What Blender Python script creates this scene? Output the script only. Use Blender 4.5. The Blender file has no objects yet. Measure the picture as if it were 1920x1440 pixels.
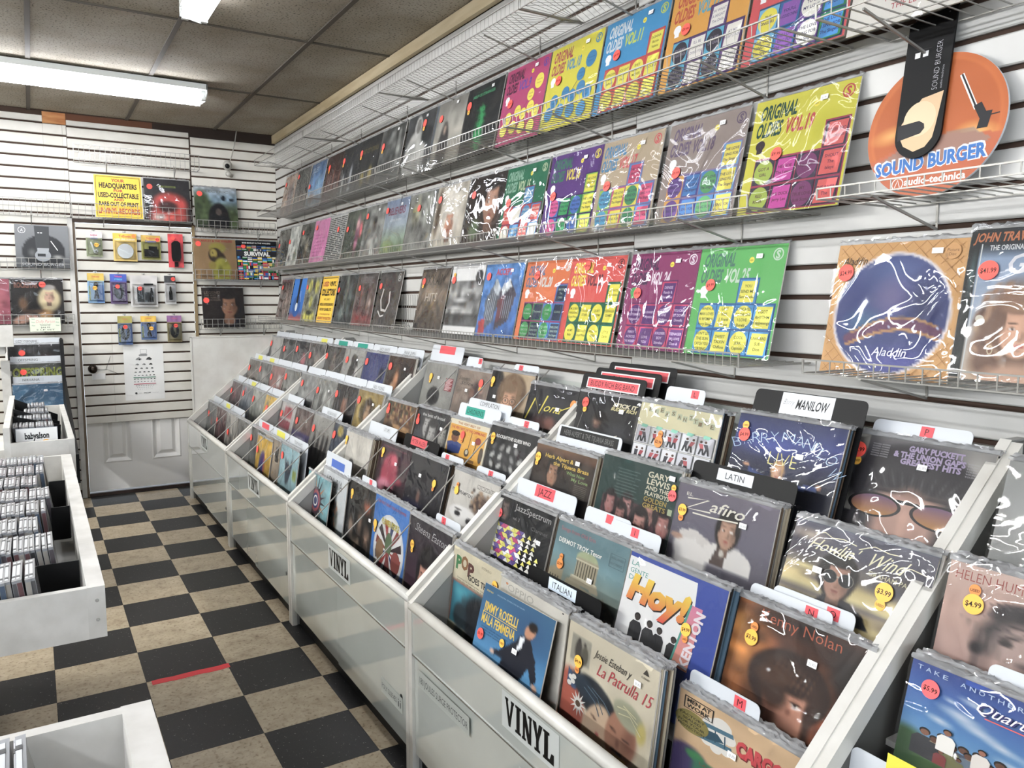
import bpy, math, random
import numpy as np
from mathutils import Matrix, Vector, Euler
random.seed(7)
RNG = np.random.default_rng(7)
PI = math.pi
SC = bpy.context.scene
COL = SC.collection

# ------------------------------------------------------------------ camera, world, exposure
CAM_LOC = (-0.3069, -6.2996, 1.5034)
YAW, PITCH, ROLL, FPX = 0.55, 0.1077, 0.0027, 1463.96
def _cam():
    f = Vector((math.sin(YAW) * math.cos(PITCH), math.cos(YAW) * math.cos(PITCH), -math.sin(PITCH)))
    r0 = Vector((math.cos(YAW), -math.sin(YAW), 0)); u0 = r0.cross(f)
    r = math.cos(ROLL) * r0 + math.sin(ROLL) * u0
    u = -math.sin(ROLL) * r0 + math.cos(ROLL) * u0
    cd = bpy.data.cameras.new('camera'); cd.sensor_width = 36; cd.lens = FPX / 1920 * 36
    cd.clip_start = 0.02; cd.clip_end = 60
    o = bpy.data.objects.new('camera', cd); COL.objects.link(o)
    m = Matrix(((r.x, u.x, -f.x, CAM_LOC[0]), (r.y, u.y, -f.y, CAM_LOC[1]), (r.z, u.z, -f.z, CAM_LOC[2]), (0, 0, 0, 1)))
    o.matrix_world = m
    SC.camera = o
_cam()
W = bpy.data.worlds.new('world'); SC.world = W; W.use_nodes = True
_bg = W.node_tree.nodes['Background']; _bg.inputs[0].default_value = (0.80, 0.90, 1.0, 1); _bg.inputs[1].default_value = 5.0
TUBE_STRENGTH = 15.0
SC.view_settings.view_transform = 'Standard'; SC.view_settings.look = 'None'
SC.view_settings.gamma = 1; SC.view_settings.use_curve_mapping = False
SC.view_settings.exposure = 0.15
try:
    SC.cycles.transparent_max_bounces = 24
    SC.cycles.max_bounces = 7
    SC.cycles.diffuse_bounces = 4
    SC.cycles.glossy_bounces = 3
    SC.cycles.caustics_reflective = False
    SC.cycles.caustics_refractive = False
    SC.cycles.sample_clamp_indirect = 4.0
except Exception:
    pass

# ------------------------------------------------------------------ helpers
def hx(c):
    if isinstance(c, str):
        c = c.lstrip('#'); return tuple(int(c[i:i + 2], 16) for i in (0, 2, 4))
    return tuple(c)
def lin(c):
    c = np.asarray(c, float) / 255.0
    return np.where(c <= 0.04045, c / 12.92, ((c + 0.055) / 1.055) ** 2.4)
def lc(c): return tuple(lin(hx(c))) + (1.0,)

MATS = {}
def mat(name, color='#cccccc', rough=0.5, metal=0.0, spec=0.5, emit=None, build=None, coat=0.0):
    if name in MATS: return MATS[name]
    m = bpy.data.materials.new(name); m.use_nodes = True
    nt = m.node_tree; b = nt.nodes['Principled BSDF']
    b.inputs['Base Color'].default_value = lc(color); b.inputs['Roughness'].default_value = rough
    b.inputs['Metallic'].default_value = metal; b.inputs['Specular IOR Level'].default_value = spec
    b.inputs['Coat Weight'].default_value = coat
    if emit:
        b.inputs['Emission Color'].default_value = lc(emit[0]); b.inputs['Emission Strength'].default_value = emit[1]
    if build: build(nt, b)
    MATS[name] = m
    return m
def nd(nt, t, **kw):
    n = nt.nodes.new(t)
    for k, v in kw.items():
        if k in n.inputs: n.inputs[k].default_value = v
        else: setattr(n, k, v)
    return n
def ramp(nt, src, stops):
    r = nt.nodes.new('ShaderNodeValToRGB'); cr = r.color_ramp
    while len(cr.elements) < len(stops): cr.elements.new(0.5)
    for e, (p, c) in zip(cr.elements, stops): e.position = p; e.color = lc(c)
    nt.links.new(src, r.inputs[0]); return r
def mottled(c0, c1, scale, detail=4, bump=0.0, bscale=None, stretch=None, lo=0.35, hi=0.65):
    def f(nt, b):
        tc = nd(nt, 'ShaderNodeTexCoord'); src = tc.outputs['Object']
        oi = nd(nt, 'ShaderNodeObjectInfo')
        ad = nd(nt, 'ShaderNodeVectorMath', operation='MULTIPLY_ADD')
        nt.links.new(src, ad.inputs[0]); ad.inputs[1].default_value = stretch or (1, 1, 1)
        sc = nd(nt, 'ShaderNodeVectorMath', operation='SCALE'); cb = nd(nt, 'ShaderNodeCombineXYZ')
        for i in range(3): nt.links.new(oi.outputs['Random'], cb.inputs[i])
        nt.links.new(cb.outputs[0], sc.inputs[0]); sc.inputs['Scale'].default_value = 37.0
        nt.links.new(sc.outputs[0], ad.inputs[2])
        n = nd(nt, 'ShaderNodeTexNoise', Scale=scale, Detail=detail); nt.links.new(ad.outputs[0], n.inputs['Vector'])
        r = ramp(nt, n.outputs['Fac'], [(lo, c0), (hi, c1)])
        nt.links.new(r.outputs[0], b.inputs['Base Color'])
        if bump:
            n2 = nd(nt, 'ShaderNodeTexNoise', Scale=bscale or scale, Detail=3); nt.links.new(ad.outputs[0], n2.inputs['Vector'])
            bp = nd(nt, 'ShaderNodeBump', Strength=bump, Distance=0.002)
            nt.links.new(n2.outputs['Fac'], bp.inputs['Height']); nt.links.new(bp.outputs[0], b.inputs['Normal'])
    return f

M_SLAT = mat('white_laminate', rough=0.32, build=mottled('#b7b6b2', '#c1c0bc', 6, bump=0.03, bscale=40))
M_SLATB = mat('aged_white_laminate', rough=0.4, build=mottled('#c9c5ba', '#d6d2c9', 5, bump=0.03, bscale=30))
M_GROOVE = mat('raw_fibreboard', '#3b2a20', 0.9)
M_CEILT = None
def _ceil(nt, b):
    tc = nd(nt, 'ShaderNodeTexCoord')
    n = nd(nt, 'ShaderNodeTexNoise', Scale=95, Detail=2); nt.links.new(tc.outputs['Object'], n.inputs['Vector'])
    n2 = nd(nt, 'ShaderNodeTexNoise', Scale=2.2, Detail=3); nt.links.new(tc.outputs['Object'], n2.inputs['Vector'])
    r = ramp(nt, n.outputs['Fac'], [(0.33, '#5d574e'), (0.43, '#aaa396')])
    r2 = ramp(nt, n2.outputs['Fac'], [(0.3, '#cfc8bc'), (0.7, '#ffffff')])
    mx = nd(nt, 'ShaderNodeMix', data_type='RGBA', blend_type='MULTIPLY'); mx.inputs['Factor'].default_value = 1
    nt.links.new(r.outputs[0], mx.inputs[6]); nt.links.new(r2.outputs[0], mx.inputs[7])
    nt.links.new(mx.outputs[2], b.inputs['Base Color'])
    bp = nd(nt, 'ShaderNodeBump', Strength=0.5, Distance=0.002); nt.links.new(n.outputs['Fac'], bp.inputs['Height'])
    nt.links.new(bp.outputs[0], b.inputs['Normal'])
M_CEILT = mat('acoustic_tile', rough=0.95, build=_ceil)
M_TBAR = mat('dull_ceiling_bar', '#524b41', 0.8)
M_TRIM = mat('beige_wood_trim', rough=0.6, build=mottled('#b8a582', '#cbbb9a', 3, stretch=(8, 1, 8)))
M_DARKGAP = mat('dark_gap', '#2b2019', 0.9)
M_PLY = mat('bare_plywood', rough=0.8, build=mottled('#a5693f', '#c08a58', 8, stretch=(1, 6, 6)))
def _tile_dark(nt, b):
    tc = nd(nt, 'ShaderNodeTexCoord'); oi = nd(nt, 'ShaderNodeObjectInfo')
    ad = nd(nt, 'ShaderNodeVectorMath', operation='ADD'); cb = nd(nt, 'ShaderNodeVectorMath', operation='SCALE')
    nt.links.new(oi.outputs['Location'], cb.inputs[0]); cb.inputs['Scale'].default_value = 3.3
    nt.links.new(tc.outputs['Object'], ad.inputs[0]); nt.links.new(cb.outputs[0], ad.inputs[1])
    v = nd(nt, 'ShaderNodeTexVoronoi', Scale=130); nt.links.new(ad.outputs[0], v.inputs['Vector'])
    n = nd(nt, 'ShaderNodeTexNoise', Scale=60, Detail=2); nt.links.new(ad.outputs[0], n.inputs['Vector'])
    s = nd(nt, 'ShaderNodeMath', operation='ADD'); nt.links.new(v.outputs['Distance'], s.inputs[0]); nt.links.new(n.outputs['Fac'], s.inputs[1])
    r = ramp(nt, s.outputs[0], [(0.0, '#a19e97'), (0.49, '#a19e97'), (0.555, '#232221'), (1.0, '#1d1c1c')])
    nt.links.new(r.outputs[0], b.inputs['Base Color'])
M_TILED = mat('black_speckled_vinyl', rough=0.40, spec=0.22, build=_tile_dark)
def _tile_light(nt, b):
    tc = nd(nt, 'ShaderNodeTexCoord'); oi = nd(nt, 'ShaderNodeObjectInfo')
    ad = nd(nt, 'ShaderNodeVectorMath', operation='ADD'); cb = nd(nt, 'ShaderNodeVectorMath', operation='SCALE')
    nt.links.new(oi.outputs['Location'], cb.inputs[0]); cb.inputs['Scale'].default_value = 3.3
    nt.links.new(tc.outputs['Object'], ad.inputs[0]); nt.links.new(cb.outputs[0], ad.inputs[1])
    n = nd(nt, 'ShaderNodeTexNoise', Scale=14, Detail=6, Roughness=0.7); nt.links.new(ad.outputs[0], n.inputs['Vector'])
    r = ramp(nt, n.outputs['Fac'], [(0.27, '#75644f'), (0.42, '#9e8f77'), (0.6, '#aea089'), (0.75, '#b8ac96')])
    n2 = nd(nt, 'ShaderNodeTexNoise', Scale=70, Detail=3); nt.links.new(ad.outputs[0], n2.inputs['Vector'])
    r2 = ramp(nt, n2.outputs['Fac'], [(0.3, '#a89a86'), (0.45, '#ffffff')])
    mx = nd(nt, 'ShaderNodeMix', data_type='RGBA', blend_type='MULTIPLY'); mx.inputs['Factor'].default_value = 0.8
    nt.links.new(r.outputs[0], mx.inputs[6]); nt.links.new(r2.outputs[0], mx.inputs[7])
    nt.links.new(mx.outputs[2], b.inputs['Base Color'])
M_TILEL = mat('beige_marbled_vinyl', rough=0.42, build=_tile_light)
M_CHROME = mat('chrome_wire', '#c9c9c6', 0.22, metal=0.9)
M_WIRE = mat('white_coated_wire', '#93918b', 0.35, metal=0.3)
M_BIN = mat('white_glossy_panel', rough=0.05, spec=1.0, coat=1.0, build=mottled('#b4b8b1', '#bec2bb', 2.5))
M_BIN.node_tree.nodes['Principled BSDF'].inputs['Coat IOR'].default_value = 1.9
M_BINE = mat('white_painted_edge', rough=0.35, build=mottled('#bdbab2', '#cac8c1', 9, bump=0.05, bscale=60))
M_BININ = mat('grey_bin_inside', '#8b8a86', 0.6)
M_KICK = mat('black_kick_plate', '#0c0b0a', 0.45, spec=0.15)
M_WOODW = mat('chipped_white_paint', rough=0.5, build=mottled('#b9b7b1', '#cbc9c4', 14, bump=0.25, bscale=35))
M_DOOR = mat('white_door_paint', rough=0.4, build=mottled('#e0deda', '#e8e6e2', 3))
M_BLACK = mat('black_plastic', '#0a0a0b', 0.5, spec=0.2)
M_CARD = mat('white_card', '#c3c7cb', 0.4)
M_PAPER = mat('paper', '#d4d3cf', 0.7)
M_BRONZE = mat('dark_bronze', '#2e2620', 0.3, metal=0.8)
M_GREYPL = mat('grey_plastic', '#a5a29a', 0.5)
M_TAPE = mat('red_tape', '#c8202c', 0.45)
M_HOUSE = mat('white_enamel', '#dfe2df', 0.4)
M_TUBE = mat('lit_fluorescent_tube', '#ffffff', 0.5, emit=('#f6f8ff', TUBE_STRENGTH))
def _print(nt, b):
    a = nd(nt, 'ShaderNodeVertexColor'); a.layer_name = 'Col'
    hs = nd(nt, 'ShaderNodeHueSaturation', Saturation=0.92, Value=0.9); nt.links.new(a.outputs['Color'], hs.inputs['Color']); nt.links.new(hs.outputs[0], b.inputs['Base Color'])
M_PRINT = mat('printed_card', rough=0.42, spec=0.25, build=_print)
def clear(name, rough, ior, bump, scale, tint=(1, 1, 1, 1), dist=0.006, haze=0.0):
    m = bpy.data.materials.new(name); m.use_nodes = True; nt = m.node_tree
    for n in list(nt.nodes): nt.nodes.remove(n)
    out = nd(nt, 'ShaderNodeOutputMaterial'); tr = nd(nt, 'ShaderNodeBsdfTransparent'); tr.inputs[0].default_value = tint
    gl = nd(nt, 'ShaderNodeBsdfGlossy', Roughness=rough); mx = nd(nt, 'ShaderNodeMixShader')
    fr = nd(nt, 'ShaderNodeFresnel', IOR=ior)
    nt.links.new(fr.outputs[0], mx.inputs[0]); nt.links.new(tr.outputs[0], mx.inputs[1]); nt.links.new(gl.outputs[0], mx.inputs[2])
    if haze:
        df = nd(nt, 'ShaderNodeBsdfDiffuse'); df.inputs[0].default_value = (.86, .87, .88, 1); tl_ = nd(nt, 'ShaderNodeBsdfTranslucent'); tl_.inputs[0].default_value = (.86, .87, .88, 1)
        h1 = nd(nt, 'ShaderNodeMixShader'); h1.inputs[0].default_value = .5; nt.links.new(df.outputs[0], h1.inputs[1]); nt.links.new(tl_.outputs[0], h1.inputs[2])
        h2 = nd(nt, 'ShaderNodeMixShader'); h2.inputs[0].default_value = haze; nt.links.new(mx.outputs[0], h2.inputs[1]); nt.links.new(h1.outputs[0], h2.inputs[2])
        nt.links.new(h2.outputs[0], out.inputs[0])
    else: nt.links.new(mx.outputs[0], out.inputs[0])
    if bump:
        tc = nd(nt, 'ShaderNodeTexCoord'); oi = nd(nt, 'ShaderNodeObjectInfo')
        ad = nd(nt, 'ShaderNodeVectorMath', operation='ADD'); sc = nd(nt, 'ShaderNodeVectorMath', operation='SCALE')
        nt.links.new(oi.outputs['Location'], sc.inputs[0]); sc.inputs['Scale'].default_value = 5.7
        nt.links.new(tc.outputs['Object'], ad.inputs[0]); nt.links.new(sc.outputs[0], ad.inputs[1])
        n = nd(nt, 'ShaderNodeTexNoise', Scale=scale, Detail=2.0, Distortion=1.2); nt.links.new(ad.outputs[0], n.inputs['Vector'])
        bp = nd(nt, 'ShaderNodeBump', Strength=bump, Distance=dist); nt.links.new(n.outputs['Fac'], bp.inputs['Height'])
        nt.links.new(bp.outputs[0], gl.inputs['Normal']); nt.links.new(bp.outputs[0], fr.inputs['Normal'])
    MATS[name] = m; return m
M_POLY = clear('clear_poly_sleeve', 0.04, 1.45, 0.85, 5, dist=.026, haze=0.022)
M_FLAP = clear('crinkled_poly_flap', 0.09, 2.0, 1.0, 55, (1, 1, 1, 1), dist=.02, haze=0.48)
M_BLISTER = clear('clear_blister', 0.06, 1.5, 0.2, 20)
M_JEWEL = mat('jewel_case_plastic', '#85878a', 0.15, spec=0.7)

class MB:
    """collects boxes, bars, tubes and polygons and links them as one mesh object"""
    def __init__(s): s.v = []; s.f = []; s.m = []; s.c = []; s.col = None
    def add(s, vs, fs, mi=0, col=None):
        o = len(s.v); s.v.extend(vs); s.f.extend([tuple(i + o for i in f) for f in fs]); s.m.extend([mi] * len(fs))
        if col is not None or s.col is not None:
            s.col = True; s.c.extend([col if col is not None else (1, 1, 1, 1)] * len(vs))
        return s
    def box(s, x0, x1, y0, y1, z0, z1, mi=0, col=None, M=None):
        vs = [(x, y, z) for x in (x0, x1) for y in (y0, y1) for z in (z0, z1)]
        if M is not None: vs = [tuple(M @ Vector(v)) for v in vs]
        return s.add(vs, [(0, 1, 3, 2), (4, 6, 7, 5), (0, 4, 5, 1), (2, 3, 7, 6), (0, 2, 6, 4), (1, 5, 7, 3)], mi, col)
    def tube(s, pts, r, n=4, mi=0, cap=True, col=None):
        pts = [Vector(p) for p in pts]; rings = []
        for i, p in enumerate(pts):
            d = (pts[min(i + 1, len(pts) - 1)] - pts[max(i - 1, 0)]).normalized()
            a = d.cross(Vector((0, 0, 1)) if abs(d.z) < 0.9 else Vector((1, 0, 0))).normalized(); b = d.cross(a)
            rr = r[i] if isinstance(r, (list, tuple)) else r
            rings.append([tuple(p + rr * (math.cos(2 * PI * (k + .5) / n) * a + math.sin(2 * PI * (k + .5) / n) * b)) for k in range(n)])
        vs = [v for q in rings for v in q]; fs = []
        for i in range(len(pts) - 1):
            for k in range(n):
                fs.append((i * n + k, i * n + (k + 1) % n, (i + 1) * n + (k + 1) % n, (i + 1) * n + k))
        if cap: fs.append(tuple(range(n - 1, -1, -1))); fs.append(tuple((len(pts) - 1) * n + k for k in range(n)))
        return s.add(vs, fs, mi, col)
    def prism(s, poly, axis, a, b, mi=0, col=None):
        """extrude a 2D polygon along an axis ('x','y','z') from a to b"""
        def P(u, w, t): return {'x': (t, u, w), 'y': (u, t, w), 'z': (u, w, t)}[axis]
        n = len(poly); vs = [P(u, w, a) for u, w in poly] + [P(u, w, b) for u, w in poly]
        fs = [tuple(range(n)), tuple(range(2 * n - 1, n - 1, -1))] + [(i, i + n, (i + 1) % n + n, (i + 1) % n) for i in range(n)]
        return s.add(vs, fs, mi, col)
    def ball(s, c, r, n=12, m=8, sx=1, sy=1, sz=1, mi=0):
        vs = []; fs = []
        for i in range(m + 1):
            t = PI * i / m
            for k in range(n):
                p = 2 * PI * k / n
                vs.append((c[0] + sx * r * math.sin(t) * math.cos(p), c[1] + sy * r * math.sin(t) * math.sin(p), c[2] + sz * r * math.cos(t)))
        for i in range(m):
            for k in range(n): fs.append((i * n + k, (i + 1) * n + k, (i + 1) * n + (k + 1) % n, i * n + (k + 1) % n))
        return s.add(vs, fs, mi)
    def mesh(s, name, mats, smooth=False):
        me = bpy.data.meshes.new(name); me.from_pydata(s.v, [], s.f)
        for m in (mats if isinstance(mats, (list, tuple)) else [mats]): me.materials.append(m)
        if any(s.m): me.polygons.foreach_set('material_index', s.m)
        if s.col:
            at = me.color_attributes.new('Col', 'FLOAT_COLOR', 'POINT')
            at.data.foreach_set('color', np.asarray(s.c, dtype=np.float32).ravel())
        if smooth: me.polygons.foreach_set('use_smooth', [True] * len(me.polygons))
        me.update(); return me
    def obj(s, name, mats, parent=None, smooth=False):
        return link(name, s.mesh(name, mats, smooth), parent)
def link(name, me, parent=None, loc=None, rot=None):
    o = bpy.data.objects.new(name, me); COL.objects.link(o)
    if parent is not None: o.parent = parent
    if loc is not None: o.location = loc
    if rot is not None: o.rotation_euler = rot
    return o
USED_LABELS = {}
def tag(o, label, cat, group=None):
    o['label'] = label; o['category'] = cat
    if group: o['group'] = group
    return o
def thing(name, label, cat, loc=(0, 0, 0), rot=(0, 0, 0), group=None):
    o = bpy.data.objects.new(name, None); COL.objects.link(o); o.empty_display_size = 0.05
    o.location = loc; o.rotation_euler = rot
    return tag(o, label, cat, group)
def struct(o): o['kind'] = 'structure'; return o

# ------------------------------------------------------------------ printed art: a fine vertex-coloured grid plus crisp flat shapes
TXT = {}
VS = dict(howlin=.57, kenny=.58, puckett=.57, manilow=.57, helen=.47, quarter=.47, zafiro=.55, gary=.56, herb=.47, dermot=.66, hoy=.64, jazz=.62, pop=.74, rose=.74, plain_ivory=.5, patrulla=.78, cargo_biplane=.42, stickit=.44, pleasant=.57, sheena=.82, frampton=.56, bread=.44, yellow_cartoon=.48, round_glasses_man=.57, nona=.52, lemuria=.88, guesswho=.52, pink_dancer=.62, dark_arm_record=.62, white_small_figure=.62, library_scene=.5, grey_round_head=.62, brown_couple=.6, bluecircle=1.0, starburst=.85, dark_crowd_photo=.95, plain_grey_sleeve=.6, yellow_blue_painting=.85, tan_tree_head=.85, pale_blue_hands=.8, dim_statue=.85)
# share of the cover height that shows above the row in front; the composition is laid out in that share
CUR = [1.0]
def text_geo(s, bold=0.0):
    k = (s, bold)
    if k not in TXT:
        c = bpy.data.curves.new('t', 'FONT'); c.body = s; c.resolution_u = 2; c.offset = bold
        o = bpy.data.objects.new('t', c); me = bpy.data.meshes.new_from_object(o)
        v = np.array([x.co[:2] for x in me.vertices]).reshape(-1, 2) / 0.72
        f = [tuple(p.vertices) for p in me.polygons]
        bpy.data.objects.remove(o); bpy.data.curves.remove(c); bpy.data.meshes.remove(me)
        TXT[k] = (v, f)
    return TXT[k]
class Art:
    def __init__(s, n=32, bg='#808080', asp=1.0):
        s.n = n; s.asp = asp; s.vs = CUR[0]; s.my = max(2, int(round(n * asp)))
        u = np.linspace(0, 1, n + 1); v = np.linspace(0, asp, s.my + 1)
        s.U, s.V = np.meshgrid(u, v); s.im = np.zeros(s.U.shape + (3,)) + np.array(hx(bg), float); s.h = []
    def _mix(s, m, c, a=1.0):
        m = (np.clip(m, 0, 1) * a)[..., None]; s.im = s.im * (1 - m) + np.array(hx(c), float) * m
    def g(s, *stops):
        """vertical gradient through (v, colour) stops"""
        vs = [p for p, _ in stops]; cs = np.array([hx(c) for _, c in stops], float)
        for k in range(3): s.im[..., k] = np.interp(s.V, vs, cs[:, k])
        return s
    def e(s, cx, cy, rx, ry, c, soft=0.2, rot=0.0, a=1.0):
        ca, sa = math.cos(rot), math.sin(rot); x = s.U - cx; y = s.V - cy
        d = np.sqrt(((x * ca + y * sa) / rx) ** 2 + ((-x * sa + y * ca) / ry) ** 2)
        s._mix((1 - d) / max(soft, 1e-3) + 0.5 * (soft < 0.3), c, a); return s
    def p(s, pts, c, a=1.0):
        m = np.zeros(s.U.shape, bool); n = len(pts)
        for i in range(n):
            x0, y0 = pts[i]; x1, y1 = pts[(i + 1) % n]
            if y0 == y1: continue
            t = (s.V - y0) / (y1 - y0)
            m ^= ((y0 > s.V) != (y1 > s.V)) & (s.U < x0 + t * (x1 - x0))
        s._mix(m.astype(float), c, a); return s
    def r(s, x0, y0, x1, y1, c, a=1.0): return s.p([(x0, y0), (x1, y0), (x1, y1), (x0, y1)], c, a)
    def z(s, amt, k=8, c=None, seed=None):
        """value noise: brightness (c None) or blotches of colour c"""
        g = (np.random.default_rng(seed) if seed is not None else RNG).random((k + 2, k + 2))
        x = s.U * k; y = s.V * k / max(1, s.asp); i = np.floor(x).astype(int).clip(0, k); j = np.floor(y).astype(int).clip(0, k)
        fx = x - i; fy = y - j; fx = fx * fx * (3 - 2 * fx); fy = fy * fy * (3 - 2 * fy)
        w = (g[j, i] * (1 - fx) + g[j, i + 1] * fx) * (1 - fy) + (g[j + 1, i] * (1 - fx) + g[j + 1, i + 1] * fx) * fy
        if c is None: s.im = np.clip(s.im * (1 + amt * (w[..., None] - 0.5) * 2), 0, 255)
        else: s._mix(np.clip((w - 0.5) * 4, 0, 1), c, amt)
        return s
    def face(s, cx, cy, h, skin='#d9a888', hair='#2a201a', long=False, glasses=None, lips='#9c4a42', turn=0.0):
        k = np.array(hx(skin), float); D = tuple(k * 0.62); Lt = tuple(np.clip(k * 1.14, 0, 255)); hh = hx(hair); q_ = 1 / s.vs
        def e(dx, dy, rx, ry, c, soft=.2, a=1.0): s.e(cx + dx * h, cy + dy * h * q_, rx * h, ry * h * q_, c, soft, a=a)
        e(0, -.06, .47, .60, hh, .15)
        if long: e(-.38, .3, .2, .5, hh, .3); e(.38, .3, .2, .5, hh, .3)
        s.r(cx - .17 * h, cy + .3 * h * q_, cx + .17 * h, cy + .72 * h * q_, D)
        e(0, 0, .34, .49, skin, .12)
        e(.24 - turn, .03, .17, .42, D, .9, .75); e(-.1, -.05, .16, .33, Lt, .9, .6)
        e(-.02, -.45, .40, .19, hh, .3); e(-.33, -.2, .09, .3, hh, .4); e(.33, -.2, .09, .3, hh, .4)
        for q in (-1, 1):
            ex = q * .145 + turn
            e(ex, -.13, .1, .025, tuple(np.array(hh) * .8), .5, .9); e(ex, -.03, .08, .04, D, .6, .8)
            e(ex, -.03, .055, .026, '#e6e0d8', .3); e(ex, -.03, .026, .028, '#241a16', .3)
            if glasses: e(ex, -.01, .135, .115, glasses, .15)
        e(.05 + turn, .10, .035, .12, D, .8, .7); e(turn, .17, .08, .03, D, .8, .7)
        e(turn, .285, .12, .035, lips, .4); e(turn, .35, .09, .03, D, .9, .5)
        return s
    # crisp shapes laid over the grid
    def _h(s, v, f, c, c2=None):
        v = np.asarray(v, float)
        if c2 is None: cc = np.tile(lin(hx(c)), (len(v), 1))
        else:
            t = (v[:, 1] - v[:, 1].min()) / max(1e-6, np.ptp(v[:, 1])); cc = lin(hx(c)) * (1 - t[:, None]) + lin(hx(c2)) * t[:, None]
        s.h.append((v, f, cc)); return s
    def P(s, pts, c, c2=None): return s._h(pts, [tuple(range(len(pts)))], c, c2)
    def R(s, x0, y0, x1, y1, c, c2=None): return s.P([(x0, y0), (x1, y0), (x1, y1), (x0, y1)], c, c2)
    def E(s, cx, cy, rx, ry, c, n=22, c2=None, rot=0):
        ca, sa = math.cos(rot), math.sin(rot); q = [(math.cos(2 * PI * k / n) * rx, math.sin(2 * PI * k / n) * ry) for k in range(n)]
        return s.P([(cx + x * ca - y * sa, cy + x * sa + y * ca) for x, y in q], c, c2)
    def O(s, cx, cy, r, w, c, n=28, ry=None):
        """ring"""
        ry = ry or r
        v = [(cx + math.cos(2 * PI * k / n) * (r - q), cy + math.sin(2 * PI * k / n) * (ry - q)) for q in (0, w) for k in range(n)]
        return s._h(v, [(k, (k + 1) % n, n + (k + 1) % n, n + k) for k in range(n)], c)
    def L(s, pts, w, c, c2=None):
        pts = [np.array(p, float) for p in pts]; v = []
        for i, p in enumerate(pts):
            d = pts[min(i + 1, len(pts) - 1)] - pts[max(i - 1, 0)]; d = d / (np.hypot(*d) + 1e-9); nn = np.array([-d[1], d[0]]) * w / 2
            v += [p + nn, p - nn]
        return s._h(v, [(2 * i, 2 * i + 1, 2 * i + 3, 2 * i + 2) for i in range(len(pts) - 1)], c, c2)
    def T(s, t, x, y, h, c, w=None, al='L', b=0.0, sh=0.0, rot=0.0, c2=None, mw=None):
        """text with baseline at y, cap height h, fitted to width w when given (or at most mw)"""
        v, f = text_geo(t, b)
        if not len(v): return s
        v = v * h; x0, x1 = v[:, 0].min(), v[:, 0].max(); v[:, 0] -= x0; ww = x1 - x0
        if mw and ww > mw: w = mw
        if w: v[:, 0] *= w / max(ww, 1e-6); ww = w
        v[:, 0] -= {'L': 0, 'C': ww / 2, 'R': ww}[al]
        v[:, 0] += sh * v[:, 1]; v[:, 1] *= -1
        if rot: ca, sa = math.cos(rot), math.sin(rot); v = np.stack([v[:, 0] * ca - v[:, 1] * sa, v[:, 0] * sa + v[:, 1] * ca], 1)
        v = v + np.array([x, y]); return s._h(v, f, c, c2)
    def mesh(s, name, w, h=None, mats=None):
        """lies in the local xz plane, faces -y, bottom edge at z=0, centred on x"""
        h = h or w * s.asp; n, m = s.n, s.my
        if s.vs < 1:
            src = np.clip(np.linspace(0, 1, m + 1) / s.vs, 0, 1) * m; j = np.floor(src).astype(int).clip(0, m - 1); t = (src - j)[:, None, None]
            s.im = s.im[j] * (1 - t) + s.im[j + 1] * t
            s.h = [(v * np.array([1, s.vs]), f, cc) for v, f, cc in s.h]; s.vs = 1.0
        gv = np.stack([(s.U - .5) * w, np.zeros(s.U.shape), h - s.V / s.asp * h], -1).reshape(-1, 3)
        gc = lin(s.im.reshape(-1, 3))
        idx = np.arange((n + 1) * (m + 1)).reshape(m + 1, n + 1)
        q = np.stack([idx[:-1, :-1], idx[1:, :-1], idx[1:, 1:], idx[:-1, 1:]], -1).reshape(-1, 4)
        V = [gv]; C = [gc]; F = [tuple(x) for x in q.tolist()]; o = len(gv)
        for i, (v, f, cc) in enumerate(s.h):
            hv = np.stack([(v[:, 0] - .5) * w, np.full(len(v), -0.00006 * (i + 1)), h - v[:, 1] / s.asp * h], -1)
            V.append(hv); C.append(cc); F += [tuple(j + o for j in ff) for ff in f]; o += len(v)
        V = np.concatenate(V); C = np.concatenate(C)
        me = bpy.data.meshes.new(name); me.from_pydata(V.tolist(), [], F); me.materials.append(mats or M_PRINT)
        at = me.color_attributes.new('Col', 'FLOAT_COLOR', 'POINT')
        at.data.foreach_set('color', np.concatenate([C, np.ones((len(C), 1))], 1).astype(np.float32).ravel())
        me.update(); return me
# ------------------------------------------------------------------ room shell
T = 0.3048; XW = 1.47; YB = 0.34; ZC = 2.83
fl = struct(MB().box(-6.6, 1.5, -11.0, 0.6, -0.05, -0.003).obj('floor', mat('tile_joint', '#1c1a18', 0.9)))
td = MB().box(0.0005, T - 0.0005, -T + 0.0005, -0.0005, -0.003, 0).mesh('tile', M_TILED)
tl = MB().box(0.0005, T - 0.0005, -T + 0.0005, -0.0005, -0.003, 0).mesh('tile', M_TILEL)
for iy in range(-1, 26):
    for ix in range(-5, 3):
        link('tile', td if (ix + iy) % 2 else tl, fl, (ix * T, -iy * T, 0))
ce = struct(MB().box(-6.6, 1.5, -11.0, 0.6, ZC + 0.02, ZC + 0.07).obj('ceiling', M_DARKGAP))
bx = [-0.25 + 0.625 * k for k in range(-10, 3)]; bx = [-6.58] + bx[0:] + [1.462]
by = [0.335] + [-0.927 - 1.215 * k for k in range(0, 9)]
for i in range(len(bx) - 1):
    for j in range(len(by) - 1):
        w, h = bx[i + 1] - bx[i], by[j] - by[j + 1]
        o = MB().box(-w / 2 + .006, w / 2 - .006, -h / 2 + .006, h / 2 - .006, 0, 0.012).obj('ceiling_tile', M_CEILT, ce)
        o.location = ((bx[i] + bx[i + 1]) / 2, (by[j] + by[j + 1]) / 2, ZC + 0.003 + 0.003 * random.random())
        o.rotation_euler = (random.uniform(-.002, .002), random.uniform(-.003, .003), 0)
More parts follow.
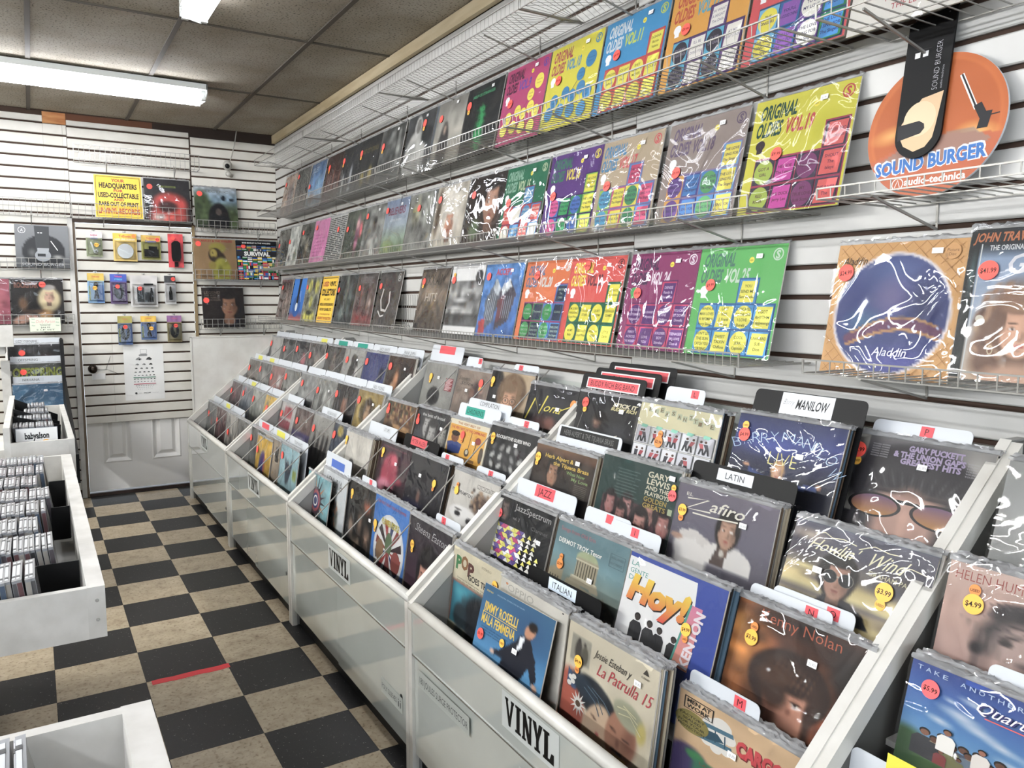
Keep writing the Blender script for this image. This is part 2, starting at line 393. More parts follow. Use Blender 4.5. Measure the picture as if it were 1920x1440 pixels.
for x in bx[1:-1]: MB().box(x - .012, x + .012, -11, .34, ZC - .003, ZC + .012).obj('ceiling_bar', M_TBAR, ce)
for y in by[1:]: MB().box(-6.6, 1.46, y - .009, y + .009, ZC - .002, ZC + .012).obj('ceiling_bar', M_TBAR, ce)

def slat_rows(grooves, z0, z1):
    g = sorted([z for z in grooves if z0 + .02 < z < z1 - .02]); e = [z0] + g + [z1]
    return [(e[i] + (.0065 if i else 0), e[i + 1] - (.0065 if i < len(e) - 2 else 0)) for i in range(len(e) - 1)]
wr = struct(MB().box(XW + .011, XW + .05, -11.0, YB + .05, 0, ZC + .02).obj('wall_right', M_GROOVE))
gA = [2.558 - .0783 * k for k in range(30)]; gB = [1.353 + .0795 * k for k in range(-12, 20)]
for ya, yb, g in ((YB, -1.69, gA), (-1.692, -4.2, gA), (-4.202, -6.7, gB), (-6.702, -9.2, gB), (-9.202, -11.0, gB)):
    for z0, z1 in slat_rows(g, 0.6, 2.765):
        b = MB(); e = .003
        b.prism([(XW, z0 + e), (XW + e, z0), (XW + .0109, z0), (XW + .0109, z1), (XW + e, z1), (XW, z1 - e)], 'y', yb + .0006, ya - .0006)
        b.obj('slat', M_SLAT, wr)
def back_panel(parent, x0, x1, grooves, z0, z1, y, m):
    for a, c in slat_rows(grooves, z0, z1):
        b = MB(); e = .003
        b.prism([(y, a + e), (y + e, a), (y + .0109, a), (y + .0109, c), (y + e, c), (y, c - e)], 'x', x0 + .0005, x1 - .0005)
        b.obj('slat', m, parent)
wb = struct(MB().box(-6.6, -.021, YB + .011, YB + .06, 0, ZC + .02).box(-.021, 0.822, YB + .011, YB + .06, 2.07, ZC + .02)
            .box(.822, XW + .05, YB + .011, YB + .06, 0, ZC + .02).obj('wall_back', M_GROOVE))
gL = [2.750 - .0793 * k for k in range(40)]
back_panel(wb, -2.0, -.17, gL, .06, 2.80, YB, M_SLATB); back_panel(wb, -4.4, -2.0, gL, .06, 2.80, YB, M_SLATB); back_panel(wb, -6.6, -4.4, gL, .06, 2.80, YB, M_SLATB)
back_panel(wb, -.17, -.05, gL, .06, 2.745, YB, M_SLATB); back_panel(wb, -.05, -.024, gL, 2.09, 2.745, YB, M_SLATB)
MB().box(-.17, -.024, YB + .006, YB + .011, 2.75, ZC).obj('plywood_patch', M_PLY, wb)
back_panel(wb, -.022, .806, [2.742 - .0787 * k for k in range(20)], 2.085, 2.785, YB, M_SLATB)
back_panel(wb, .817, XW, [2.688 - .0772 * k for k in range(40)], .06, 2.755, YB, M_SLATB)
MB().box(.55, XW, YB + .005, YB + .0109, 2.755, ZC).obj('dark_gap', M_DARKGAP, wb)
MB().box(-.022, .55, YB + .005, YB + .0109, 2.785, ZC).obj('bare_board_edge', mat('reddish_bare_board', '#5d3a28', 0.9), wb)
struct(MB().box(-6.65, -6.6, -11.0, .4, 0, ZC + .02).obj('wall_left', M_SLAT))
struct(MB().box(-6.6, 1.5, -11.05, -11.0, 0, .7).box(-6.6, 1.5, -11.05, -11.0, 2.6, ZC + .02).obj('wall_front', M_SLAT))
o = struct(MB().box(1.445, XW, -11.0, YB, 2.768, ZC).obj('trim_1', M_TRIM))
o = struct(MB().box(-.052, -.02, YB - .018, YB + .01, 0, 2.085).obj('trim_2', M_WOODW))
o = struct(MB().box(-.02, -.002, YB - .004, YB + .01, 0, 2.085).obj('trim_3', mat('brown_jamb', '#6a5c4c', 0.7)))
o = struct(MB().box(.802, .822, YB - .012, YB + .01, .0, 2.075).obj('trim_4', mat('tan_jamb', '#7d6b4c', 0.7)))
o = struct(MB().box(-.02, .822, YB - .01, YB + .01, 2.058, 2.083).obj('trim_5', mat('dark_head_jamb', '#3a2e26', 0.8)))
MB().box(-.02, .822, YB + .0, YB + .06, -.002, .022).obj('threshold', mat('dark_threshold', '#2c1c15', 0.7), fl)

# door: moulded leaf whose upper part is covered by slat boards
door = MB().box(.0, .80, YB + .034, YB + .05, .035, 2.055)
for q in ((0, .105, .035, .63), (.305, .445, .035, .63), (.66, .80, .035, .63), (.105, .305, .035, .245), (.445, .66, .035, .245), (0, .80, .63, 2.055)): door.box(q[0], q[1], YB + .012, YB + .034, q[2], q[3])
door = struct(door.obj('door_1', M_DOOR))
def moulding(x0, x1, z0, z1, y):
    b = MB(); o = [(x0, z0), (x1, z0), (x1, z1), (x0, z1)]
    def ins(d): return [(x0 + d, z0 + d), (x1 - d, z0 + d), (x1 - d, z1 - d), (x0 + d, z1 - d)]
    rings = [(ins(0), y), (ins(.010), y - .004), (ins(.034), y + .020), (ins(.042), y + .020), (ins(.066), y + .004)]
    vs = [(p[0], yy, p[1]) for r, yy in rings for p in r]; fs = []
    for i in range(len(rings) - 1):
        for k in range(4): fs.append((4 * i + k, 4 * i + (k + 1) % 4, 4 * i + 4 + (k + 1) % 4, 4 * i + 4 + k))
    n = 4 * (len(rings) - 1); fs.append((n, n + 1, n + 2, n + 3)); return b.add(vs, fs)
moulding(.105, .305, .245, .63, YB + .012).obj('moulded_panel', M_DOOR, door)
moulding(.445, .66, .245, .63, YB + .012).obj('moulded_panel', M_DOOR, door)
gD = [2.017 - .0777 * k for k in range(20)]
for a, c in slat_rows(gD, .560, 2.055):
    for x0, x1 in (((.0, .80),) if c > 1.34 else ((.0, .2005), (.2015, .80))):
        b = MB(); e = .003; y = YB - .004
        b.prism([(y, a + e), (y + e, a), (y + .012, a), (y + .012, c), (y + e, c), (y, c - e)], 'x', x0, x1).obj('slat', M_SLATB, door)
MB().box(.0, .80, YB + .008, YB + .0119, .56, 2.055).obj('slat_backing', M_GROOVE, door)
k = MB().ball((.062, YB - .055, .976), .030, 14, 8, 1, .75, 1); k.tube([(.062, YB - .004, .976), (.062, YB - .05, .976)], [.014, .012], 10)
k.tube([(.062, YB - .004, .976), (.062, YB - .014, .976)], [.033, .030], 16); k.obj('door_knob', M_BRONZE, door, True)
MB().box(.055, .145, YB - .009, YB - .004, .895, .94).obj('latch_plate', M_DOOR, door)
MB().tube([(.085, YB - .008, .97), (.16, YB - .008, .968), (.24, YB - .008, .93)], .0014).tube([(.15, YB - .007, .97), (.185, YB - .007, 1.07)], .001).obj('wire', M_BLACK, door)
# strip of red tape on the floor
b = MB(); r2 = random.Random(3); n = 14; up = []; dn = []
for i in range(n + 1):
    x = .018 + .293 * i / n; yc = -3.068 + .002 * math.sin(i); up.append((x, yc + .020 + r2.uniform(-.0015, .0015))); dn.append((x, yc - .020 + r2.uniform(-.0015, .0015)))
b.prism(up + dn[::-1], 'z', 0.0002, .0009); tag(b.obj('floor_tape', M_TAPE), 'strip of worn red tape stuck across a tile joint on the floor', 'tape')

# ------------------------------------------------------------------ fluorescent fixtures
def fixture(name, label, p0, p1, w, m=None):
    """p0-p1 is the centre line at ceiling level"""
    a = Vector(p0); d = Vector(p1) - a; L = d.length; rz = math.atan2(d.y, d.x)
    t = thing(name, label, 'ceiling light', (a.x, a.y, ZC - .003), (0, 0, rz))
    h = MB(); q = w / 2
    hb = h.prism([(-q, -.034), (-q, 0), (q, 0), (q, -.034), (q * .55, -.034), (0, -.050), (-q * .55, -.034)], 'x', 0, L).obj('housing', M_HOUSE, t)
    for s in (-1, 1):
        MB().tube([(.03, s * q * .66, -.068), (L - .03, s * q * .66, -.068)], .018, 12).obj('tube', m or M_TUBE, t, True)
    for x in (0.004, L - .004):
        MB().prism([(-q, -.0), (q, -.0), (q, -.055), (q * .5, -.092), (-q, -.075)], 'x', x - .003, x + .003).obj('end_plate', M_HOUSE, t)
        for s in (-1, 1): MB().box(x + (.004 if x < 1 else -.028), x + (.028 if x < 1 else -.004), s * q * .66 - .014, s * q * .66 + .014, -.09, -.036).obj('socket', M_HOUSE, hb)
    return t
fixture('fluorescent_light', 'long twin tube ceiling light running across above the door end of the aisle', (.70, -.895, ZC), (-1.75, -.895, ZC), .27, mat('lit_tube_rear', '#ffffff', 0.5, emit=('#f6f8ff', TUBE_STRENGTH * 3.0)))
fixture('fluorescent_light', 'twin tube ceiling light whose glowing end shows at the top edge', (.385, -2.43, ZC), (.385, -4.87, ZC), .12)
fixture('fluorescent_light', 'twin tube ceiling light over the near end of the aisle', (.385, -5.4, ZC), (.385, -7.84, ZC), .14)
M_TUBE2 = mat('added_tube_halfway', '#ffffff', 0.5, emit=('#f6f8ff', TUBE_STRENGTH * 6.0))  # tubes of the added lights, emission raised above the aisle tubes
M_TUBE4 = mat('added_tube_back_row', '#ffffff', 0.5, emit=('#f8f8f6', TUBE_STRENGTH * 11.8))
M_TUBE3 = mat('added_tube_front', '#ffffff', 0.5, emit=('#f6f8ff', TUBE_STRENGTH * 3.6))
for i, x in enumerate((-2.3, -4.6)):  # unseen fixtures added on the left to brighten bin covers and right wall
    for j, y in enumerate((-1.3, -4.4, -7.5)):
        fixture('fluorescent_light', 'added unseen twin tube ceiling light over the %s aisle, %s' % (('next', 'farther')[i], ('by the back wall', 'halfway', 'by the shop front')[j]), (x, y, ZC), (x, y - 2.44, ZC), .16, (M_TUBE4, M_TUBE2, M_TUBE3)[j])

# ------------------------------------------------------------------ wire shelves
def wire_shelf(label, loc, rz, L, depth=.27, lip=.035, pitch=.0265, mid=True, brackets=(), diag=False, back=0.0, end_hoop=False, group=None):
    t = thing('wire_shelf', label, 'wire shelf', loc, (0, 0, rz), group)
    r = .0020; f = MB()
    f.tube([(0, -depth, lip), (L, -depth, lip)], .0025); f.tube([(0, -depth, 0), (L, -depth, 0)], r)
    if mid: f.tube([(0, -depth * .55, -.003), (L, -depth * .55, -.003)], r)
    f.tube([(0, -.012, -.003), (L, -.012, -.003)], r)
    if lip > .06: f.tube([(0, -depth, lip * .5), (L, -depth, lip * .5)], r)
    for x in (0, L): f.tube([(x, -depth, lip), (x, -depth, 0), (x, -.006, 0)], .0032)
    if back:
        f.tube([(0, -.008, 0), (0, -.008, back), (L, -.008, back), (L, -.008, 0)], r)
    f.obj('frame', M_WIRE, t)
    g = MB(); n = int(L / pitch)
    for i in range(1, n + 1):
        x = i * L / (n + 1)
        if diag:
            for s in (-1, 1):
                x2 = min(max(x + s * depth * .6, 0), L)
                g.tube([(x, -depth, lip), (x, -depth, 0), (x2, -.012, 0)], .0010, 3, cap=False)
        else:
            g.tube([(x, -depth, lip), (x, -depth, 0), (x, -.008, 0)] + ([(x, -.008, back)] if back else [(x, -.006, -.004)]), .0018 if pitch > .03 else .0014, 4, cap=False)
    o = g.obj('cross_wires', M_WIRE, t); o['kind'] = 'stuff'
    for x in brackets:
        MB().tube([(x, -depth * .92, -.004), (x, -.002, -.062), (x, -.002, .03)], .0036).obj('bracket', M_WIRE, t)
    if end_hoop: MB().tube([(L + .002, -.03, -.03), (L + .002, -depth * .55, -.004), (L + .002, -depth * .5, .11), (L + .002, -.03, .115), (L + .002, -.03, -.03)], .003).obj('end_hoop', M_WIRE, t)
    return t
RZ = -PI / 2
pos = ['by the far corner', 'second from the far corner', 'third from the far corner', 'nearest the camera end']
def wrow(what, z, cuts, lip, **kw):
    for i in range(len(cuts) - 1):
        L = cuts[i] - cuts[i + 1] - .012
        wire_shelf('white wire shelf on right wall, %s, %s' % (what, pos[i]), (XW, cuts[i] - .006, z), RZ, L, depth=.28, lip=lip, brackets=(.22 * L, .78 * L), **kw)
wrow('empty uppermost row under ceiling', 2.505, [-.12, -1.36, -2.60, -3.90, -5.2], .04, diag=True, pitch=.03)
wrow('top row of records', 2.125, [-.16, -1.43, -2.55, -3.80, -5.03], .030)
wrow('middle row of records', 1.728, [-.10, -1.28, -2.50, -3.73, -4.955], .030)
wrow('lowest row of records', 1.337, [-.09, -1.27, -2.48, -3.72, -4.945], .034)
hoop = MB().tube([(XW - .03, -4.955, 1.300), (XW - .15, -4.955, 1.335), (XW - .13, -4.955, 1.445), (XW - .03, -4.955, 1.45), (XW - .03, -4.955, 1.300)], .003)
hoop.tube([(XW - .14, -4.955, 1.39), (XW - .03, -4.955, 1.39)], .002).obj('end_hoop', M_WIRE, bpy.data.objects['wire_shelf.011'])
MB_ = None
wire_shelf('white wire shelf top right corner holding a white record above the turntable cutout', (XW, -5.125, 2.115), RZ, 1.2, .28, .03, brackets=(.10, .9), pitch=.04)
wire_shelf('white wire shelf on right wall holding the orange turntable cutout', (XW, -5.14, 1.728), RZ, 1.2, .27, .022, pitch=.036, brackets=(.12, .9))
wire_shelf('white wire shelf on right wall holding the picture disc and the big portrait record', (XW, -5.13, 1.338), RZ, 1.2, .28, .032, pitch=.036, brackets=(.13, .9))
for x0, x1, z, lb, lip in ((.01, .86, 2.495, 'empty white wire basket high above the door', .11),
                      (-1.25, -.03, 2.093, 'empty wire basket on the back wall left of the door', .11),
                      (-.02, .80, 2.093, 'wire basket over the door holding the yellow sign', .10),
                      (.83, 1.43, 2.035, 'wire basket right of the door holding the garden record', .08),
                      (.80, 1.45, 1.652, 'wire basket right of the door holding two records side by side', .08),
                      (.83, 1.46, 1.262, 'lowest wire basket right of the door with one dark portrait record', .08),
                      (-1.0, -.045, 1.712, 'wire basket left of the door holding the grey turntable box', .075),
                      (-1.0, -.04, 1.312, 'wire basket left of the door holding the blonde singer record', .075)):
    wire_shelf(lb, (x0, YB, z), 0, x1 - x0, .095, lip, pitch=.034 if lip > .1 else .044, mid=False, brackets=(.25 * (x1 - x0), .8 * (x1 - x0)), back=.05 if lip < .1 else .0)
t = wire_shelf('short upright wire rack left standing in the gap of the lowest record row', (XW - .03, -2.305, 1.337), RZ, .23, .07, .03, pitch=.03, mid=False, back=.19)

# security camera
t = thing('security_camera', 'small grey dome security camera with cable on back wall near the corner', 'camera', (1.085, YB, 2.52))
cb_ = MB().ball((-.01, -.075, .03), .036, 16, 10, 1, 1, 1.1).obj('camera_body', M_GREYPL, t, True)
MB().ball((-.018, -.106, .022), .019, 14, 8, 1, .6, 1).obj('lens', M_BLACK, cb_, True)
k = MB().ball((.0, -.05, -.03), .022, 12, 8); k.tube([(.0, -.05, -.03), (.03, -.001, -.035)], [.012, .016], 10); k.obj('mount', M_GREYPL, t, True)
MB().tube([(.01, -.06, .06), (.03, -.05, .11), (.055, -.045, .2), (.075, -.04, .31)], .004, 6).obj('cable', M_GREYPL, t, True)
# ------------------------------------------------------------------ record bins along the right wall
XF = 0.648; SL = 0.868
BINS = [(-.085, -1.445, .605), (-1.455, -2.785, .598), (-2.79, -4.129, .584), (-4.131, -5.484, .566), (-5.486, -6.84, .562)]
ROWM = {1: (.80, .722), 2: (.985, .866), 3: (1.118, 1.03), 4: (1.29, 1.198)}
S = .322
bin_desc = ['farthest white record bin in the corner by the door', 'second white record bin from the door end', 'middle white record bin with thin rods between its columns', 'large white record bin with the jazz and Latin dividers, second nearest', 'nearest white record bin cut by the right picture edge']
for bi, (y0, y1, zf) in enumerate(BINS):
    t = thing('record_bin', bin_desc[bi], 'record bin', (0, 0, 0))
    def P(x): return zf + SL * (x - XF)
    xb = 1.40
    inn = M_BININ if bi < 4 else mat('shaded_bin_inside', '#4a4946', .7)  # nearest bin: inner shade is put into a darker panel colour
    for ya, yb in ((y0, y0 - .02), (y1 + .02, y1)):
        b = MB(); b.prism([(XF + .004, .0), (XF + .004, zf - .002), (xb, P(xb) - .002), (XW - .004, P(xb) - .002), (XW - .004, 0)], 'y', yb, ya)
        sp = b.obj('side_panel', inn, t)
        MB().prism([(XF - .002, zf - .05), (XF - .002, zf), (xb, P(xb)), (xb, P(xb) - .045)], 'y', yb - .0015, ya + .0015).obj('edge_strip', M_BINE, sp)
    MB().box(XF, XF + .012, y1 + .022, y0 - .022, .40, zf - .01).obj('front_panel', M_BIN, t)
    pr = [(XF + .010 + .016 * math.cos(a), zf - .012 + .016 * math.sin(a)) for a in [PI * k / 8 for k in range(9)]]
    MB().prism(pr + [(XF - .006, zf - .02), (XF + .026, zf - .02)][::1], 'y', y1 + .003, y0 - .003).obj('front_rail', M_BINE, t, True)
    ym = (y0 + y1) / 2
    MB().box(XF + .006, XF + .010, ym - .02, y0 - .024, .075, .402).obj('sliding_door', M_BIN, t)
    sd_ = MB().box(XF + .001, XF + .005, y1 + .024, ym + .02, .074, .404).obj('sliding_door', M_BIN, t)
    MB().box(XF - .003, XF + .014, y1 + .022, y0 - .022, .402, .407).obj('door_track', M_CHROME, t)
    MB().tube([(XF + .0005, y1 + .07, .22), (XF + .003, y1 + .07, .22)], [.010, .010], 14).obj('finger_hole', M_BLACK, sd_)
    for y in (y0 - .012, y1 + .012): MB().box(XF - .004, XF + .018, y - .012, y + .012, 0, zf - .02).obj('corner_post', M_BINE, t)
    MB().box(XF + .03, XF + .04, y1 + .02, y0 - .02, 0.0, .075).obj('kick_plate', M_KICK, t)
    MB().box(XF + .012, XF + .03, y1 + .02, y0 - .02, .066, .074).obj('bottom_rail', M_KICK, t)
    for r in (1, 2, 3, 4):
        x, z = ROWM[r]; zb = z - .322
        xn = ROWM[r + 1][0] if r < 4 else 1.5
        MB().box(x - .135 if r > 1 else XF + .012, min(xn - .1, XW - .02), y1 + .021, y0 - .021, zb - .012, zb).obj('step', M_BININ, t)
    MB().box(XW - .02, XW - .004, y1 + .021, y0 - .021, .4, 1.19).obj('back_panel', M_BIN, t)
    if bi < 3:
        for c in (1, 2, 3):
            y = y0 - .012 - .335 * c
            MB().tube([(XF + .012, y, zf + .004), (xb - .01, y, P(xb) - .004)], .0028, 6).obj('rod', M_WIRE, t)
t = MB().box(.695, 1.285, -.078, -.066, .35, 1.215).box(.69, .70, -.082, -.062, .35, 1.217).box(.69, 1.285, -.082, -.062, 1.213, 1.221).obj('white_board', M_BINE)
tag(t, 'plain white board closing the door end of the farthest record bin', 'panel')

# VINYL signs and other lettering on the bin fronts
def vinyl_sign(zc, y, label, h=.095, w=.25):
    a = Art(2, '#c3c7c3', h / w); k = '#0d0d0d'; a.V
    x = .06; aw = (1 - .12) / 5; top, bot = .05, h / w - .05; H = bot - top
    def V(x, w): a.P([(x, top), (x + w * .36, top), (x + w * .36, top + .1 * H), (x + w * .31, top + .1 * H), (x + w * .5, top + .62 * H), (x + w * .69, top + .1 * H), (x + w * .64, top + .1 * H), (x + w * .64, top), (x + w, top), (x + w, top + .1 * H), (x + w * .93, top + .1 * H), (x + w * .6, bot), (x + w * .4, bot), (x + w * .07, top + .1 * H), (x, top + .1 * H)], k)
    def I(x, w): a.R(x + w * .28, top, x + w * .72, bot, k); a.R(x + w * .12, top, x + w * .88, top + .1 * H, k); a.R(x + w * .12, bot - .1 * H, x + w * .88, bot, k)
    def N(x, w):
        a.R(x + w * .08, top, x + w * .30, bot, k); a.R(x + w * .74, top, x + w * .95, bot, k)
        a.P([(x, top), (x + w * .36, top), (x + w * .95, bot), (x + w * .62, bot)], k); a.R(x, bot - .1 * H, x + w * .4, bot, k); a.R(x + w * .62, top, x + w, top + .1 * H, k)
    def Y(x, w):
        a.P([(x, top), (x + w * .36, top), (x + w * .5, top + .38 * H), (x + w * .64, top), (x + w, top), (x + w * .63, top + .6 * H), (x + w * .63, bot), (x + w * .37, bot), (x + w * .37, top + .6 * H)], k); a.R(x + w * .22, bot - .1 * H, x + w * .78, bot, k)
    def L_(x, w): a.R(x + w * .1, top, x + w * .45, bot, k); a.R(x, top, x + w * .58, top + .1 * H, k); a.P([(x, bot), (x, bot - .1 * H), (x + w * .62, bot - .12 * H), (x + w * .78, bot - .36 * H), (x + w, bot - .36 * H), (x + w, bot)], k)
    V(x, aw * .98); I(x + aw, aw * .8); N(x + aw * 1.82, aw * .98); Y(x + aw * 2.86, aw * .98); L_(x + aw * 3.9, aw * 1.0)
    o = link('vinyl_sign', a.mesh('vinyl_sign', w, h), None, (XF - .0012, y, zc - h / 2), (0, 0, RZ))
    tag(o, label, 'sign', 'vinyl signs on the bin fronts')
vinyl_sign(.530, -.73, 'small VINYL paper sign on the front of the farthest bin')
vinyl_sign(.525, -2.125, 'VINYL paper sign on the front of the second bin from the door')
vinyl_sign(.492, -3.475, 'VINYL paper sign on the front of the middle bin')
vinyl_sign(.487, -4.825, 'largest looking VINYL paper sign on the bin front near the bottom edge')
def strip_sign(txts, w, h, y, z, label, bg='#adb1aa', x=XF - .0005):
    a = Art(2, bg, h / w)
    for s, u, v, th, tw in txts: a.T(s, u, v, th, '#2b2c2c', w=tw)
    o = link('lettering_label', a.mesh('lettering_label', w, h), None, (x, y, z), (0, 0, RZ)); tag(o, label, 'label')
strip_sign([('180 JOULES SURGE PROTECTOR', .03, .12, .065, .94)], .33, .055, -4.36, .318, 'label reading 180 JOULES SURGE PROTECTOR low on a bin front')
strip_sign([('CD/DVD ENVELOPES', .03, .15, .08, .94)], .24, .055, -4.90, .318, 'label reading CD/DVD ENVELOPES under the nearest VINYL sign')
strip_sign([('POLY SLEEVES', .03, .20, .10, .70), ('ii', .80, .23, .17, .13)], .18, .055, -3.98, .165, 'faint POLY SLEEVES label at the bottom of the middle bin front')

# ------------------------------------------------------------------ records
M_SLEEVES = [mat('sleeve_board_%s' % k, c, 0.55) for k, c in (('white', '#cfcac0'), ('cream', '#bfb49c'), ('black', '#1e1c1b'), ('brown', '#5b4a3a'), ('blue', '#4b6272'), ('grey', '#77746f'), ('maroon', '#4a2422'))]
ME_SLEEVE = [MB().box(-S / 2, S / 2, .0004, .0042, 0, S).mesh('sleeve', m) for m in M_SLEEVES]
def poly_mesh(seed, w=.330, h=.341, n=11, amp=.0012):
    r = np.random.default_rng(seed); g = r.normal(0, 1, (n + 1, n + 1)); b = MB(); vs = []
    for j in range(n + 1):
        for i in range(n + 1):
            z = -.004 + h * j / n; over = max(0, (z - S) / .023)
            y = -.0028 + amp * g[j, i] * (1.0 if over == 0 else 2.0) + .004 * over * math.sin(i * 1.3 + seed)
            vs.append((-w / 2 + w * i / n, min(y, -.0012) if over == 0 else y + .002, z))
    fs = [(j * (n + 1) + i, j * (n + 1) + i + 1, (j + 1) * (n + 1) + i + 1, (j + 1) * (n + 1) + i) for j in range(n) for i in range(n)]
    return b.add(vs, fs).mesh('plastic_sleeve', M_POLY, True)
ME_POLY = [poly_mesh(k) for k in range(8)]
def flap_mesh(seed, w=.329, n=36):
    r = np.random.default_rng(100 + seed); vs = []; b = MB(); a = r.normal(0, 1, n + 1); c = r.normal(0, 1, n + 1)
    for i in range(n + 1):
        x = -w / 2 + w * i / n
        vs += [(x, -.001, S + .0005), (x, -.002 + .0012 * a[i], S + .005), (x, .001 + .0045 * c[i], S + .011 + .0015 * a[i]), (x, .006 + .002 * c[i], S + .008 + .003 * c[(i * 3) % n])]
    fs = [(4 * i + k, 4 * i + 4 + k, 4 * i + 5 + k, 4 * i + 1 + k) for i in range(n) for k in range(3)]
    return b.add(vs, fs).mesh('plastic_flap', M_FLAP, True)
ME_FLAP = [flap_mesh(k) for k in range(6)]
STK = {}
SCOL = {'r': '#ff3b22', 'y': '#ffb81e', 'o': '#e08428', 'p': '#ff4c50'}
def sticker_mesh(col, txt, d, used=None, used_up=False):
    k = (col, txt, d, used, used_up)
    if k in STK: return STK[k]
    a = Art(1, '#ffffff'); a.im[:] = 0; R = .3; cy = .5
    if used:
        uy = cy - R * 1.38 if used_up else cy + R * 1.38
        a.E(.5, uy, R * .58, R * .58, SCOL[used], 18); a.T('USED', .5, uy + R * .15, R * .27, '#2a1a08', al='C', b=.02, mw=R * .95)
    a.E(.5, cy, R, R, SCOL[col], 26)
    if txt: a.T(txt, .5, cy + R * .26, R * .52, '#1c0d06', al='C', b=.02, w=R * 1.55)
    me = a.mesh('price_sticker', d / (2 * R))
    # drop the backing grid quad: keep only the crisp shapes
    import bmesh
    bm = bmesh.new(); bm.from_mesh(me); bm.verts.ensure_lookup_table(); bmesh.ops.delete(bm, geom=bm.verts[:4], context='VERTS')
    for v in bm.verts: v.co.z -= d / (4 * R) - 0.0
    bm.to_mesh(me); bm.free(); STK[k] = me
    return me
_bl = Art(1, '#f2f2f0'); _bl.T('||| 351', .2, .75, .4, '#444444', w=.7)
ME_BARC = _bl.mesh('barcode_label', .022, .013)
MESHES = {}
FARVS = {'red_white_blocks', 'purple_brown_street', 'foggy_figures', 'dark_navy_yellow_tag', 'pale_face_grey', 'grey_white_streaks', 'dark_fading_face', 'gold_oval_portrait', 'dusky_woman', 'grey_robed_monk', 'navy_plain_note', 'brown_flame_face', 'red_black_stage', 'steel_blue_grey', 'pale_green_white', 'bright_yellow_orange', 'brown_collage', 'grey_street_pair', 'salmon_white_block', 'grey_city_photo', 'white_black_text', 'charcoal_crowd', 'dark_red_note', 'grey_wide_portrait'}
def art_mesh(key, S_=S):
    if key not in MESHES:
        CUR[0] = VS.get(key, .66 if key in FARVS else 1.0); MESHES[key] = ART[key]().mesh('cover', S_); CUR[0] = 1.0
    return MESHES[key]
ALL_REC = []
def record(key, label, loc, tilt, rz=RZ, stickers=(), group=None, sleeve=0, poly=True, barcode=None, yaw=0.0, roll=0.0, flap=True):
    """loc = bottom centre of the front face; local x runs along the cover, -y faces the viewer"""
    i = len(ALL_REC)
    t = thing('vinyl_record', label, 'record', loc, (-math.radians(tilt), math.radians(roll), rz + math.radians(yaw)), group)
    link('sleeve', ME_SLEEVE[sleeve], t)
    link('cover', art_mesh(key), t)
    if poly:
        link('plastic_sleeve', ME_POLY[i % len(ME_POLY)], t)
        if flap: link('plastic_flap', ME_FLAP[i % len(ME_FLAP)], t)
    for sd in stickers:
        col, txt, u, v = sd[:4]; d = sd[4] if len(sd) > 4 else .036; used = sd[5] if len(sd) > 5 else None; up = sd[6] if len(sd) > 6 else False
        link('price_sticker', sticker_mesh(col, txt, d, used, up), t, ((u - .5) * S, -.0052, (1 - v) * S), (0, random.uniform(-.15, .15), 0))
    if barcode: link('barcode_label', ME_BARC, t, ((barcode[0] - .5) * S, -.0048, (1 - barcode[1]) * S))
    ALL_REC.append(t); return t
def stack(front, n, what, dx=.0066, start=.006, seed=0, pal=(0, 1, 2, 3, 4, 5)):
    """plain sleeved records filed behind a front one; each is its own thing"""
    r = random.Random(seed); m = front.matrix_basis if False else (Matrix.Translation(front.location) @ front.rotation_euler.to_matrix().to_4x4())
    g = 'records filed behind the one %s' % what
    for k in range(n):
        off = m @ Vector((r.uniform(-.004, .004), start + dx * k, r.uniform(-.001, .008)))
        e = front.rotation_euler.copy(); e.x += r.uniform(-.004, .004)
        o = link('vinyl_record', ME_SLEEVE[r.choice(pal)], None, off, e)
        tag(o, 'sleeve edge filed behind the record %s' % what, 'record', g)
        link('plastic_flap', ME_FLAP[r.randrange(len(ME_FLAP))], o)
# divider cards
def divider(label, bi_y, x, z, art_f, w=.33, h=.36, tilt=14, base='white', tab=None, card='#e6e9ea', dz=0.0):
    """card standing behind a record: loc is the centre of its top edge; art sits on the top band"""
    th = math.radians(tilt); loc = (x - h * math.sin(th), bi_y, z - h * math.cos(th))
    t = thing('divider_card', label, 'divider card', loc, (-th, 0, RZ))
    b = MB(); rr = .014; x0, x1 = (-w / 2, w / 2) if not tab else tab
    pts = []
    for cx, cz, a0 in ((x1 - rr, h - rr, 0), (x0 + rr, h - rr, PI / 2)):
        pts += [(cx + rr * math.cos(a0 + PI / 2 * k / 4), cz + rr * math.sin(a0 + PI / 2 * k / 4)) for k in range(5)]
    hb = h - .05
    if tab: poly = pts + [(x0, hb), (-w / 2, hb), (-w / 2, 0), (w / 2, 0), (w / 2, hb), (x1, hb)]
    else: poly = pts + [(-w / 2, 0), (w / 2, 0)]
    b.prism(poly, 'y', 0.0003, .0018); b.obj('card', M_BLACK if base == 'black' else M_CARD, t)
    if art_f:
        a, aw, ax, az = art_f
        o = link('title_label', a.mesh('title_label', aw), t, (ax, -.0004, h - az), None)
    return t
def title(txt, bg, fg, asp, th=.5, wf=.86, b=0.0):
    a = Art(1, bg, asp); a.T(txt, .5, asp * (.5 + th / 2), asp * th, fg, al='C', b=b, mw=wf); return a
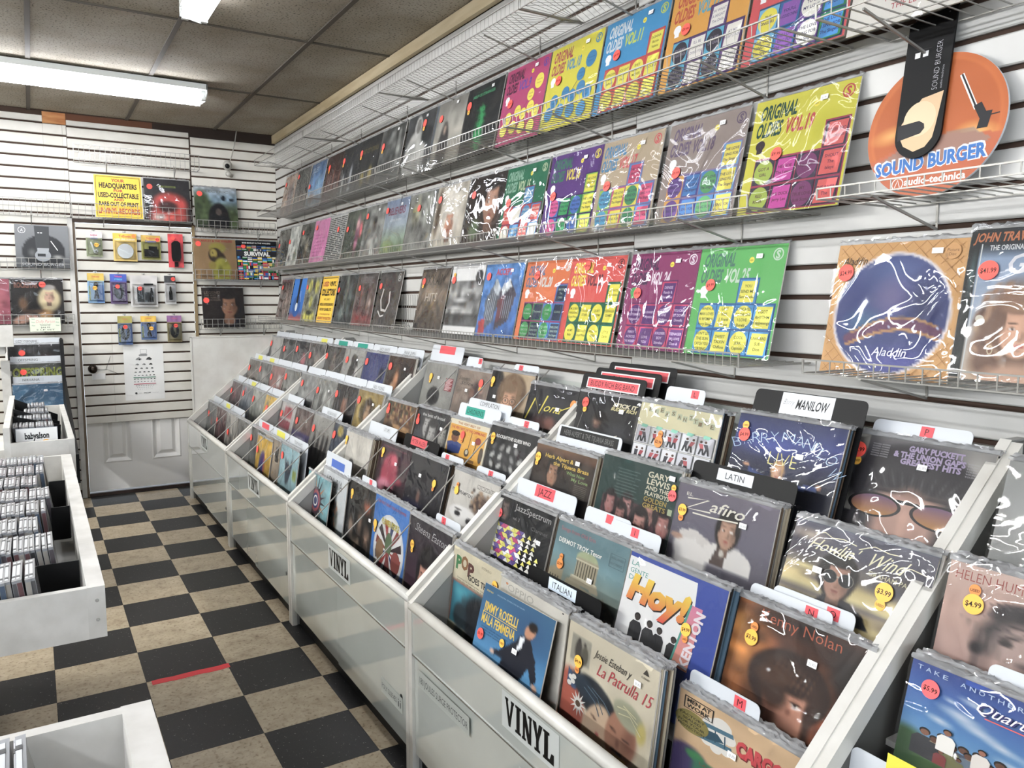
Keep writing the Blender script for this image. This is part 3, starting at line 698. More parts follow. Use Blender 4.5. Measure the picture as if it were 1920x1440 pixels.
# ------------------------------------------------------------------ cover art
ART = {}
def art(f): ART[f.__name__] = f; return f
def soft(name, f): ART[name] = f
def oldies(vol, bg, tc, vc, grid, shp, ink, kind=0, titles=None, extra=2, n=6, seal='#ffffff'):
    def f():
        a = Art(n, bg); rr = random.Random(int(vol))
        a.T('ORIGINAL', .06, .175, .125, tc, w=.38, b=.035, sh=.12); a.T('OLDIES', .045, .325, .125, tc, w=.265, b=.035, sh=.12)
        a.T('VOL.' + vol, .345, .325, .125, vc, w=.28, b=.035, sh=.12)
        a.O(.91, .09, .055, .012, vc); a.T('S', .91, .125, .07, vc, al='C', b=.04)
        a.E(.63, .13, .028, .028, '#f4e235'); a.T('NEW', .63, .14, .016, '#111111', al='C', w=.035)
        a.E(.12, .40, .05, .045, seal, 14); a.R(.09, .36, .15, .47, seal)
        if kind == 1:
            for (u, v, q) in [(.83, .30, .095), (.68, .44, .075), (.72, .60, .08), (.43, .60, .075), (.22, .66, .08), (.57, .66, .075), (.86, .68, .08), (.15, .80, .085), (.37, .80, .085), (.58, .83, .085), (.8, .86, .085)]:
                a.L([(u, v), (u - .12, v + .14)], .006, ink); a.E(u, v, q, q, shp[0])
                a.T('The Love Song', u, v - .01, .018, ink, al='C', w=q * 1.2); a.T('Singers', u, v + .03, .018, ink, al='C', w=q)
            return a
        rows = [(.53, .755), (.765, .985)]; xs = [.10 + .2185 * k for k in range(5)]
        cells = [(xs[extra], .30, xs[extra + 1], .525)] + [(xs[k], y0, xs[k + 1], y1) for y0, y1 in rows for k in range(4)]
        a.R(xs[0], rows[0][0] - .012, xs[4] + .006, .99, grid[1]); a.R(xs[extra] - .006, .29, xs[extra + 1] + .006, .53, grid[1])
        for q, (x0, y0, x1, y1) in enumerate(cells):
            a.R(x0 + .006, y0 + .005, x1 - .006, y1 - .005, grid[0] if isinstance(grid[0], str) else grid[0][q % len(grid[0])])
            c = shp[q % len(shp)]; cx, cy = (x0 + x1) / 2, (y0 + y1) / 2
            if q % 2: a.E(cx, cy, .097, .104, c)
            else: a.P([(x0 + .035, y0 + .018), (x1 - .012, y0 + .018), (x1 - .03, y1 - .015), (x0 + .015, y1 - .015)], c)
            tt = (titles or [])[q] if titles and q < len(titles) else ['THE LOVE', 'I SING FOR', 'The Singers']
            for li, ln in enumerate(tt): a.T(ln, cx, cy - .022 * len(tt) + .048 * li + .03, .027, ink, al='C', mw=.17, b=.015)
        return a
    ART['oldies' + vol] = f
oldies('9', '#b5386c', '#3d1436', '#5a3fa0', ('#b5386c', '#b5386c'), ['#efe04a'], '#7c2450', 1)
oldies('10', '#d9cf31', '#a8344c', '#2f86b4', ('#d9cf31', '#d9cf31'), ['#2f7fb0'], '#1d4f78', 1)
oldies('11', '#2f8cc0', '#d8dfe0', '#c8d64a', ('#c8443c', '#b03a38'), ['#e4dc4c'], '#6b5a28', extra=3, titles=[['DONNA', 'Richie', 'Valens'], ['SUSPICION', 'Terry', 'Stafford'], ['I FOUGHT', 'THE LAW', 'Four'], ["SHE'S", 'ABOUT A', 'MOVER'], ['LOT OF', 'TROUBLE']])
oldies('12', '#d99b34', '#b8422c', '#4fa0b8', (['#5c3f72', '#4fa6c4'], '#41305c'), ['#e8e4da', '#33303c'], '#8a8494', extra=2, titles=[['OH WHAT', 'A NIGHT', 'The Dells'], ['STORMY', 'WEATHER'], ["I'LL BE", 'FOREVER', 'LOVING YOU'], ['DUKE', 'OF EARL'], ['AT MY', 'FRONT DOOR']])
oldies('13', '#d2484c', '#f0e2d0', '#f0e2d0', (['#2c7a4a', '#6fb3d6', '#23639c', '#6d4c92'], '#2a4a6c'), ['#3583c4', '#e6d83e', '#8a55a8', '#e8e6da'], '#2d2b5c', extra=3, titles=[['SINCE', 'I FELL'], ['THE', 'SINGERS'], ["YOU'LL", 'A GOOD THING'], ['TO BE', 'MY LOVE'], ["YOU'LL", 'NEVER WALK', 'ALONE']])
oldies('15', '#1d6b4c', '#8fb8a0', '#bfd0a8', (['#3b84b8', '#b8403c'], '#7a2c4c'), ['#3b84b8', '#c8443c', '#e6e0d0'], '#dcdccc', extra=2)
oldies('16', '#57307a', '#2f7a58', '#ead84a', (['#8ac04a', '#3a78b8', '#3a2a60', '#2a8a50'], '#3a2060'), ['#e8dc3c', '#d8488c', '#2f9a58', '#3f6ab8'], '#233a4a', extra=3)
oldies('17', '#b9a68a', '#3f86b4', '#cf4a50', (['#4a86c0', '#8cb84a', '#c84a78', '#e0d24a'], '#7c6c9c'), ['#c83f68', '#4a9ac0', '#e4d84a', '#3f8a5c'], '#3a3050', extra=2)
oldies('18', '#9a8b84', '#6c5c78', '#6a5a70', (['#6a9ac8', '#d8a04a', '#4a4a90', '#3f7ab8'], '#8a7a9a'), ['#e4d44a', '#6a4a90', '#3a78b8', '#5aa060'], '#40385c', extra=3)
oldies('19', '#d6cf33', '#164a42', '#c0323c', ('#3a3044', '#a02c50'), ['#d8504c', '#a8bc48', '#c9389c', '#7a3468'], '#5a2440', extra=3, titles=[['SURFIN BIRD', 'Trashmen'], ['GOT A', 'GIRL'], ['HEY JOE', 'The Leaves'], ['THE NIGHT'], ['SHOUT', 'The', 'Isleys'], ['RED', 'RIVER'], ['THE DUCK', 'Jerry Lee'], ['MY', 'TRUE LOVE', 'Jack Scott'], ['THE RIVER', 'The']], seal='#3a2c34')
oldies('20', '#dd7034', '#3f6f96', '#d8e0dc', (['#2f74b4', '#23283c', '#2f8048', '#2f74b4'], '#96346c'), ['#23304c', '#2f9048', '#23304c', '#2f9048'], '#9ab0a0', extra=3, titles=[['MAYBE', 'The', 'Clefts'], ['SORRY', 'The Raindrops'], ['The Jewels'], ['DEAR', 'ONE'], ['GLORIA']])
oldies('23', '#d8463c', '#e8dc3c', '#5c2030', ('#1d6a4c', '#1d5a44'), ['#ece23a'], '#5a5a20', extra=3, titles=[['ALWAYS', 'The Wonders'], ["I'M SORRY", 'WALKING', 'Lloyd Price'], ['A THOUSAND', 'STARS'], ['QUIET', 'STORM'], ['TEENAGER', 'GAMES'], ['BE MY', 'Baby'], ['PERSONALITY', 'Lloyd Price'], ['WILLOW', 'WEEP'], ['LITTLE', 'Darlin']])
oldies('24', '#8c2c64', '#43264c', '#e8d8e4', ('#c42c60', '#6a2460'), ['#5a2a70'], '#d0b8d8', extra=2, titles=[['DENISE', 'Randy &', 'Rainbows'], ['SEE YOU IN', 'SEPTEMBER', 'Happenings'], ['HUSHABYE', 'Mystics'], ["HE'S SO", 'FINE', 'Chiffons'], ["YOU CAN'T", 'SIT DOWN', 'Dovells'], ['FERRY', 'ACROSS', 'THE MERSEY'], ['I', 'LOVE', 'YOU'], ['SOLDIER', 'BOY', 'Shirelles'], ['TEENAGER', 'IN LOVE', 'Dion &']], seal='#4aa858')
oldies('25', '#5cb85c', '#4c7c6c', '#c4dcc4', ('#2f88c4', '#1f5c98'), ['#ece44a'], '#3a4a20', extra=2, titles=[['YOU', 'SEND ME', 'Sam Cooke'], ['WHEN A', 'MAN LOVES', 'A WOMAN', 'Percy Sledge'], ['LAST', 'KISS', 'J. Frank', 'Wilson'], ['DEDICATED', 'TO THE ONE', 'I LOVE', 'Shirelles'], ['I GOT', 'RHYTHM', 'Happenings'], ["DON'T LET", 'THE SUN', 'CATCH YOU', 'CRYING'], ['SWEET', 'TALKIN', 'Chiffons'], ['COOL', 'JERK', 'Capitols'], ['RUNAROUND', 'SUE', 'Dion']])
def blotch(name, base, spots, n=26, noise=.25, k=9, texts=(), faces=()):
    """photographic looking cover: base colour, soft blobs, optional portraits and lettering"""
    def f():
        a = Art(n, base if isinstance(base, str) else base[0][1])
        if not isinstance(base, str): a.g(*base)
        for s in spots: a.e(*s[:5], **(s[5] if len(s) > 5 else {'soft': .6}))
        for fc in faces: a.face(*fc[:3], **(fc[3] if len(fc) > 3 else {}))
        a.z(noise, k)
        for t in texts: a.T(*t[:5], **(t[5] if len(t) > 5 else {}))
        return a
    ART[name] = f
C = dict(al='C')
# top wall row, far to near
blotch('tan_family', '#a48a78', [(.6, .6, .3, .5, '#6a5a5c'), (.3, .8, .2, .3, '#c8a890'), (.75, .5, .1, .4, '#4a4450')])
blotch('dark_crowd_tan', '#3c3a38', [(.2 + .15 * i, .72, .08, .22, c) for i, c in enumerate(('#8a7a6c', '#6a6460', '#9a8272', '#5a5450', '#a08c7c'))] + [(.5, .2, .5, .2, '#4c504c')])
blotch('blue_sea', [(0, '#4a6a94'), (.5, '#5a86b4'), (1, '#8a9aa0')], [(.3, .78, .3, .14, '#8a6a5c'), (.7, .5, .2, .3, '#6a96b8')], texts=[('ISLES', .1, .2, .11, '#c8d8e4', dict(w=.4))])
blotch('dark_red_people', '#3a2420', [(.15 + .18 * i, .55, .07, .35, c) for i, c in enumerate(('#6a3c34', '#5a3a34', '#7c4a3c', '#54302c', '#6c4438'))])
blotch('black_pale_figures', '#2a2c30', [(.2, .75, .07, .3, '#c8ccc8'), (.6, .62, .09, .32, '#a8aaac'), (.6, .86, .12, .05, '#d8d8d8')])
blotch('black_gold_skulls', '#26282a', [(.3, .75, .13, .2, '#9a8a3c'), (.65, .7, .14, .2, '#a8944c')], texts=[('LAST CITY DEVILS', .5, .28, .09, '#8a7c44', dict(w=.8, **C))])
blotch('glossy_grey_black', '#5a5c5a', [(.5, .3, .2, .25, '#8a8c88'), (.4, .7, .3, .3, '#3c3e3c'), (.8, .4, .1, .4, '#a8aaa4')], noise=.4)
def _nun():
    a = Art(30, '#4a4c4e'); a.e(.42, .75, .40, .5, '#b8b8b2', .15); a.e(.42, .2, .13, .17, '#c8c8c4', .15); a.e(.43, .2, .085, .12, '#8a8884', .2); a.e(.78, .38, .22, .16, '#2c2e32', .3); return a.z(.15, 8)
ART['grey_robed_figure'] = _nun
def _wom():
    a = Art(30, '#a09c92'); a.g((0, '#8c8a84'), (.5, '#b4b0a4'), (1, '#8a867c')); a.e(.42, .75, .17, .4, '#3c3a3a', .25); a.e(.42, .42, .09, .13, '#5a5450', .3); a.e(.42, .44, .05, .08, '#b09888', .4); a.r(0, 0, .1, 1, '#4a5460', .8); return a.z(.12, 8)
ART['grey_lone_woman'] = _wom
def _strg():
    a = Art(20, '#232527'); g = '#2f9a58'
    for i, (u, v, r) in enumerate([(.5, .36, .08), (.52, .45, .1), (.5, .55, .12), (.49, .65, .13), (.5, .75, .14), (.52, .85, .12), (.44, .7, .1)]): a.e(u, v, r, .07, g, .3)
    rr = random.Random(5)
    for i in range(60): a.E(rr.uniform(.36, .62), rr.uniform(.33, .9), .012, .014, '#1c5c38', 6)
    a.T('HELP US STRANGER', .2, .17, .045, '#4aa070', w=.6); a.T('THE RAMBLERS', .25, .11, .03, '#3a5a48', w=.45); return a
ART['black_green_hand'] = _strg
def _spooky():
    a = Art(8, '#e8e4da'); a.R(.2, .1, .8, .62, '#8a7c58'); a.E(.5, .4, .2, .16, '#6a6040')
    for i, t in enumerate(('SPOOKY', 'MIND ME SHAPE', 'THE LETTER')): a.T(t, .5, .74 + .075 * i, .045, '#b02c34', al='C', mw=.6)
    return a
ART['white_red_lettering'] = _spooky
# middle wall row
blotch('grey_pink_crowd', '#57564f', [(.3, .4, .2, .3, '#7c7c74'), (.2, .85, .2, .15, '#a87c88'), (.7, .6, .2, .3, '#3c3c3a')], noise=.5)
blotch('white_sketches', '#c8cac2', [(.5, .4, .12, .12, '#7a807c'), (.3, .75, .1, .12, '#5a5c5c'), (.75, .7, .15, .2, '#8a947c'), (.3, .2, .14, .1, '#a8b0a8')], noise=.2)
blotch('dark_green_group', '#43443e', [(.3, .35, .2, .2, '#6c6a60'), (.6, .6, .2, .3, '#7a705c'), (.3, .8, .2, .2, '#2c2e2a')], noise=.5)
def _pinkp():
    a = Art(10, '#d078a8'); a.z(.08, 5); rr = random.Random(8)
    for i in range(9): a.T(''.join(rr.choice('abcdehlmnorstu ') for _ in range(rr.randint(7, 12))), .14, .34 + .075 * i, .035, '#8c3c74', w=rr.uniform(.4, .72))
    return a
ART['plain_pink'] = _pinkp
def _strp():
    a = Art(6, '#c6c7c2'); rr = random.Random(4)
    for i in range(24):
        x = 0
        while x < 1:
            w = rr.uniform(.12, .4); a.R(x, .03 + i * .04, min(1, x + w), .052 + i * .04, '#3a3c3c'); x += w + rr.uniform(.02, .08)
    return a
ART['black_white_dashes'] = _strp
blotch('green_pink_figure', '#4c5446', [(.68, .5, .13, .5, '#b06a88'), (.66, .3, .1, .12, '#d0a0a0'), (.3, .6, .2, .4, '#3a4238'), (.85, .4, .1, .2, '#c8505c')], noise=.4)
blotch('grey_shirt_man', '#83847f', [(.55, .75, .3, .35, '#a6a6a0'), (.56, .36, .13, .16, '#5a4c44'), (.55, .28, .14, .09, '#2c2826'), (.2, .5, .12, .5, '#5c5e5c')], noise=.35)
blotch('hazy_field_sky', [(0, '#7c8ca8'), (.45, '#9aa6b0'), (.62, '#8a9a8c'), (1, '#5c7448')], [(.3, .8, .3, .1, '#7c9058'), (.7, .9, .3, .1, '#4c6440')], texts=[('BELIEVERS', .5, .26, .13, '#7c3c54', dict(w=.72, b=.03, **C)), ('GOSPEL SINGERS', .5, .38, .04, '#d8dce0', dict(w=.5, **C))], noise=.12)
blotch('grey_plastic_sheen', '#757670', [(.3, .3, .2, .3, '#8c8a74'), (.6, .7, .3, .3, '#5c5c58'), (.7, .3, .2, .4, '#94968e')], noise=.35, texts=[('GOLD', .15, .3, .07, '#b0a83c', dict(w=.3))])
blotch('white_headscarf', '#b8b0a0', [(.55, .4, .42, .55, '#d8d2c6'), (.55, .62, .2, .28, '#a8745c'), (.12, .4, .1, .5, '#5c4c3c')], faces=[(.55, .58, .42, dict(skin='#b8846a', hair='#cfc8ba'))], n=36, noise=.15)
blotch('dark_close_face', '#2c2420', [(.68, .4, .32, .42, '#a87c64'), (.3, .75, .2, .2, '#5a6a4c')], faces=[(.68, .4, .6, dict(skin='#b0846c', hair='#1c1614'))], n=36, noise=.2)
# lowest wall row
blotch('reddish_brick', '#6e5a54', [(.5, .2, .4, .1, '#55433f'), (.3, .5, .08, .5, '#4c3c3a'), (.7, .6, .25, .3, '#8a736a')], noise=.4)
def _sbblue():
    a = Art(12, '#1e74c8'); a.g((0, '#1f7ad0'), (.75, '#1660b0'), (1, '#c04c34')); a.P([(.42, 0), (.62, 0), (.56, .6), (.44, .6)], '#101418'); a.E(.5, .66, .30, .26, '#124f94'); a.P([(.44, .4), (.58, .4), (.6, .66), (.52, .76), (.42, .7)], '#101418'); a.E(.5, .68, .09, .1, '#cfd6d8'); a.L([(.66, .3), (.74, .56)], .018, '#e4e8e8'); return a
ART['blue_turntable_ad'] = _sbblue
def _yface():
    a = Art(34, '#8b8c78'); y = '#cfc95e'; d = '#44463c'
    a.e(.3, .2, .16, .18, y, .3); a.e(.78, .22, .16, .18, y, .3); a.e(.5, .55, .13, .16, y, .3); a.e(.5, .9, .5, .2, y, .4); a.e(.55, .15, .12, .2, d, .6); a.e(.2, .5, .16, .2, d, .6); a.e(.82, .55, .16, .2, d, .6); a.e(.5, .8, .3, .08, d, .5); return a.z(.3, 12)
ART['yellow_grey_face'] = _yface
def _vcol():
    a = Art(2, '#f2c21c'); k = '#1c1a14'
    a.R(.03, .03, .97, .045, k); a.R(.03, .955, .97, .97, k); a.R(.03, .03, .04, .97, k); a.R(.96, .03, .97, .97, k)
    a.T('USED', .07, .21, .10, '#a8402c', w=.38, b=.04); a.T('VINYL', .5, .21, .10, k, w=.42, b=.04); a.T('COLLECTORS', .5, .41, .14, k, w=.86, b=.05, al='C'); a.T('WE CARRY!', .5, .52, .05, k, w=.42, al='C')
    a.T('NEEDLES-CARTRIDGES-BRUSHES', .5, .63, .055, k, w=.86, al='C', b=.03); a.T('RECORD CLEANERS, ETC!', .5, .74, .055, k, w=.76, al='C', b=.03); a.T('of everything for Vinyl', .5, .83, .04, '#8c3a24', w=.66, al='C'); a.T('ASK ABOUT OUR SELECTION', .5, .93, .06, '#a03c24', w=.86, al='C', b=.03); return a
ART['yellow_collector_sign'] = _vcol
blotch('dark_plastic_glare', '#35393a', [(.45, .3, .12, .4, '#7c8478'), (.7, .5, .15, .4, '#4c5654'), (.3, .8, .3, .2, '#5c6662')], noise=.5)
blotch('dark_red_trees', [(0, '#55504e'), (.55, '#6a5c58'), (1, '#6c2c2c')], [(.3, .5, .04, .4, '#8c5048'), (.6, .5, .05, .4, '#3c3434'), (.8, .6, .08, .2, '#b4a098')], noise=.35, texts=[('RAVEN HILL', .5, .18, .12, '#7c7876', dict(w=.7, b=.03, **C)), ('ARCHIVE', .5, .9, .1, '#a02c2c', dict(w=.6, **C))])
def _swirl():
    a = Art(36, '#4a4644'); a.e(.4, .5, .4, .4, '#3c3836', .5); a.O
    a.z(.3, 9)
    a.L([(.25, .3), (.2, .5), (.3, .68), (.5, .7), (.6, .55), (.55, .35)], .05, '#d8d4d0'); a.L([(.15, .7), (.3, .8), (.45, .78)], .03, '#e4e2de'); a.O(.87, .1, .07, .01, '#cfcfcc'); a.R(.84, .07, .90, .13, '#bdbdba'); return a
ART['black_white_swirl'] = _swirl
def _sixx():
    a = Art(30, '#6a5c50'); a.g((0, '#54483e'), (.4, '#7c6e60'), (1, '#3a322c')); a.z(.35, 11); a.T('SIXX:A.M.', .12, .26, .18, '#2c2622', w=.76, b=.0); a.T('HITS', .26, .52, .14, '#c4b8a8', w=.42, b=.0); a.R(.06, .88, .17, .97, '#1c1a18'); return a
ART['brown_ruined_hall'] = _sixx
def _cloud():
    a = Art(40, '#e8e8e6'); a.g((0, '#e9e9e7'), (.22, '#e9e9e7'), (.221, '#6a6a6a'), (.4, '#9a9a98'), (.5, '#5c5c5c'), (.68, '#8c8c8a'), (.72, '#3a3a3a'), (.88, '#5c5c5c'), (.8801, '#e9e9e7')); m = a.im.copy(); a.z(.5, 9, seed=3); a.e(.4, .5, .3, .05, '#d4d4d2', .8); a.e(.65, .36, .2, .04, '#bcbcba', .8); a.e(.3, .62, .3, .04, '#c8c8c6', .8)
    k = (a.V < .22) | (a.V > .88); a.im[k] = np.array(hx('#e9e9e7')); a.e(.86, .16, .11, .1, '#3a3a3c', .1); return a
ART['white_storm_photo'] = _cloud
def _acc():
    a = Art(36, '#3f7cc0'); a.g((0, '#4a86c8'), (1, '#2f62a8')); a.T('ACCEPT', .5, .15, .085, '#b8344c', w=.42, al='C', b=.04)
    for pts, c in [([(.12, .5), (.34, .2), (.5, .34), (.42, .8), (.2, .9)], '#5c6470'), ([(.5, .34), (.68, .2), (.9, .42), (.8, .78), (.5, .9)], '#4a4450'), ([(.34, .2), (.5, .34), (.44, .44), (.28, .34)], '#c4ccd2'), ([(.5, .34), (.68, .2), (.76, .3), (.56, .44)], '#d2d8dc'), ([(.05, .8), (.2, .74), (.24, .96), (.08, .98)], '#a83434'), ([(.46, .5), (.62, .42), (.64, .74), (.5, .82)], '#6c3c44')]: a.p(pts, c)
    for i in range(5): a.L([(.6 + .05 * i, .44), (.6 + .05 * i, .74)], .014, '#8c94a0'); a.L([(.2 + .05 * i, .46 - .03 * i), (.2 + .045 * i, .78)], .01, '#b8c0c8')
    return a.z(.2, 16)
ART['blue_metal_engine'] = _acc
# Right end of the wall
def _aladdin():
    a = Art(64, '#d9a25c')
    a.e(.5, .53, .455, .455, '#e6dfe4', .02); a.e(.5, .53, .435, .435, '#33407c', .02)
    m = (np.hypot(a.U - .5, a.V - .53) < .43); old = a.im.copy()
    a.e(.5, .2, .4, .2, '#4a5c94', .9); a.e(.75, .45, .2, .3, '#1f2a5c', .9); a.e(.5, .4, .2, .2, '#7a6c98', .8, a=.7); a.e(.6, .88, .4, .15, '#4a4f9c', .8); a.e(.3, .6, .2, .14, '#2f6a8c', .9, a=.8)
    for i in range(26):
        t = i / 25; a.e(.2 + .68 * t, .72 - .12 * math.sin(t * 2.6), .05, .045, '#6a3a5c', .4)
    for i in range(40):
        t = i / 39; a.e(.2 + .68 * t, .765 - .12 * math.sin(t * 2.6), .02, .012, '#c08a4c', .4); a.e(.22 + .64 * t, .675 - .12 * math.sin(t * 2.6), .02, .010, '#b0804c', .4)
    for i in range(30): a.e(RNG.uniform(.1, .9), RNG.uniform(.15, .9), .006, .006, '#c8d0f0', .5)
    a.im[~m] = old[~m]
    for i in range(22):
        for sg in (-1, 1):
            x0 = -1 + i * .1
            p = [(x0, 0), (x0 + 1.0, 1.0)] if sg > 0 else [(x0 + 1, 0), (x0, 1)]
            q = []
            for t in np.linspace(0, 1, 41):
                u, v = p[0][0] + t * (p[1][0] - p[0][0]), t
                if 0 < u < 1 and math.hypot(u - .5, v - .53) > .46: q.append((u, v))
                else:
                    if len(q) > 1: a.L(q, .004, '#b5803f')
                    q = []
            if len(q) > 1: a.L(q, .004, '#b5803f')
    a.T('Aladdin', .06, .16, .06, '#3c2c24', w=.2, sh=.25); a.T('Aladdin', .42, .84, .065, '#d8dcf0', w=.26, sh=.25); a.E(.9, .09, .055, .055, '#b8864c'); a.T('Picture', .9, .09, .022, '#5a3a20', al='C', w=.08); a.T('Disc', .9, .12, .022, '#5a3a20', al='C', w=.05); a.R(.75, .06, .83, .10, '#ecebe6')
    return a
ART['blue_picture_disc'] = _aladdin
def _travolta():
    a = Art(80, '#8aa0bc'); a.g((0, '#14181c'), (.1, '#1c2024'), (.2, '#8ea4c0'), (.6, '#a8b4c4'), (1, '#c8b4a0'))
    a.e(.2, .8, .14, .4, '#d8b48c', .8)
    for (u, v, r) in [(.36, .52, .22), (.22, .62, .14), (.20, .76, .12), (.56, .60, .2), (.22, .88, .13), (.6, .8, .16)]: a.e(u, v, r, r, '#7c5c4a', .5)
    for i in range(90):
        t = RNG.uniform(0, 6.3); q = RNG.uniform(.16, .30); a.e(.38 + q * math.cos(t), .64 + q * math.sin(t) * 1.05, .022, .04, RNG.choice(['#a87c5c', '#5c4034', '#c8a078', '#8c6448', '#b89070']), .8, a=.75, rot=t)
    a.face(.40, .67, .36, skin='#d8a484', hair='#7a5844', lips='#b84c50'); a.e(.38, .47, .2, .08, '#8c6850', .6); a.e(.40, 1.0, .26, .14, '#d0a488', .4); a.e(.36, .53, .12, .05, '#9c7458', .7)
    a.r(0, 0, .075, 1, '#10181a'); a.e(.04, .3, .03, .2, '#3c5458', .8); a.R(.075, .1, .083, 1, '#cfd4d2')
    a.T('JOHN TRAVOLTA', .02, .085, .06, '#c06a34', w=.47, b=.03, sh=.2); a.T('THE ORIGINAL SOUNDTRACK', .13, .145, .035, '#dce0e0', w=.46, b=.02); a.T('GREASE', .25, .30, .13, '#e8e8ec', w=.6, b=.02, sh=.2)
    a.O(.235, .80, .018, .005, '#d8c8a0', ry=.03); a.E(.14, .60, .03, .025, '#d8d0bc', rot=.6); return a
ART['curly_haired_portrait'] = _travolta
# back wall
def _hq():
    a = Art(2, '#f4c81e', 1.0); k = '#161410'; rd = '#a8321c'
    a.R(.03, .03, .97, .04, k); a.R(.03, .96, .97, .97, k); a.R(.03, .03, .04, .97, k); a.R(.96, .03, .97, .97, k)
    for t, y, h, w, c in (('YOUR', .15, .07, .28, rd), ('HEADQUARTERS', .30, .12, .80, k), ('FOR', .385, .06, .2, rd), ('USED-COLLECTABLE', .525, .115, .86, k), ('AND', .60, .055, .22, rd), ('RARE OUT OF PRINT', .72, .095, .84, k), ('LP-VINYL-RECORDS', .90, .125, .88, rd)): a.T(t, .5, y, h, c, w=w, al='C', b=.04)
    return a
ART['headquarters'] = _hq
def _dead():
    a = Art(30, '#2c2a2c'); a.e(.55, .62, .45, .36, '#d83c30', .35); a.e(.5, .9, .5, .3, '#e04838', .4); a.e(.5, .66, .26, .17, '#4a2424', .4); a.e(.3, .92, .2, .1, '#d8c4b8', .6); a.z(.2, 9); a.T('TRIN DUXTOR', .5, .2, .05, '#a8b84a', w=.4, al='C'); return a
ART['red_explosion'] = _dead
def _ele():
    a = Art(30, '#8aa8bc'); a.g((0, '#c4ccd0'), (.3, '#9ab8cc'), (.5, '#5c6c54'), (1, '#3c4830')); a.e(.15, .5, .3, .5, '#4c5c38', .4); a.e(.85, .8, .3, .3, '#54643c', .4); a.e(.55, .8, .25, .42, '#15161a', .15); a.e(.55, .6, .08, .1, '#6c5c54', .3); a.e(.68, .25, .06, .08, '#24303c', .3); a.e(.88, .28, .07, .05, '#24303c', .3); a.z(.25, 14); a.T('ELECTRIC', .5, .12, .06, '#8a8c80', w=.6, al='C'); return a
ART['garden_figure'] = _ele
def _rasta():
    a = Art(34, '#b08a5a'); a.z(.06, 5); hair = '#3c2c1c'
    a.e(.56, .22, .2, .13, '#b4a43c', .2); a.e(.5, .4, .16, .18, hair, .2); a.e(.62, .5, .14, .2, hair, .3); a.e(.46, .36, .1, .14, '#c4ac4a', .3); a.e(.44, .34, .03, .02, '#3c2c1c', .5); a.e(.46, .46, .08, .03, '#4a3620', .5); a.e(.64, .82, .22, .36, '#bcb43c', .2); a.e(.42, .66, .1, .12, '#a8943c', .3); a.e(.6, .8, .08, .2, '#8c8a2c', .6)
    a.T('BOB MARLEY & THE WAILERS', .03, .07, .05, '#b8342c', w=.9, b=.03); a.T('Rastaman Vibration', .12, .95, .05, '#1c140c', w=.34, sh=.2); a.T('WAILERS', .56, .94, .04, '#b8342c', w=.36); return a
ART['tan_yellow_cap'] = _rasta
def _surv():
    a = Art(2, '#1c1c20'); rr = random.Random(2); cs = ['#c8283c', '#1f7a3c', '#e8c83c', '#2c50a0', '#e8e6e0', '#14141a', '#3c90c8']
    for j in range(10):
        if j == 2: continue
        for i in range(8):
            x, y = .02 + .122 * i, .115 + .088 * j; k = rr.random(); c = [rr.choice(cs) for _ in range(3)]
            if y < .16 and False: continue
            for q in range(3):
                if k < .45: a.R(x + .037 * q, y, x + .037 * (q + 1), y + .075, c[q])
                else: a.R(x, y + .025 * q, x + .11, y + .025 * (q + 1), c[q])
    a.R(.0, .0, 1, .105, '#141418'); a.T('BOB MARLEY & THE WAILERS', .5, .075, .035, '#e8e6e0', w=.7, al='C', b=.02); a.R(0, .26, 1, .40, '#26262a'); a.T('SURVIVAL', .5, .385, .105, '#e4e4de', w=.64, al='C', b=.05); return a
ART['flag_grid'] = _surv
def _leg():
    a = Art(44, '#2a201c'); a.e(.7, .6, .4, .6, '#1a1412', .5); a.face(.64, .45, .56, skin='#b8805c', hair='#1c1410'); a.e(.62, .82, .16, .14, '#b07a58', .3); a.e(.56, .72, .05, .1, '#b8805c', .3)
    a.z(.1, 6)
    for t, y in (('LEGEND', .15), ('THE BEST OF', .21), ('BOB MARLEY', .27), ('AND THE WAILERS', .33)): a.T(t, .06, y, .045 if y > .2 else .065, '#8a7868', w=.38)
    return a
ART['dark_thoughtful_portrait'] = _leg
def _sbbox():
    a = Art(30, '#77787a', .92); a.g((0, '#7a7c7e'), (.6, '#6a6c6e'), (1, '#4a4c4e')); a.e(.52, .58, .40, .37, '#2a2b2d', .04); a.e(.3, .6, .1, .12, '#8a8a88', .8, a=.5); a.e(.78, .68, .14, .04, '#9a9a96', .7)
    a.P([(.36, .02), (.64, .03), (.62, .62), (.38, .62)], '#3c3e40'); a.E(.5, .66, .15, .13, '#8f9296'); a.P([(.4, .5), (.62, .5), (.6, .62), (.4, .66)], '#9a9da0'); a.R(.4, .62, .55, .68, '#2c2d2f'); a.L([(.66, .34), (.78, .54)], .016, '#e4e4e2'); a.O(.13, .12, .07, .010, '#e8e8e6'); a.T('A', .13, .155, .07, '#e8e8e6', al='C', w=.05); a.R(.42, .16, .455, .18, '#e8e8e6'); a.R(.47, .16, .505, .18, '#e8e8e6'); a.T('SOUND BURGER', .5, .88, .06, '#a4a6a8', w=.8, al='C', b=.01); return a
ART['grey_turntable_box'] = _sbbox
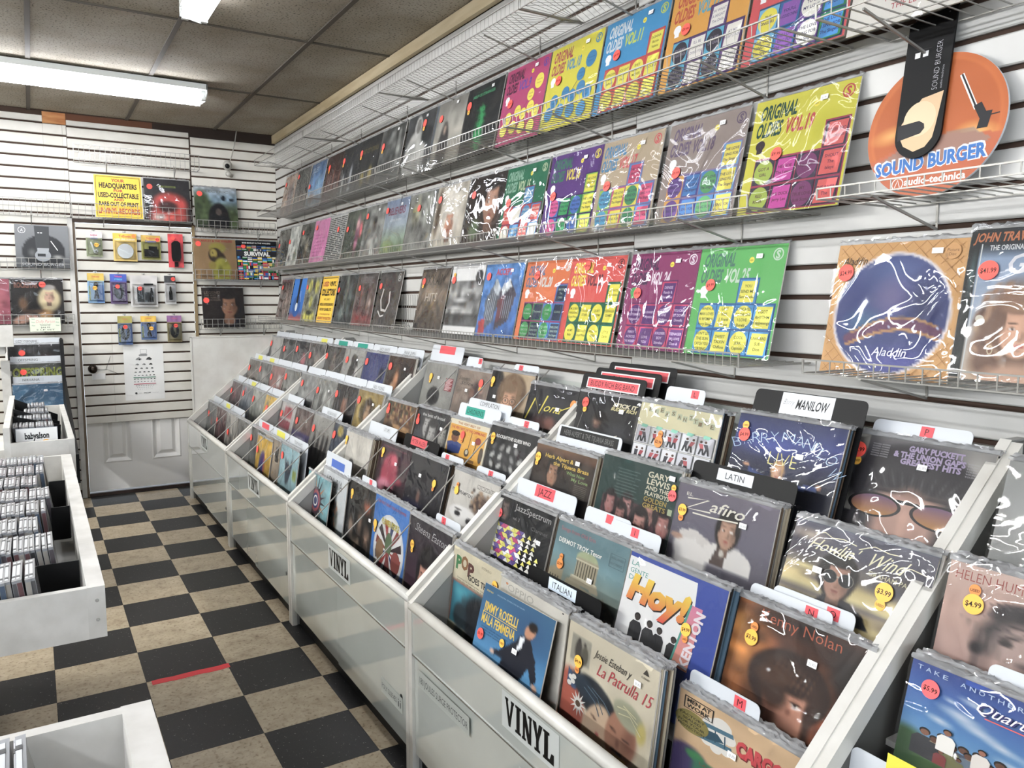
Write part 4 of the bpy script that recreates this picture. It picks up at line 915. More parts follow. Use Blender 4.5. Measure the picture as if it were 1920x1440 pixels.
def _dolly():
    a = Art(44, '#1c1816'); a.e(.72, .45, .26, .32, '#e4cfa0', .3); a.e(.64, .8, .2, .16, '#b8884c', .6); a.e(.4, .72, .3, .06, '#4a3424', .6); a.e(.22, .55, .12, .2, '#6c4c30', .6); a.e(.2, .9, .25, .12, '#d8a48c', .4, rot=-.4); a.e(.42, .9, .1, .12, '#c8947c', .4); a.face(.72, .38, .30, skin='#e0b094', hair='#ecd8a8', long=True, lips='#c03c44'); a.e(.72, .18, .16, .08, '#b8b0a8', .4)
    a.z(.12, 8); a.T('ROCKSTAR', .06, .19, .12, '#7a4a3a', w=.46, b=.05); return a
ART['blonde_rock_singer'] = _dolly
blotch('pink_half', '#a04c5c', [(.7, .4, .3, .5, '#b8626c')], noise=.15)
blotch('dark_band_portrait', '#3c3a3c', [(.7, .55, .28, .4, '#7c4a40'), (.4, .7, .2, .3, '#54504e')], noise=.35, texts=[('BLIZZARD', .62, .72, .07, '#d8d4cc', dict(w=.34))])
def _off():
    a = Art(20, '#4a4c48'); a.g((0, '#6a6c64'), (.5, '#8a8c84'), (1, '#5a5c58')); a.e(.3, .5, .2, .3, '#3a3c3a', .6); a.z(.2, 7); a.T('OFFSPRING', .06, .30, .20, '#1c2210', w=.93, b=.06); a.T('OFFSPRING', .05, .29, .20, '#c4cc4c', w=.93, b=.045); a.R(.72, .36, .98, .5, '#d8d8d4'); return a
ART['yellow_lettered_grey'] = _off
blotch('plain_blue_water', [(0, '#4f86ac'), (1, '#3f6f98')], [(.5, .5, .4, .3, '#6a9cc0')], noise=.1)
# bin covers ---------------------------------------------------------
def _jazz():
    a = Art(70, '#17181b'); a.face(.15, .2, .22, skin='#6a5a54', hair='#1c1a1a'); a.r(.27, 0, 1, .42, '#17181b'); a.r(0, .36, 1, 1, '#17181b')
    a.R(.265, .05, .27, .34, '#55565a'); a.T('Jazz', .32, .14, .10, '#b9b9b6', w=.2); a.T('Spectrum', .53, .14, .10, '#b9b9b6', w=.42); a.T('vol. 3', .32, .30, .055, '#8c8c8a', w=.12); a.T('Clarinet', .66, .34, .06, '#6c6c6a', w=.28)
    cs = ['#e4dc6a', '#5c4a8c', '#c03c78', '#e8e8e4', '#e4dc6a', '#6c5a9c']; rr = random.Random(6)
    for j in range(8):
        for i in range(9):
            x, y = .04 + .098 * i, .42 + .068 * j
            if (i + (7 - j) * .2) > 8.6: continue
            c = cs[(i * 2 + j * 3) % 6] if i < 5 else ('#e8e8e0' if (i + j) % 3 else '#e4dc6a')
            if i < 5 or j % 2: a.P([(x, y + .066), (x + .046, y), (x + .09, y + .066)], c)
            else: a.P([(x + .012, y + .066), (x + .046, y), (x + .08, y + .066)], c)
            if i < 5: a.P([(x + .05, y), (x + .142, y), (x + .096, y + .066)], cs[(i + j * 2 + 1) % 6])
    return a
ART['jazz'] = _jazz
def _dermot():
    a = Art(70, '#5c7f88'); a.g((0, '#5f8088'), (.4, '#6d8f96'), (.7, '#84948c'), (1, '#6a6a5c')); a.z(.1, 5)
    st = '#a39a80'; dk = '#6c6450'
    a.p([(.0, .66), (.2, .52), (.2, 1), (0, 1)], '#9a8f74'); a.p([(.28, .68), (.86, .78), (1, .9), (1, 1), (.2, 1), (.24, .8)], st); a.p([(.55, .82), (.8, .74), (1.0, .95), (.6, .97)], dk)
    a.e(.50, .36, .15, .10, '#a6b088', .1); a.r(.36, .37, .66, .62, st)
    a.p([(.33, .62), (.69, .62), (.73, .72), (.3, .70)], '#b0a68c')
    for i in range(8): a.R(.375 + .036 * i, .41, .387 + .036 * i, .61, '#4e4a3c')
    a.R(.35, .385, .67, .405, '#c4bca0'); a.R(.34, .61, .68, .63, '#c4bca0')
    for i in range(7): a.R(.3 + .09 * i, .84, .325 + .09 * i, .93, '#4e4a3c')
    for i in range(4): a.R(.03 + .04 * i, .72, .045 + .04 * i, .82, '#4e4a3c')
    a.T('Songs from Old Erin', .06, .11, .055, '#b06c78', w=.5); a.T('DERMOT TROY, Tenor', .06, .27, .062, '#eef0ea', w=.62, b=.02)
    for b in ((.78, .14, .97, .145), (.78, .30, .97, .305), (.78, .14, .785, .30), (.966, .14, .971, .30)): a.R(*b, '#48646c')
    a.T('IRELAND', .875, .2, .028, '#48646c', al='C', w=.15); a.T('RECORDS', .875, .27, .03, '#48646c', al='C', w=.15); return a
ART['dermot'] = _dermot
def person(a, x, y, h, c, head='#8a6450', w=.3, hair='#1c1614'):
    a.E(x, y - h * .86, h * .095, h * .12, hair, 12); a.E(x, y - h * .82, h * .075, h * .1, head, 12)
    a.P([(x - h * w * .6, y), (x - h * w * .62, y - h * .55), (x - h * w * .35, y - h * .70), (x + h * w * .35, y - h * .70), (x + h * w * .62, y - h * .55), (x + h * w * .6, y)], c)
def _hoy():
    a = Art(4, '#20409c'); a.P([(0, .05), (.72, .05), (.80, 1), (0, 1)], '#eeeeec')
    for i, t in enumerate(('LA', 'GENTE', 'DE')): a.T(t, .03, .15 + .085 * i, .06, '#3f9a8c', mw=.2)
    for dx, dy, c, c2 in ((.012, .014, '#1c1414', None), (0, 0, '#f4d22c', '#d8301c')): a.T('Hoy!', .05 + dx, .52 + dy, .28, c, w=.62, b=.06, sh=.15, c2=c2)
    for x, h in ((.22, .36), (.36, .34), (.47, .32), (.62, .30)): person(a, x, 1.0, h, '#2c2c2e', '#3c3430')
    a.P([(.72, .3), (.82, .3), (.80, 1), (.64, 1)], '#d47a9c', '#d88a6c'); a.P([(.70, .3), (.72, .3), (.64, 1), (.62, 1)], '#4c9c8c')
    a.T('KENTON', .79, .98, .085, '#eadfe4', w=.64, rot=-1.47, b=.04); return a
ART['hoy'] = _hoy
def _kenny():
    a = Art(80, '#5c3018'); a.e(.1, .5, .3, .7, '#c47a28', .9); a.e(.05, .25, .12, .2, '#d89038', .9); a.e(.8, .85, .4, .4, '#8a4018', .9); a.e(.9, .3, .35, .5, '#1c1412', .8); a.e(.5, .05, .6, .2, '#2a1a14', .9); a.e(.72, .6, .12, .3, '#8c4a20', .9); a.z(.35, 9)
    a.e(.5, .70, .31, .36, '#2e1c14', .12); a.e(.45, .6, .2, .22, '#4a3020', .7); a.e(.58, .72, .2, .3, '#3c2418', .6)
    a.e(.52, .90, .17, .24, '#c08468', .25); a.e(.40, .9, .08, .2, '#5c3424', .8); a.e(.52, .72, .2, .08, '#2e1c14', .5)
    for i in range(16): a.e(.36 + .02 * i, .62, .006, .2, '#5a3c28' if i % 2 else '#241610', .8, rot=.2)
    for x in (.58,): a.e(x, .87, .045, .018, '#c8b8a8', .4); a.e(x, .87, .02, .02, '#2c2420', .4); a.e(x, .84, .06, .02, '#3c2418', .6)
    a.e(.40, .80, .13, .22, '#3a2418', .4, rot=-.3); a.e(.40, .66, .2, .12, '#4a3020', .5, rot=-.4); a.e(.68, .9, .05, .2, '#3a2418', .5)
    a.e(.54, .95, .03, .05, '#8c5844', .7); a.T('Kenny Nolan', .2, .145, .125, '#b4522c', w=.6, b=-.008); return a
ART['kenny'] = _kenny
def _pop():
    a = Art(50, '#d9cfb0'); a.z(.06, 6); a.r(.03, .44, .97, 1, '#8a3a2c'); a.r(.05, .46, .95, 1, '#2f8ca0'); a.e(.62, .8, .4, .4, '#1c2026', .3); a.e(.25, .85, .16, .2, '#24343c', .3); a.e(.3, .62, .07, .1, '#2c4a54', .5); a.e(.2, .55, .2, .1, '#4aa4b4', .9)
    a.T('P', .07, .27, .17, '#2f7a44', b=.05, w=.11); a.T('O', .17, .24, .17, '#8a5c30', b=.05, w=.14); a.T('P', .31, .29, .17, '#5c3430', b=.05, w=.12); a.T('STEREO', .56, .10, .03, '#6a604c', w=.18)
    a.T('GOES THE BASIE', .33, .335, .075, '#231f1c', w=.64, b=.03); a.T('Something Old, Something New, Something Count', .12, .385, .022, '#4a443a', w=.7); a.T('BASIE AND HIS ORCHESTRA PLAY FOR YOU', .12, .42, .022, '#4a443a', w=.7); return a
ART['pop'] = _pop
def _ros():
    a = Art(64, '#2c5578'); a.g((0, '#2f5470'), (.4, '#2c5a80'), (.75, '#4a86b0'), (1, '#2f5c84')); a.e(.7, .25, .4, .3, '#274868', .9); dk = '#1b1d26'
    a.p([(.62, .34), (.74, .30), (.84, .48), (.78, .64), (.62, .98), (.36, .98), (.42, .74), (.52, .52)], dk); a.p([(.78, .40), (.86, .5), (.92, .70), (.86, .74), (.78, .58)], dk); a.p([(.58, .42), (.4, .6), (.3, .64), (.32, .69), (.46, .67), (.62, .54)], dk)
    a.e(.73, .25, .065, .085, '#a8785c', .2, rot=.6); a.e(.755, .19, .07, .06, '#1c1614', .3); a.e(.29, .67, .035, .03, '#c8a088', .3); a.e(.91, .76, .05, .035, '#c8a088', .3, rot=.4); a.p([(.62, .36), (.68, .33), (.66, .46), (.60, .52)], '#d8dce0')
    a.T('stereo', .04, .08, .03, '#c4a838', w=.1); a.T('ORCHESTRA CONDUCTED BY RALPH', .2, .07, .014, '#8aa0b0', w=.4)
    a.T('JIMMY ROSELLI', .05, .29, .105, '#cfae34', w=.5, b=.02); a.R(.05, .305, .56, .312, '#cfae34'); a.T('MALA FEMMENA', .05, .43, .105, '#cfae34', w=.5, b=.02)
    for i in range(3): a.T('SUONNO CURE ME TORNA TORNA', .07, .48 + .03 * i, .014, '#1c2c3c', w=.4 - .04 * i)
    return a
ART['rose'] = _ros
def _opp():
    a = Art(10, '#d4d0c4'); a.z(.05, 4); a.T('OPPIO', .12, .17, .12, '#a8a69c', w=.4); a.E(.1, .07, .02, .02, '#c8783c'); a.E(.93, .03, .012, .012, '#2c2c2c'); return a
ART['plain_ivory'] = _opp
def _patr():
    a = Art(72, '#d6ccb2'); a.z(.05, 5)
    a.r(.05, .10, .28, .36, '#a09c8c'); a.e(.14, .24, .05, .12, '#4a4640', .3); a.e(.22, .26, .05, .1, '#5c584c', .3); a.e(.14, .14, .02, .025, '#3a3430', .4); a.e(.21, .16, .02, .025, '#3a3430', .4)
    a.r(.05, .46, .97, 1.0, '#d8cdb0'); a.e(.08, .8, .2, .36, '#b4543c', .2); a.p([(.05, .44), (.2, .5), (.16, .62), (.05, .6)], '#3c5474')
    a.e(.42, .6, .28, .16, '#20262e', .15, rot=.5); a.e(.26, .54, .2, .1, '#2c3844', .3, rot=.4); a.e(.44, .8, .14, .22, '#d6b898', .15, rot=.35); a.e(.5, .86, .1, .1, '#cfae90', .4)
    a.e(.70, .76, .16, .25, '#b07c60', .12, rot=.1); a.e(.80, .74, .1, .2, '#8c5c48', .7); a.e(.76, .53, .17, .11, '#a8a88c', .2, rot=.3); a.e(.9, .6, .06, .12, '#c8b868', .5)
    a.e(.4, .74, .05, .012, '#4a2c24', .5, rot=.4); a.e(.46, .87, .03, .015, '#a83c3c', .4); a.e(.62, .72, .05, .014, '#3c241c', .5, rot=.3); a.e(.76, .75, .05, .014, '#3c241c', .5); a.e(.68, .82, .025, .06, '#8c5c48', .6); a.e(.68, .89, .08, .014, '#241814', .4, rot=.1); a.e(.68, .93, .04, .015, '#8c4038', .5)
    a.p([(.52, .94), (.78, .92), (.84, 1), (.5, 1)], '#c8a04c'); a.e(.2, .98, .14, .08, '#9c3838', .5); a.e(.9, .96, .06, .06, '#d8b83c', .4); a.e(.6, .98, .06, .05, '#d8b83c', .4)
    for k in range(12):
        t = k * PI / 6; a.P([(.21 + .02 * math.cos(t + 1.5), .72 + .02 * math.sin(t + 1.5)), (.21 + .1 * math.cos(t), .72 + .12 * math.sin(t)), (.21 + .02 * math.cos(t - 1.5), .72 + .02 * math.sin(t - 1.5))], '#eceae2')
    a.E(.21, .72, .03, .03, '#5a4430', 12)
    for (u, v) in ((.09, .52), (.12, .55), (.08, .58), (.13, .5)): a.E(u, v, .028, .024, '#e4e2da', 10)
    for pts in ([(.3, .5), (.42, .55), (.5, .66)], [(.26, .53), (.4, .6), (.46, .7)], [(.35, .49), (.5, .55), (.58, .62)]): a.L(pts, .008, '#5c7484')
    for pts in ([(.64, .5), (.74, .48), (.86, .54)], [(.66, .55), (.78, .52), (.9, .62)], [(.7, .46), (.84, .5)]): a.L(pts, .010, '#d8d4a8')
    a.T('Jossie Esteban y', .33, .20, .075, '#2a2622', w=.40, sh=.3); a.T('La Patrulla 15', .38, .345, .115, '#c0303c', w=.57, sh=.3); a.P([(.88, .04), (.91, .09), (.85, .09)], '#3c3832'); a.T('KUBANEY', .88, .13, .02, '#3c3832', al='C', w=.08); return a
ART['patrulla'] = _patr
def _cargo():
    a = Art(64, '#dcb88c'); a.z(.08, 6); a.e(.5, .45, .4, .2, '#e2c49c', .9)
    a.e(.14, .95, .2, .2, '#4a3c6c', .3); a.e(.2, .88, .1, .08, '#3f8c54', .3); a.e(.32, .98, .16, .12, '#3c7c60', .3); a.e(.6, 1.0, .14, .1, '#d8cfa8', .2)
    for (u, v, r) in ((.30, .30, .08), (.38, .24, .09), (.36, .40, .08), (.45, .34, .06), (.28, .54, .05), (.36, .58, .05), (.44, .54, .045)): a.E(u, v, r, r * 1.4, '#eeeae0', 16)
    b1, b2 = '#4a7488', '#2f5264'
    a.P([(.22, .3), (.48, .24), (.49, .30), (.22, .36)], b1); a.P([(.16, .52), (.48, .44), (.49, .50), (.17, .58)], b1); a.P([(.17, .42), (.36, .36), (.42, .44), (.28, .52), (.17, .48)], b2)
    for x in (.25, .34, .42): a.L([(x, .33), (x + .01, .5)], .010, b2)
    a.E(.2, .46, .035, .06, b2, 14)
    a.T('CARGO', .52, .47, .20, '#7c1c20', w=.36, b=.09); a.T('CARGO', .515, .46, .20, '#d4343c', w=.36, b=.06)
    for q in ((.05, .06, .31, .075), (.05, .24, .31, .25), (.05, .06, .06, .25), (.3, .06, .31, .25)): a.R(*q, '#2c2620')
    a.T('MEN AT', .18, .145, .06, '#2c2620', al='C', w=.21, b=.03); a.T('WORK', .18, .225, .06, '#2c2620', al='C', w=.21, b=.03)
    a.E(.14, .42, .15, .16, '#8c8040', 26)
    for i, t in enumerate(('FACTORY', 'SEALED', 'FOR YOUR', 'PROTECTION')): a.T(t, .14, .36 + .058 * i, .036, '#2c2818', al='C', mw=.24, b=.02)
    a.T('LARGO BROTHERS', .5, .95, .04, '#8c5c3c', al='C', w=.5); return a
ART['cargo_biplane'] = _cargo
def _herb():
    a = Art(60, '#4c3a2c'); a.g((0, '#6c4c34'), (.12, '#5a4030'), (.2, '#3c2e26'), (1, '#2a201c')); a.z(.2, 8); a.e(.34, .58, .16, .3, '#4a3830', .6); a.face(.36, .54, .26, skin='#a07458', hair='#1c1412'); a.e(.3, .95, .2, .2, '#3c3028', .3); a.e(.6, .75, .14, .3, '#1f1816', .7)
    a.T('Herb Alpert &', .18, .24, .085, '#d8b43c', w=.48, b=.02); a.T('the Tijuana Brass', .34, .36, .085, '#d8b43c', w=.58, b=.02); a.T('What Now', .58, .47, .07, '#7c9a58', w=.3, b=.02); a.T('My Love', .68, .57, .07, '#7c9a58', w=.26, b=.02)
    for i in range(8): a.T('TASTE OF SONG', .74, .64 + .035 * i, .02, '#8c8878', w=.2)
    return a
ART['herb'] = _herb
def _gary():
    a = Art(64, '#1d3a36'); a.z(.05, 5); a.r(.08, .62, .98, 1, '#4c2c34')
    for (u, v, h, sk) in ((.2, .74, .2, '#a06c68'), (.42, .72, .2, '#b47c78'), (.7, .74, .22, '#b07a70'), (.9, .82, .22, '#a87068'), (.36, .9, .22, '#9c6c64'), (.62, .93, .26, '#b88478')): a.face(u, v, h, skin=sk, hair='#1c1416')
    for t, y, h, w, c in (('GARY', .17, .09, .26, '#d4cfb4'), ('LEWIS', .275, .09, .28, '#d4cfb4'), ('AND THE', .36, .065, .28, '#d4cfb4'), ('PLAYBOYS', .445, .065, .30, '#d4cfb4'), ('GOLDEN', .54, .075, .28, '#a8903c'), ('GREATS', .635, .075, .28, '#a8903c')): a.T(t, .62, y, h, c, w=w, b=.02)
    for i in range(9): a.T("THIS DIAMOND RING", .22 + .01 * (i % 3), .17 + .05 * i, .02, '#6c8480', w=.3 - .04 * (i % 2))
    a.R(.93, .55, .98, .64, '#a8b490'); return a
ART['gary'] = _gary
def _zaf():
    a = Art(64, '#6a6470'); a.g((0, '#6c6572'), (.6, '#666270'), (1, '#5a5660')); wh = '#dcd8d2'
    a.e(.26, .88, .2, .24, wh, .2); a.p([(.1, .66), (.26, .60), (.5, .74), (.46, .86), (.26, .74), (.12, .76)], '#cfcac4'); a.e(.08, .76, .08, .05, '#b08c78', .3); a.p([(.4, .74), (.54, .66), (.72, .68), (.84, .78), (.86, 1), (.3, 1)], wh); a.p([(.52, .68), (.62, .68), (.6, .98), (.46, .98)], '#544640'); a.face(.58, .50, .26, skin='#b48c74', hair='#16100e'); a.e(.56, .8, .03, .06, '#c4beb4', .4)
    a.T('EL', .10, .155, .05, '#e0dccc', w=.07); a.L([(.12, .19), (.34, .15), (.12, .34), (.38, .31)], .022, '#e4e0d0'); a.T('afiro', .36, .29, .16, '#e4e0d0', w=.34, sh=.25, b=.01); a.L([(.2, .38), (.4, .37), (.66, .33)], .02, '#e4e0d0'); return a
ART['zafiro'] = _zaf
def _howl():
    a = Art(84, '#55525c'); a.g((0, '#5a5a68'), (.25, '#4e4c58'), (.5, '#6c6458'), (.62, '#c8b47c'), (.72, '#d8c88c'), (.8, '#6c6460'), (.9, '#c8b070'), (1, '#d0bc80')); a.z(.16, 5, seed=4)
    for (u, v, rx, ry, c) in ((.12, .15, .2, .1, '#b8a898'), (.1, .35, .14, .08, '#4a4450'), (.8, .5, .3, .12, '#484650'), (.15, .52, .2, .05, '#e0d090'), (.85, .75, .2, .05, '#e4d494'), (.3, .62, .2, .06, '#5c5458'), (.85, .9, .2, .08, '#6a6058')): a.e(u, v, rx, ry, c, .9)
    a.e(.40, .5, .15, .24, '#1f1916', .2); a.p([(.28, .88), (.34, .76), (.52, .76), (.64, .86), (.70, 1.0), (.24, 1.0)], '#1e1f26'); a.face(.41, .56, .27, skin='#a87c66', hair='#1c1614', lips='#7c4038'); a.e(.40, .36, .13, .08, '#1c1614', .4)
    for x in (.35, .47): a.E(x, .545, .055, .075, '#16171a', 16); a.O(x, .545, .056, .005, '#6a645c', 18, ry=.077)
    a.L([(.40, .53), (.42, .53)], .012, '#b8b0a0')
    a.T("Howlin'", .14, .30, .14, '#ece6c0', w=.34, sh=.35); a.T('Wind', .56, .30, .16, '#ece6c0', w=.24, sh=.35); a.L([(.17, .12), (.24, .08), (.3, .12), (.38, .1), (.48, .13)], .009, '#ece6c0'); a.L([(.5, .16), (.6, .08), (.7, .11), (.78, .10)], .009, '#ece6c0'); a.L([(.80, .24), (.86, .2), (.98, .23)], .009, '#ece6c0'); a.L([(.3, .25), (.4, .28), (.5, .27)], .008, '#ece6c0')
    a.T('GRAHAM PARKER', .60, .40, .055, '#cfc8a4', w=.37, rot=.05); return a
ART['howlin'] = _howl
def _stick():
    a = Art(60, '#1d1d20'); a.e(.4, .6, .18, .34, '#2c2826', .7); a.e(.36, .62, .09, .2, '#7c5a48', .6); a.e(.40, .5, .14, .14, '#16120f', .5); a.e(.36, .56, .05, .02, '#2c1c18', .5); a.e(.34, .66, .03, .06, '#a07c64', .7); a.e(.36, .76, .06, .02, '#5c3830', .5); a.e(.7, .8, .3, .3, '#2e2f36', .9); a.z(.1, 7)
    a.T('STICK IT', .56, .22, .085, '#dcd4b4', w=.36, b=.05, sh=.15); a.T('BUDDY RICH', .54, .31, .075, '#cfc48c', w=.38, b=.05, sh=.15); a.L([(.5, 1.0), (.72, .86)], .012, '#cfc8b4'); a.L([(.1, .5), (.06, .95)], .006, '#8c8a84'); return a
ART['stickit'] = _stick
def _tap():
    a = Art(10, '#d9d2a8'); a.z(.06, 5); a.R(.0, .36, 1, 1, '#e4e2da')
    for ch, x, y in zip('PLEASANT TIME', [.12, .2, .27, .34, .42, .5, .57, .64, .0, .70, .76, .83, .9], [.12, .15, .11, .16, .13, .17, .19, .15, 0, .19, .22, .18, .23]):
        if ch != ' ': a.R(x - .005, y - .08, x + .05, y + .012, '#b9bfa0'); a.T(ch, x, y, .06, '#7c6a4c', w=.04, b=.02)
    rr = random.Random(9)
    for j in range(4):
        for i in range(5):
            x, y = .015 + .197 * i, .37 + .30 * j; a.R(x, y, x + .185, y + .285, '#8a8c90'); a.R(x + .008, y + .008, x + .177, y + .277, '#c8c8ca' if (i + j) % 2 else '#b8b8be')
            for q in (0, 1):
                cx = x + .06 + .06 * q; c = rr.choice(['#8c3038', '#3a3a40', '#4a4448', '#a0484c']); lean = rr.uniform(-.03, .03)
                a.E(cx + lean, y + .07, .016, .02, '#4a3428', 10); a.P([(cx - .025 + lean, y + .10), (cx + .025 + lean, y + .10), (cx + .02, y + .17), (cx - .02, y + .17)], c); a.P([(cx - .02, y + .17), (cx + .02, y + .17), (cx + .035, y + .26), (cx + .015, y + .26), (cx, y + .19), (cx - .015, y + .26), (cx - .035, y + .26)], '#26262a')
            if j == 0: a.P([(x + .06, y - .03), (x + .14, y - .02), (x + .12, y + .03), (x + .05, y + .02)], '#7cb8a0')
    return a
ART['pleasant'] = _tap
def _manil():
    a = Art(60, '#141c44'); a.g((0, '#1c2858'), (.3, '#27387c'), (.6, '#151c44'), (1, '#0c0f24')); a.e(.4, .38, .4, .2, '#34489a', .9); a.e(.8, .9, .3, .2, '#0b0d1c', .9)
    lb = '#a8c4e4'
    for i, (ch, u, v, r) in enumerate(zip('BARRYMANILOW', [.02, .11, .19, .27, .35, .46, .58, .66, .74, .79, .86, .90], [.50, .44, .39, .37, .33, .31, .32, .34, .37, .42, .48, .62], [-.4, -.3, -.2, -.15, -.1, 0, .1, .15, .2, .3, .4, .6])):
        w = .11 if ch in 'MW' else (.02 if ch == 'I' else .08)
        a.T(ch, u, v, .15, lb, w=w, b=-.024, rot=r)
    a.T('LIVE', .38, .64, .19, '#d8cf7c', w=.26, b=-.02); a.p([(.42, .78), (.55, .76), (.62, 1), (.38, 1)], '#3c2c34'); a.p([(.2, .72), (.42, .84), (.42, .92), (.22, .8)], '#28407c'); a.p([(.56, .84), (.86, .8), (.86, .86), (.58, .92)], '#28407c'); a.e(.18, .70, .04, .035, '#d09870', .4); a.e(.87, .80, .03, .03, '#c08c68', .4); a.face(.49, .72, .13, skin='#d0a080', hair='#c09058'); return a
ART['manilow'] = _manil
def _puck():
    a = Art(84, '#3c3a3e'); a.g((0, '#6c6a6a'), (.2, '#3c3a40'), (1, '#2c2a2e')); a.r(0, 0, .12, 1, '#9c9890'); a.e(.9, .2, .2, .4, '#a8a49c', .9)
    a.e(.5, .55, .46, .5, '#252227', .15); a.e(.52, .86, .30, .34, '#b89080', .3); a.e(.55, .62, .34, .14, '#8c6a5c', .7); a.e(.36, .52, .2, .2, '#2a262b', .6); a.e(.7, .5, .22, .2, '#252227', .5); a.e(.5, .42, .4, .16, '#2b282d', .6)
    for i in range(20): a.e(.2 + .035 * i, .5 + .01 * math.sin(i), .008, .16, '#4c474c' if i % 2 else '#1c1a1e', .9, rot=-.5 + .05 * i)
    a.e(.3, .66, .14, .025, '#2a2024', .5); a.e(.72, .66, .14, .025, '#2a2024', .5); a.e(.52, .95, .05, .14, '#c89c88', .7)
    for x in (.29, .75): a.E(x, .86, .20, .15, '#1c1618', 24, rot=.12 if x > .5 else -.12); a.E(x, .86, .175, .125, '#6a4c6c', 24, c2='#b07830', rot=.1 if x > .5 else -.1)
    a.L([(.44, .76), (.6, .76)], .04, '#1c1618')
    lv = '#a494b4'; a.T('GARY PUCKETT', .62, .13, .07, lv, w=.38, al='C', b=.05); a.T("& THE UNION GAP'S", .58, .215, .07, lv, w=.5, al='C', b=.05); a.T('GREATEST HITS', .6, .295, .07, lv, w=.42, al='C', b=.05)
    for i in range(6): a.T('WOMAN, WOMAN', .16, .11 + .03 * i, .02, '#b4b0b4', w=.13); a.T('YOUNG GIRL', .97, .17 + .03 * i, .02, '#b4b0b4', w=.13, al='R')
    return a
ART['puckett'] = _puck
def _helen():
    a = Art(84, '#cba898'); a.g((0, '#cbaea0'), (.5, '#c9a494'), (1, '#b8968a')); a.z(.06, 5); k = '#2a2426'
    a.e(.42, .44, .2, .16, k, .3, rot=-.5); a.e(.30, .72, .12, .36, '#3c3434', .6, rot=.2); a.e(.46, .78, .2, .34, '#b89c92', .5)
    for i in range(34): a.e(.26 + .012 * i, .5 + .16 * math.sin(i * 1.7), .01, .1, k if i % 2 else '#584c4c', .9, rot=.8 + .06 * i, a=.8)
    for i in range(26): a.e(.16 + .008 * i, .62 + .014 * i, .08, .006, '#8c7870', .9, rot=.25, a=.7)
    a.e(.36, .76, .05, .05, '#2c2424', .5); a.e(.38, .69, .08, .025, '#3c3232', .6, rot=-.4); a.e(.5, .95, .1, .06, '#4a3e3e', .8); a.e(.22, .92, .05, .1, k, .6)
    a.T('HELEN HUMES', .04, .19, .12, '#a4483c', w=.42, b=-.01); return a
ART['helen'] = _helen
def _qf():
    a = Art(84, '#2c62a8'); a.g((0, '#22408c'), (.25, '#2c5ca8'), (.6, '#4a86c0'), (.8, '#6aa0cc'), (1, '#4a6a3c')); cl = '#e4e8ec'
    for (u, v, rx, ry) in ((.3, .42, .16, .07), (.4, .5, .16, .06), (.52, .56, .12, .05), (.2, .56, .1, .05), (.75, .62, .2, .07), (.9, .7, .16, .07), (.35, .24, .1, .04), (.6, .7, .14, .04), (.24, .3, .06, .03)): a.e(u, v, rx, ry, cl, .9, rot=.25, a=.85)
    a.e(.04, .9, .16, .18, '#3a5c34', .5); rr = random.Random(12)
    cs = ['#7c7a50', '#c8c4bc', '#8c3c3c', '#4a5468', '#b8b4a8', '#3c3c40', '#6c7c8c', '#9c8c6c']
    for j in range(3):
        for i in range(9 - j): person(a, .14 + .1 * i + .05 * j + rr.uniform(-.02, .02), 1.02 - .0 * j, .5 - .09 * (2 - j) + rr.uniform(-.03, .03) if j == 0 else .36 - .1 * j + rr.uniform(-.03, .03), cs[rr.randrange(8)], rr.choice(['#8c5c44', '#b88868', '#6a4432']), .32)
    person(a, .26, .86, .26, '#d8d4cc', '#7c5440', .3); person(a, .44, .88, .24, '#c8c0b8', '#8c5c48', .3)
    for i, ch in enumerate('TAKE ANOTHER PICTURE'):
        if ch != ' ': a.T(ch, .04 + .047 * i, .08 + .012 * math.sin(i * .16) * 2, .05, '#a8bcd8', mw=.03)
    a.T('Quarterflash', .365, .285, .12, '#2c2c60', w=.5, sh=.3, b=.02); a.T('Quarterflash', .36, .28, .12, '#e8e4e4', w=.5, sh=.3); a.L([(.42, .32), (.86, .315)], .012, '#c8504c'); return a
ART['quarter'] = _qf
blotch('plain_grey_sleeve', '#8e8f8c', [(.3, .5, .5, .5, '#a2a3a0')], n=10, noise=.06)
# middle bin
def _star():
    a = Art(44, '#7fb0b8'); a.z(.12, 6)
    for k in range(18):
        t = k * PI / 9; a.P([(.45 + .2 * math.cos(t - .12), .42 + .2 * math.sin(t - .12)), (.45 + .44 * math.cos(t), .42 + .44 * math.sin(t)), (.45 + .2 * math.cos(t + .12), .42 + .2 * math.sin(t + .12))], ['#2c2c34', '#b8743c', '#3c3440'][k % 3])
    a.E(.45, .42, .23, .23, '#4a3440'); a.E(.45, .42, .18, .18, '#a84850'); a.E(.45, .42, .13, .13, '#24386c'); a.O(.45, .42, .09, .025, '#e8e4dc'); a.E(.45, .42, .04, .05, '#24386c'); a.R(.06, .8, .9, .83, '#5c8890'); return a
ART['starburst'] = _star
def _lem():
    a = Art(50, '#d4d8da'); a.z(.04, 5); a.e(.45, .68, .30, .34, '#5c6058', .25); rr = random.Random(4)
    for i in range(60): a.e(.45 + rr.uniform(-.24, .24), .66 + rr.uniform(-.26, .3), .04, .05, rr.choice(['#3c4a54', '#c8b07c', '#7c8c8c', '#a86c4c', '#e0d8c8', '#2c3034', '#4a7c88']), .6)
    a.e(.7, .95, .2, .1, '#b84c44', .6); a.T('LEMURIA', .5, .22, .15, '#3a3e42', w=.62, al='C'); a.T('The Hysterical Hunt', .5, .29, .02, '#7c8084', w=.4, al='C'); return a
ART['lemuria'] = _lem
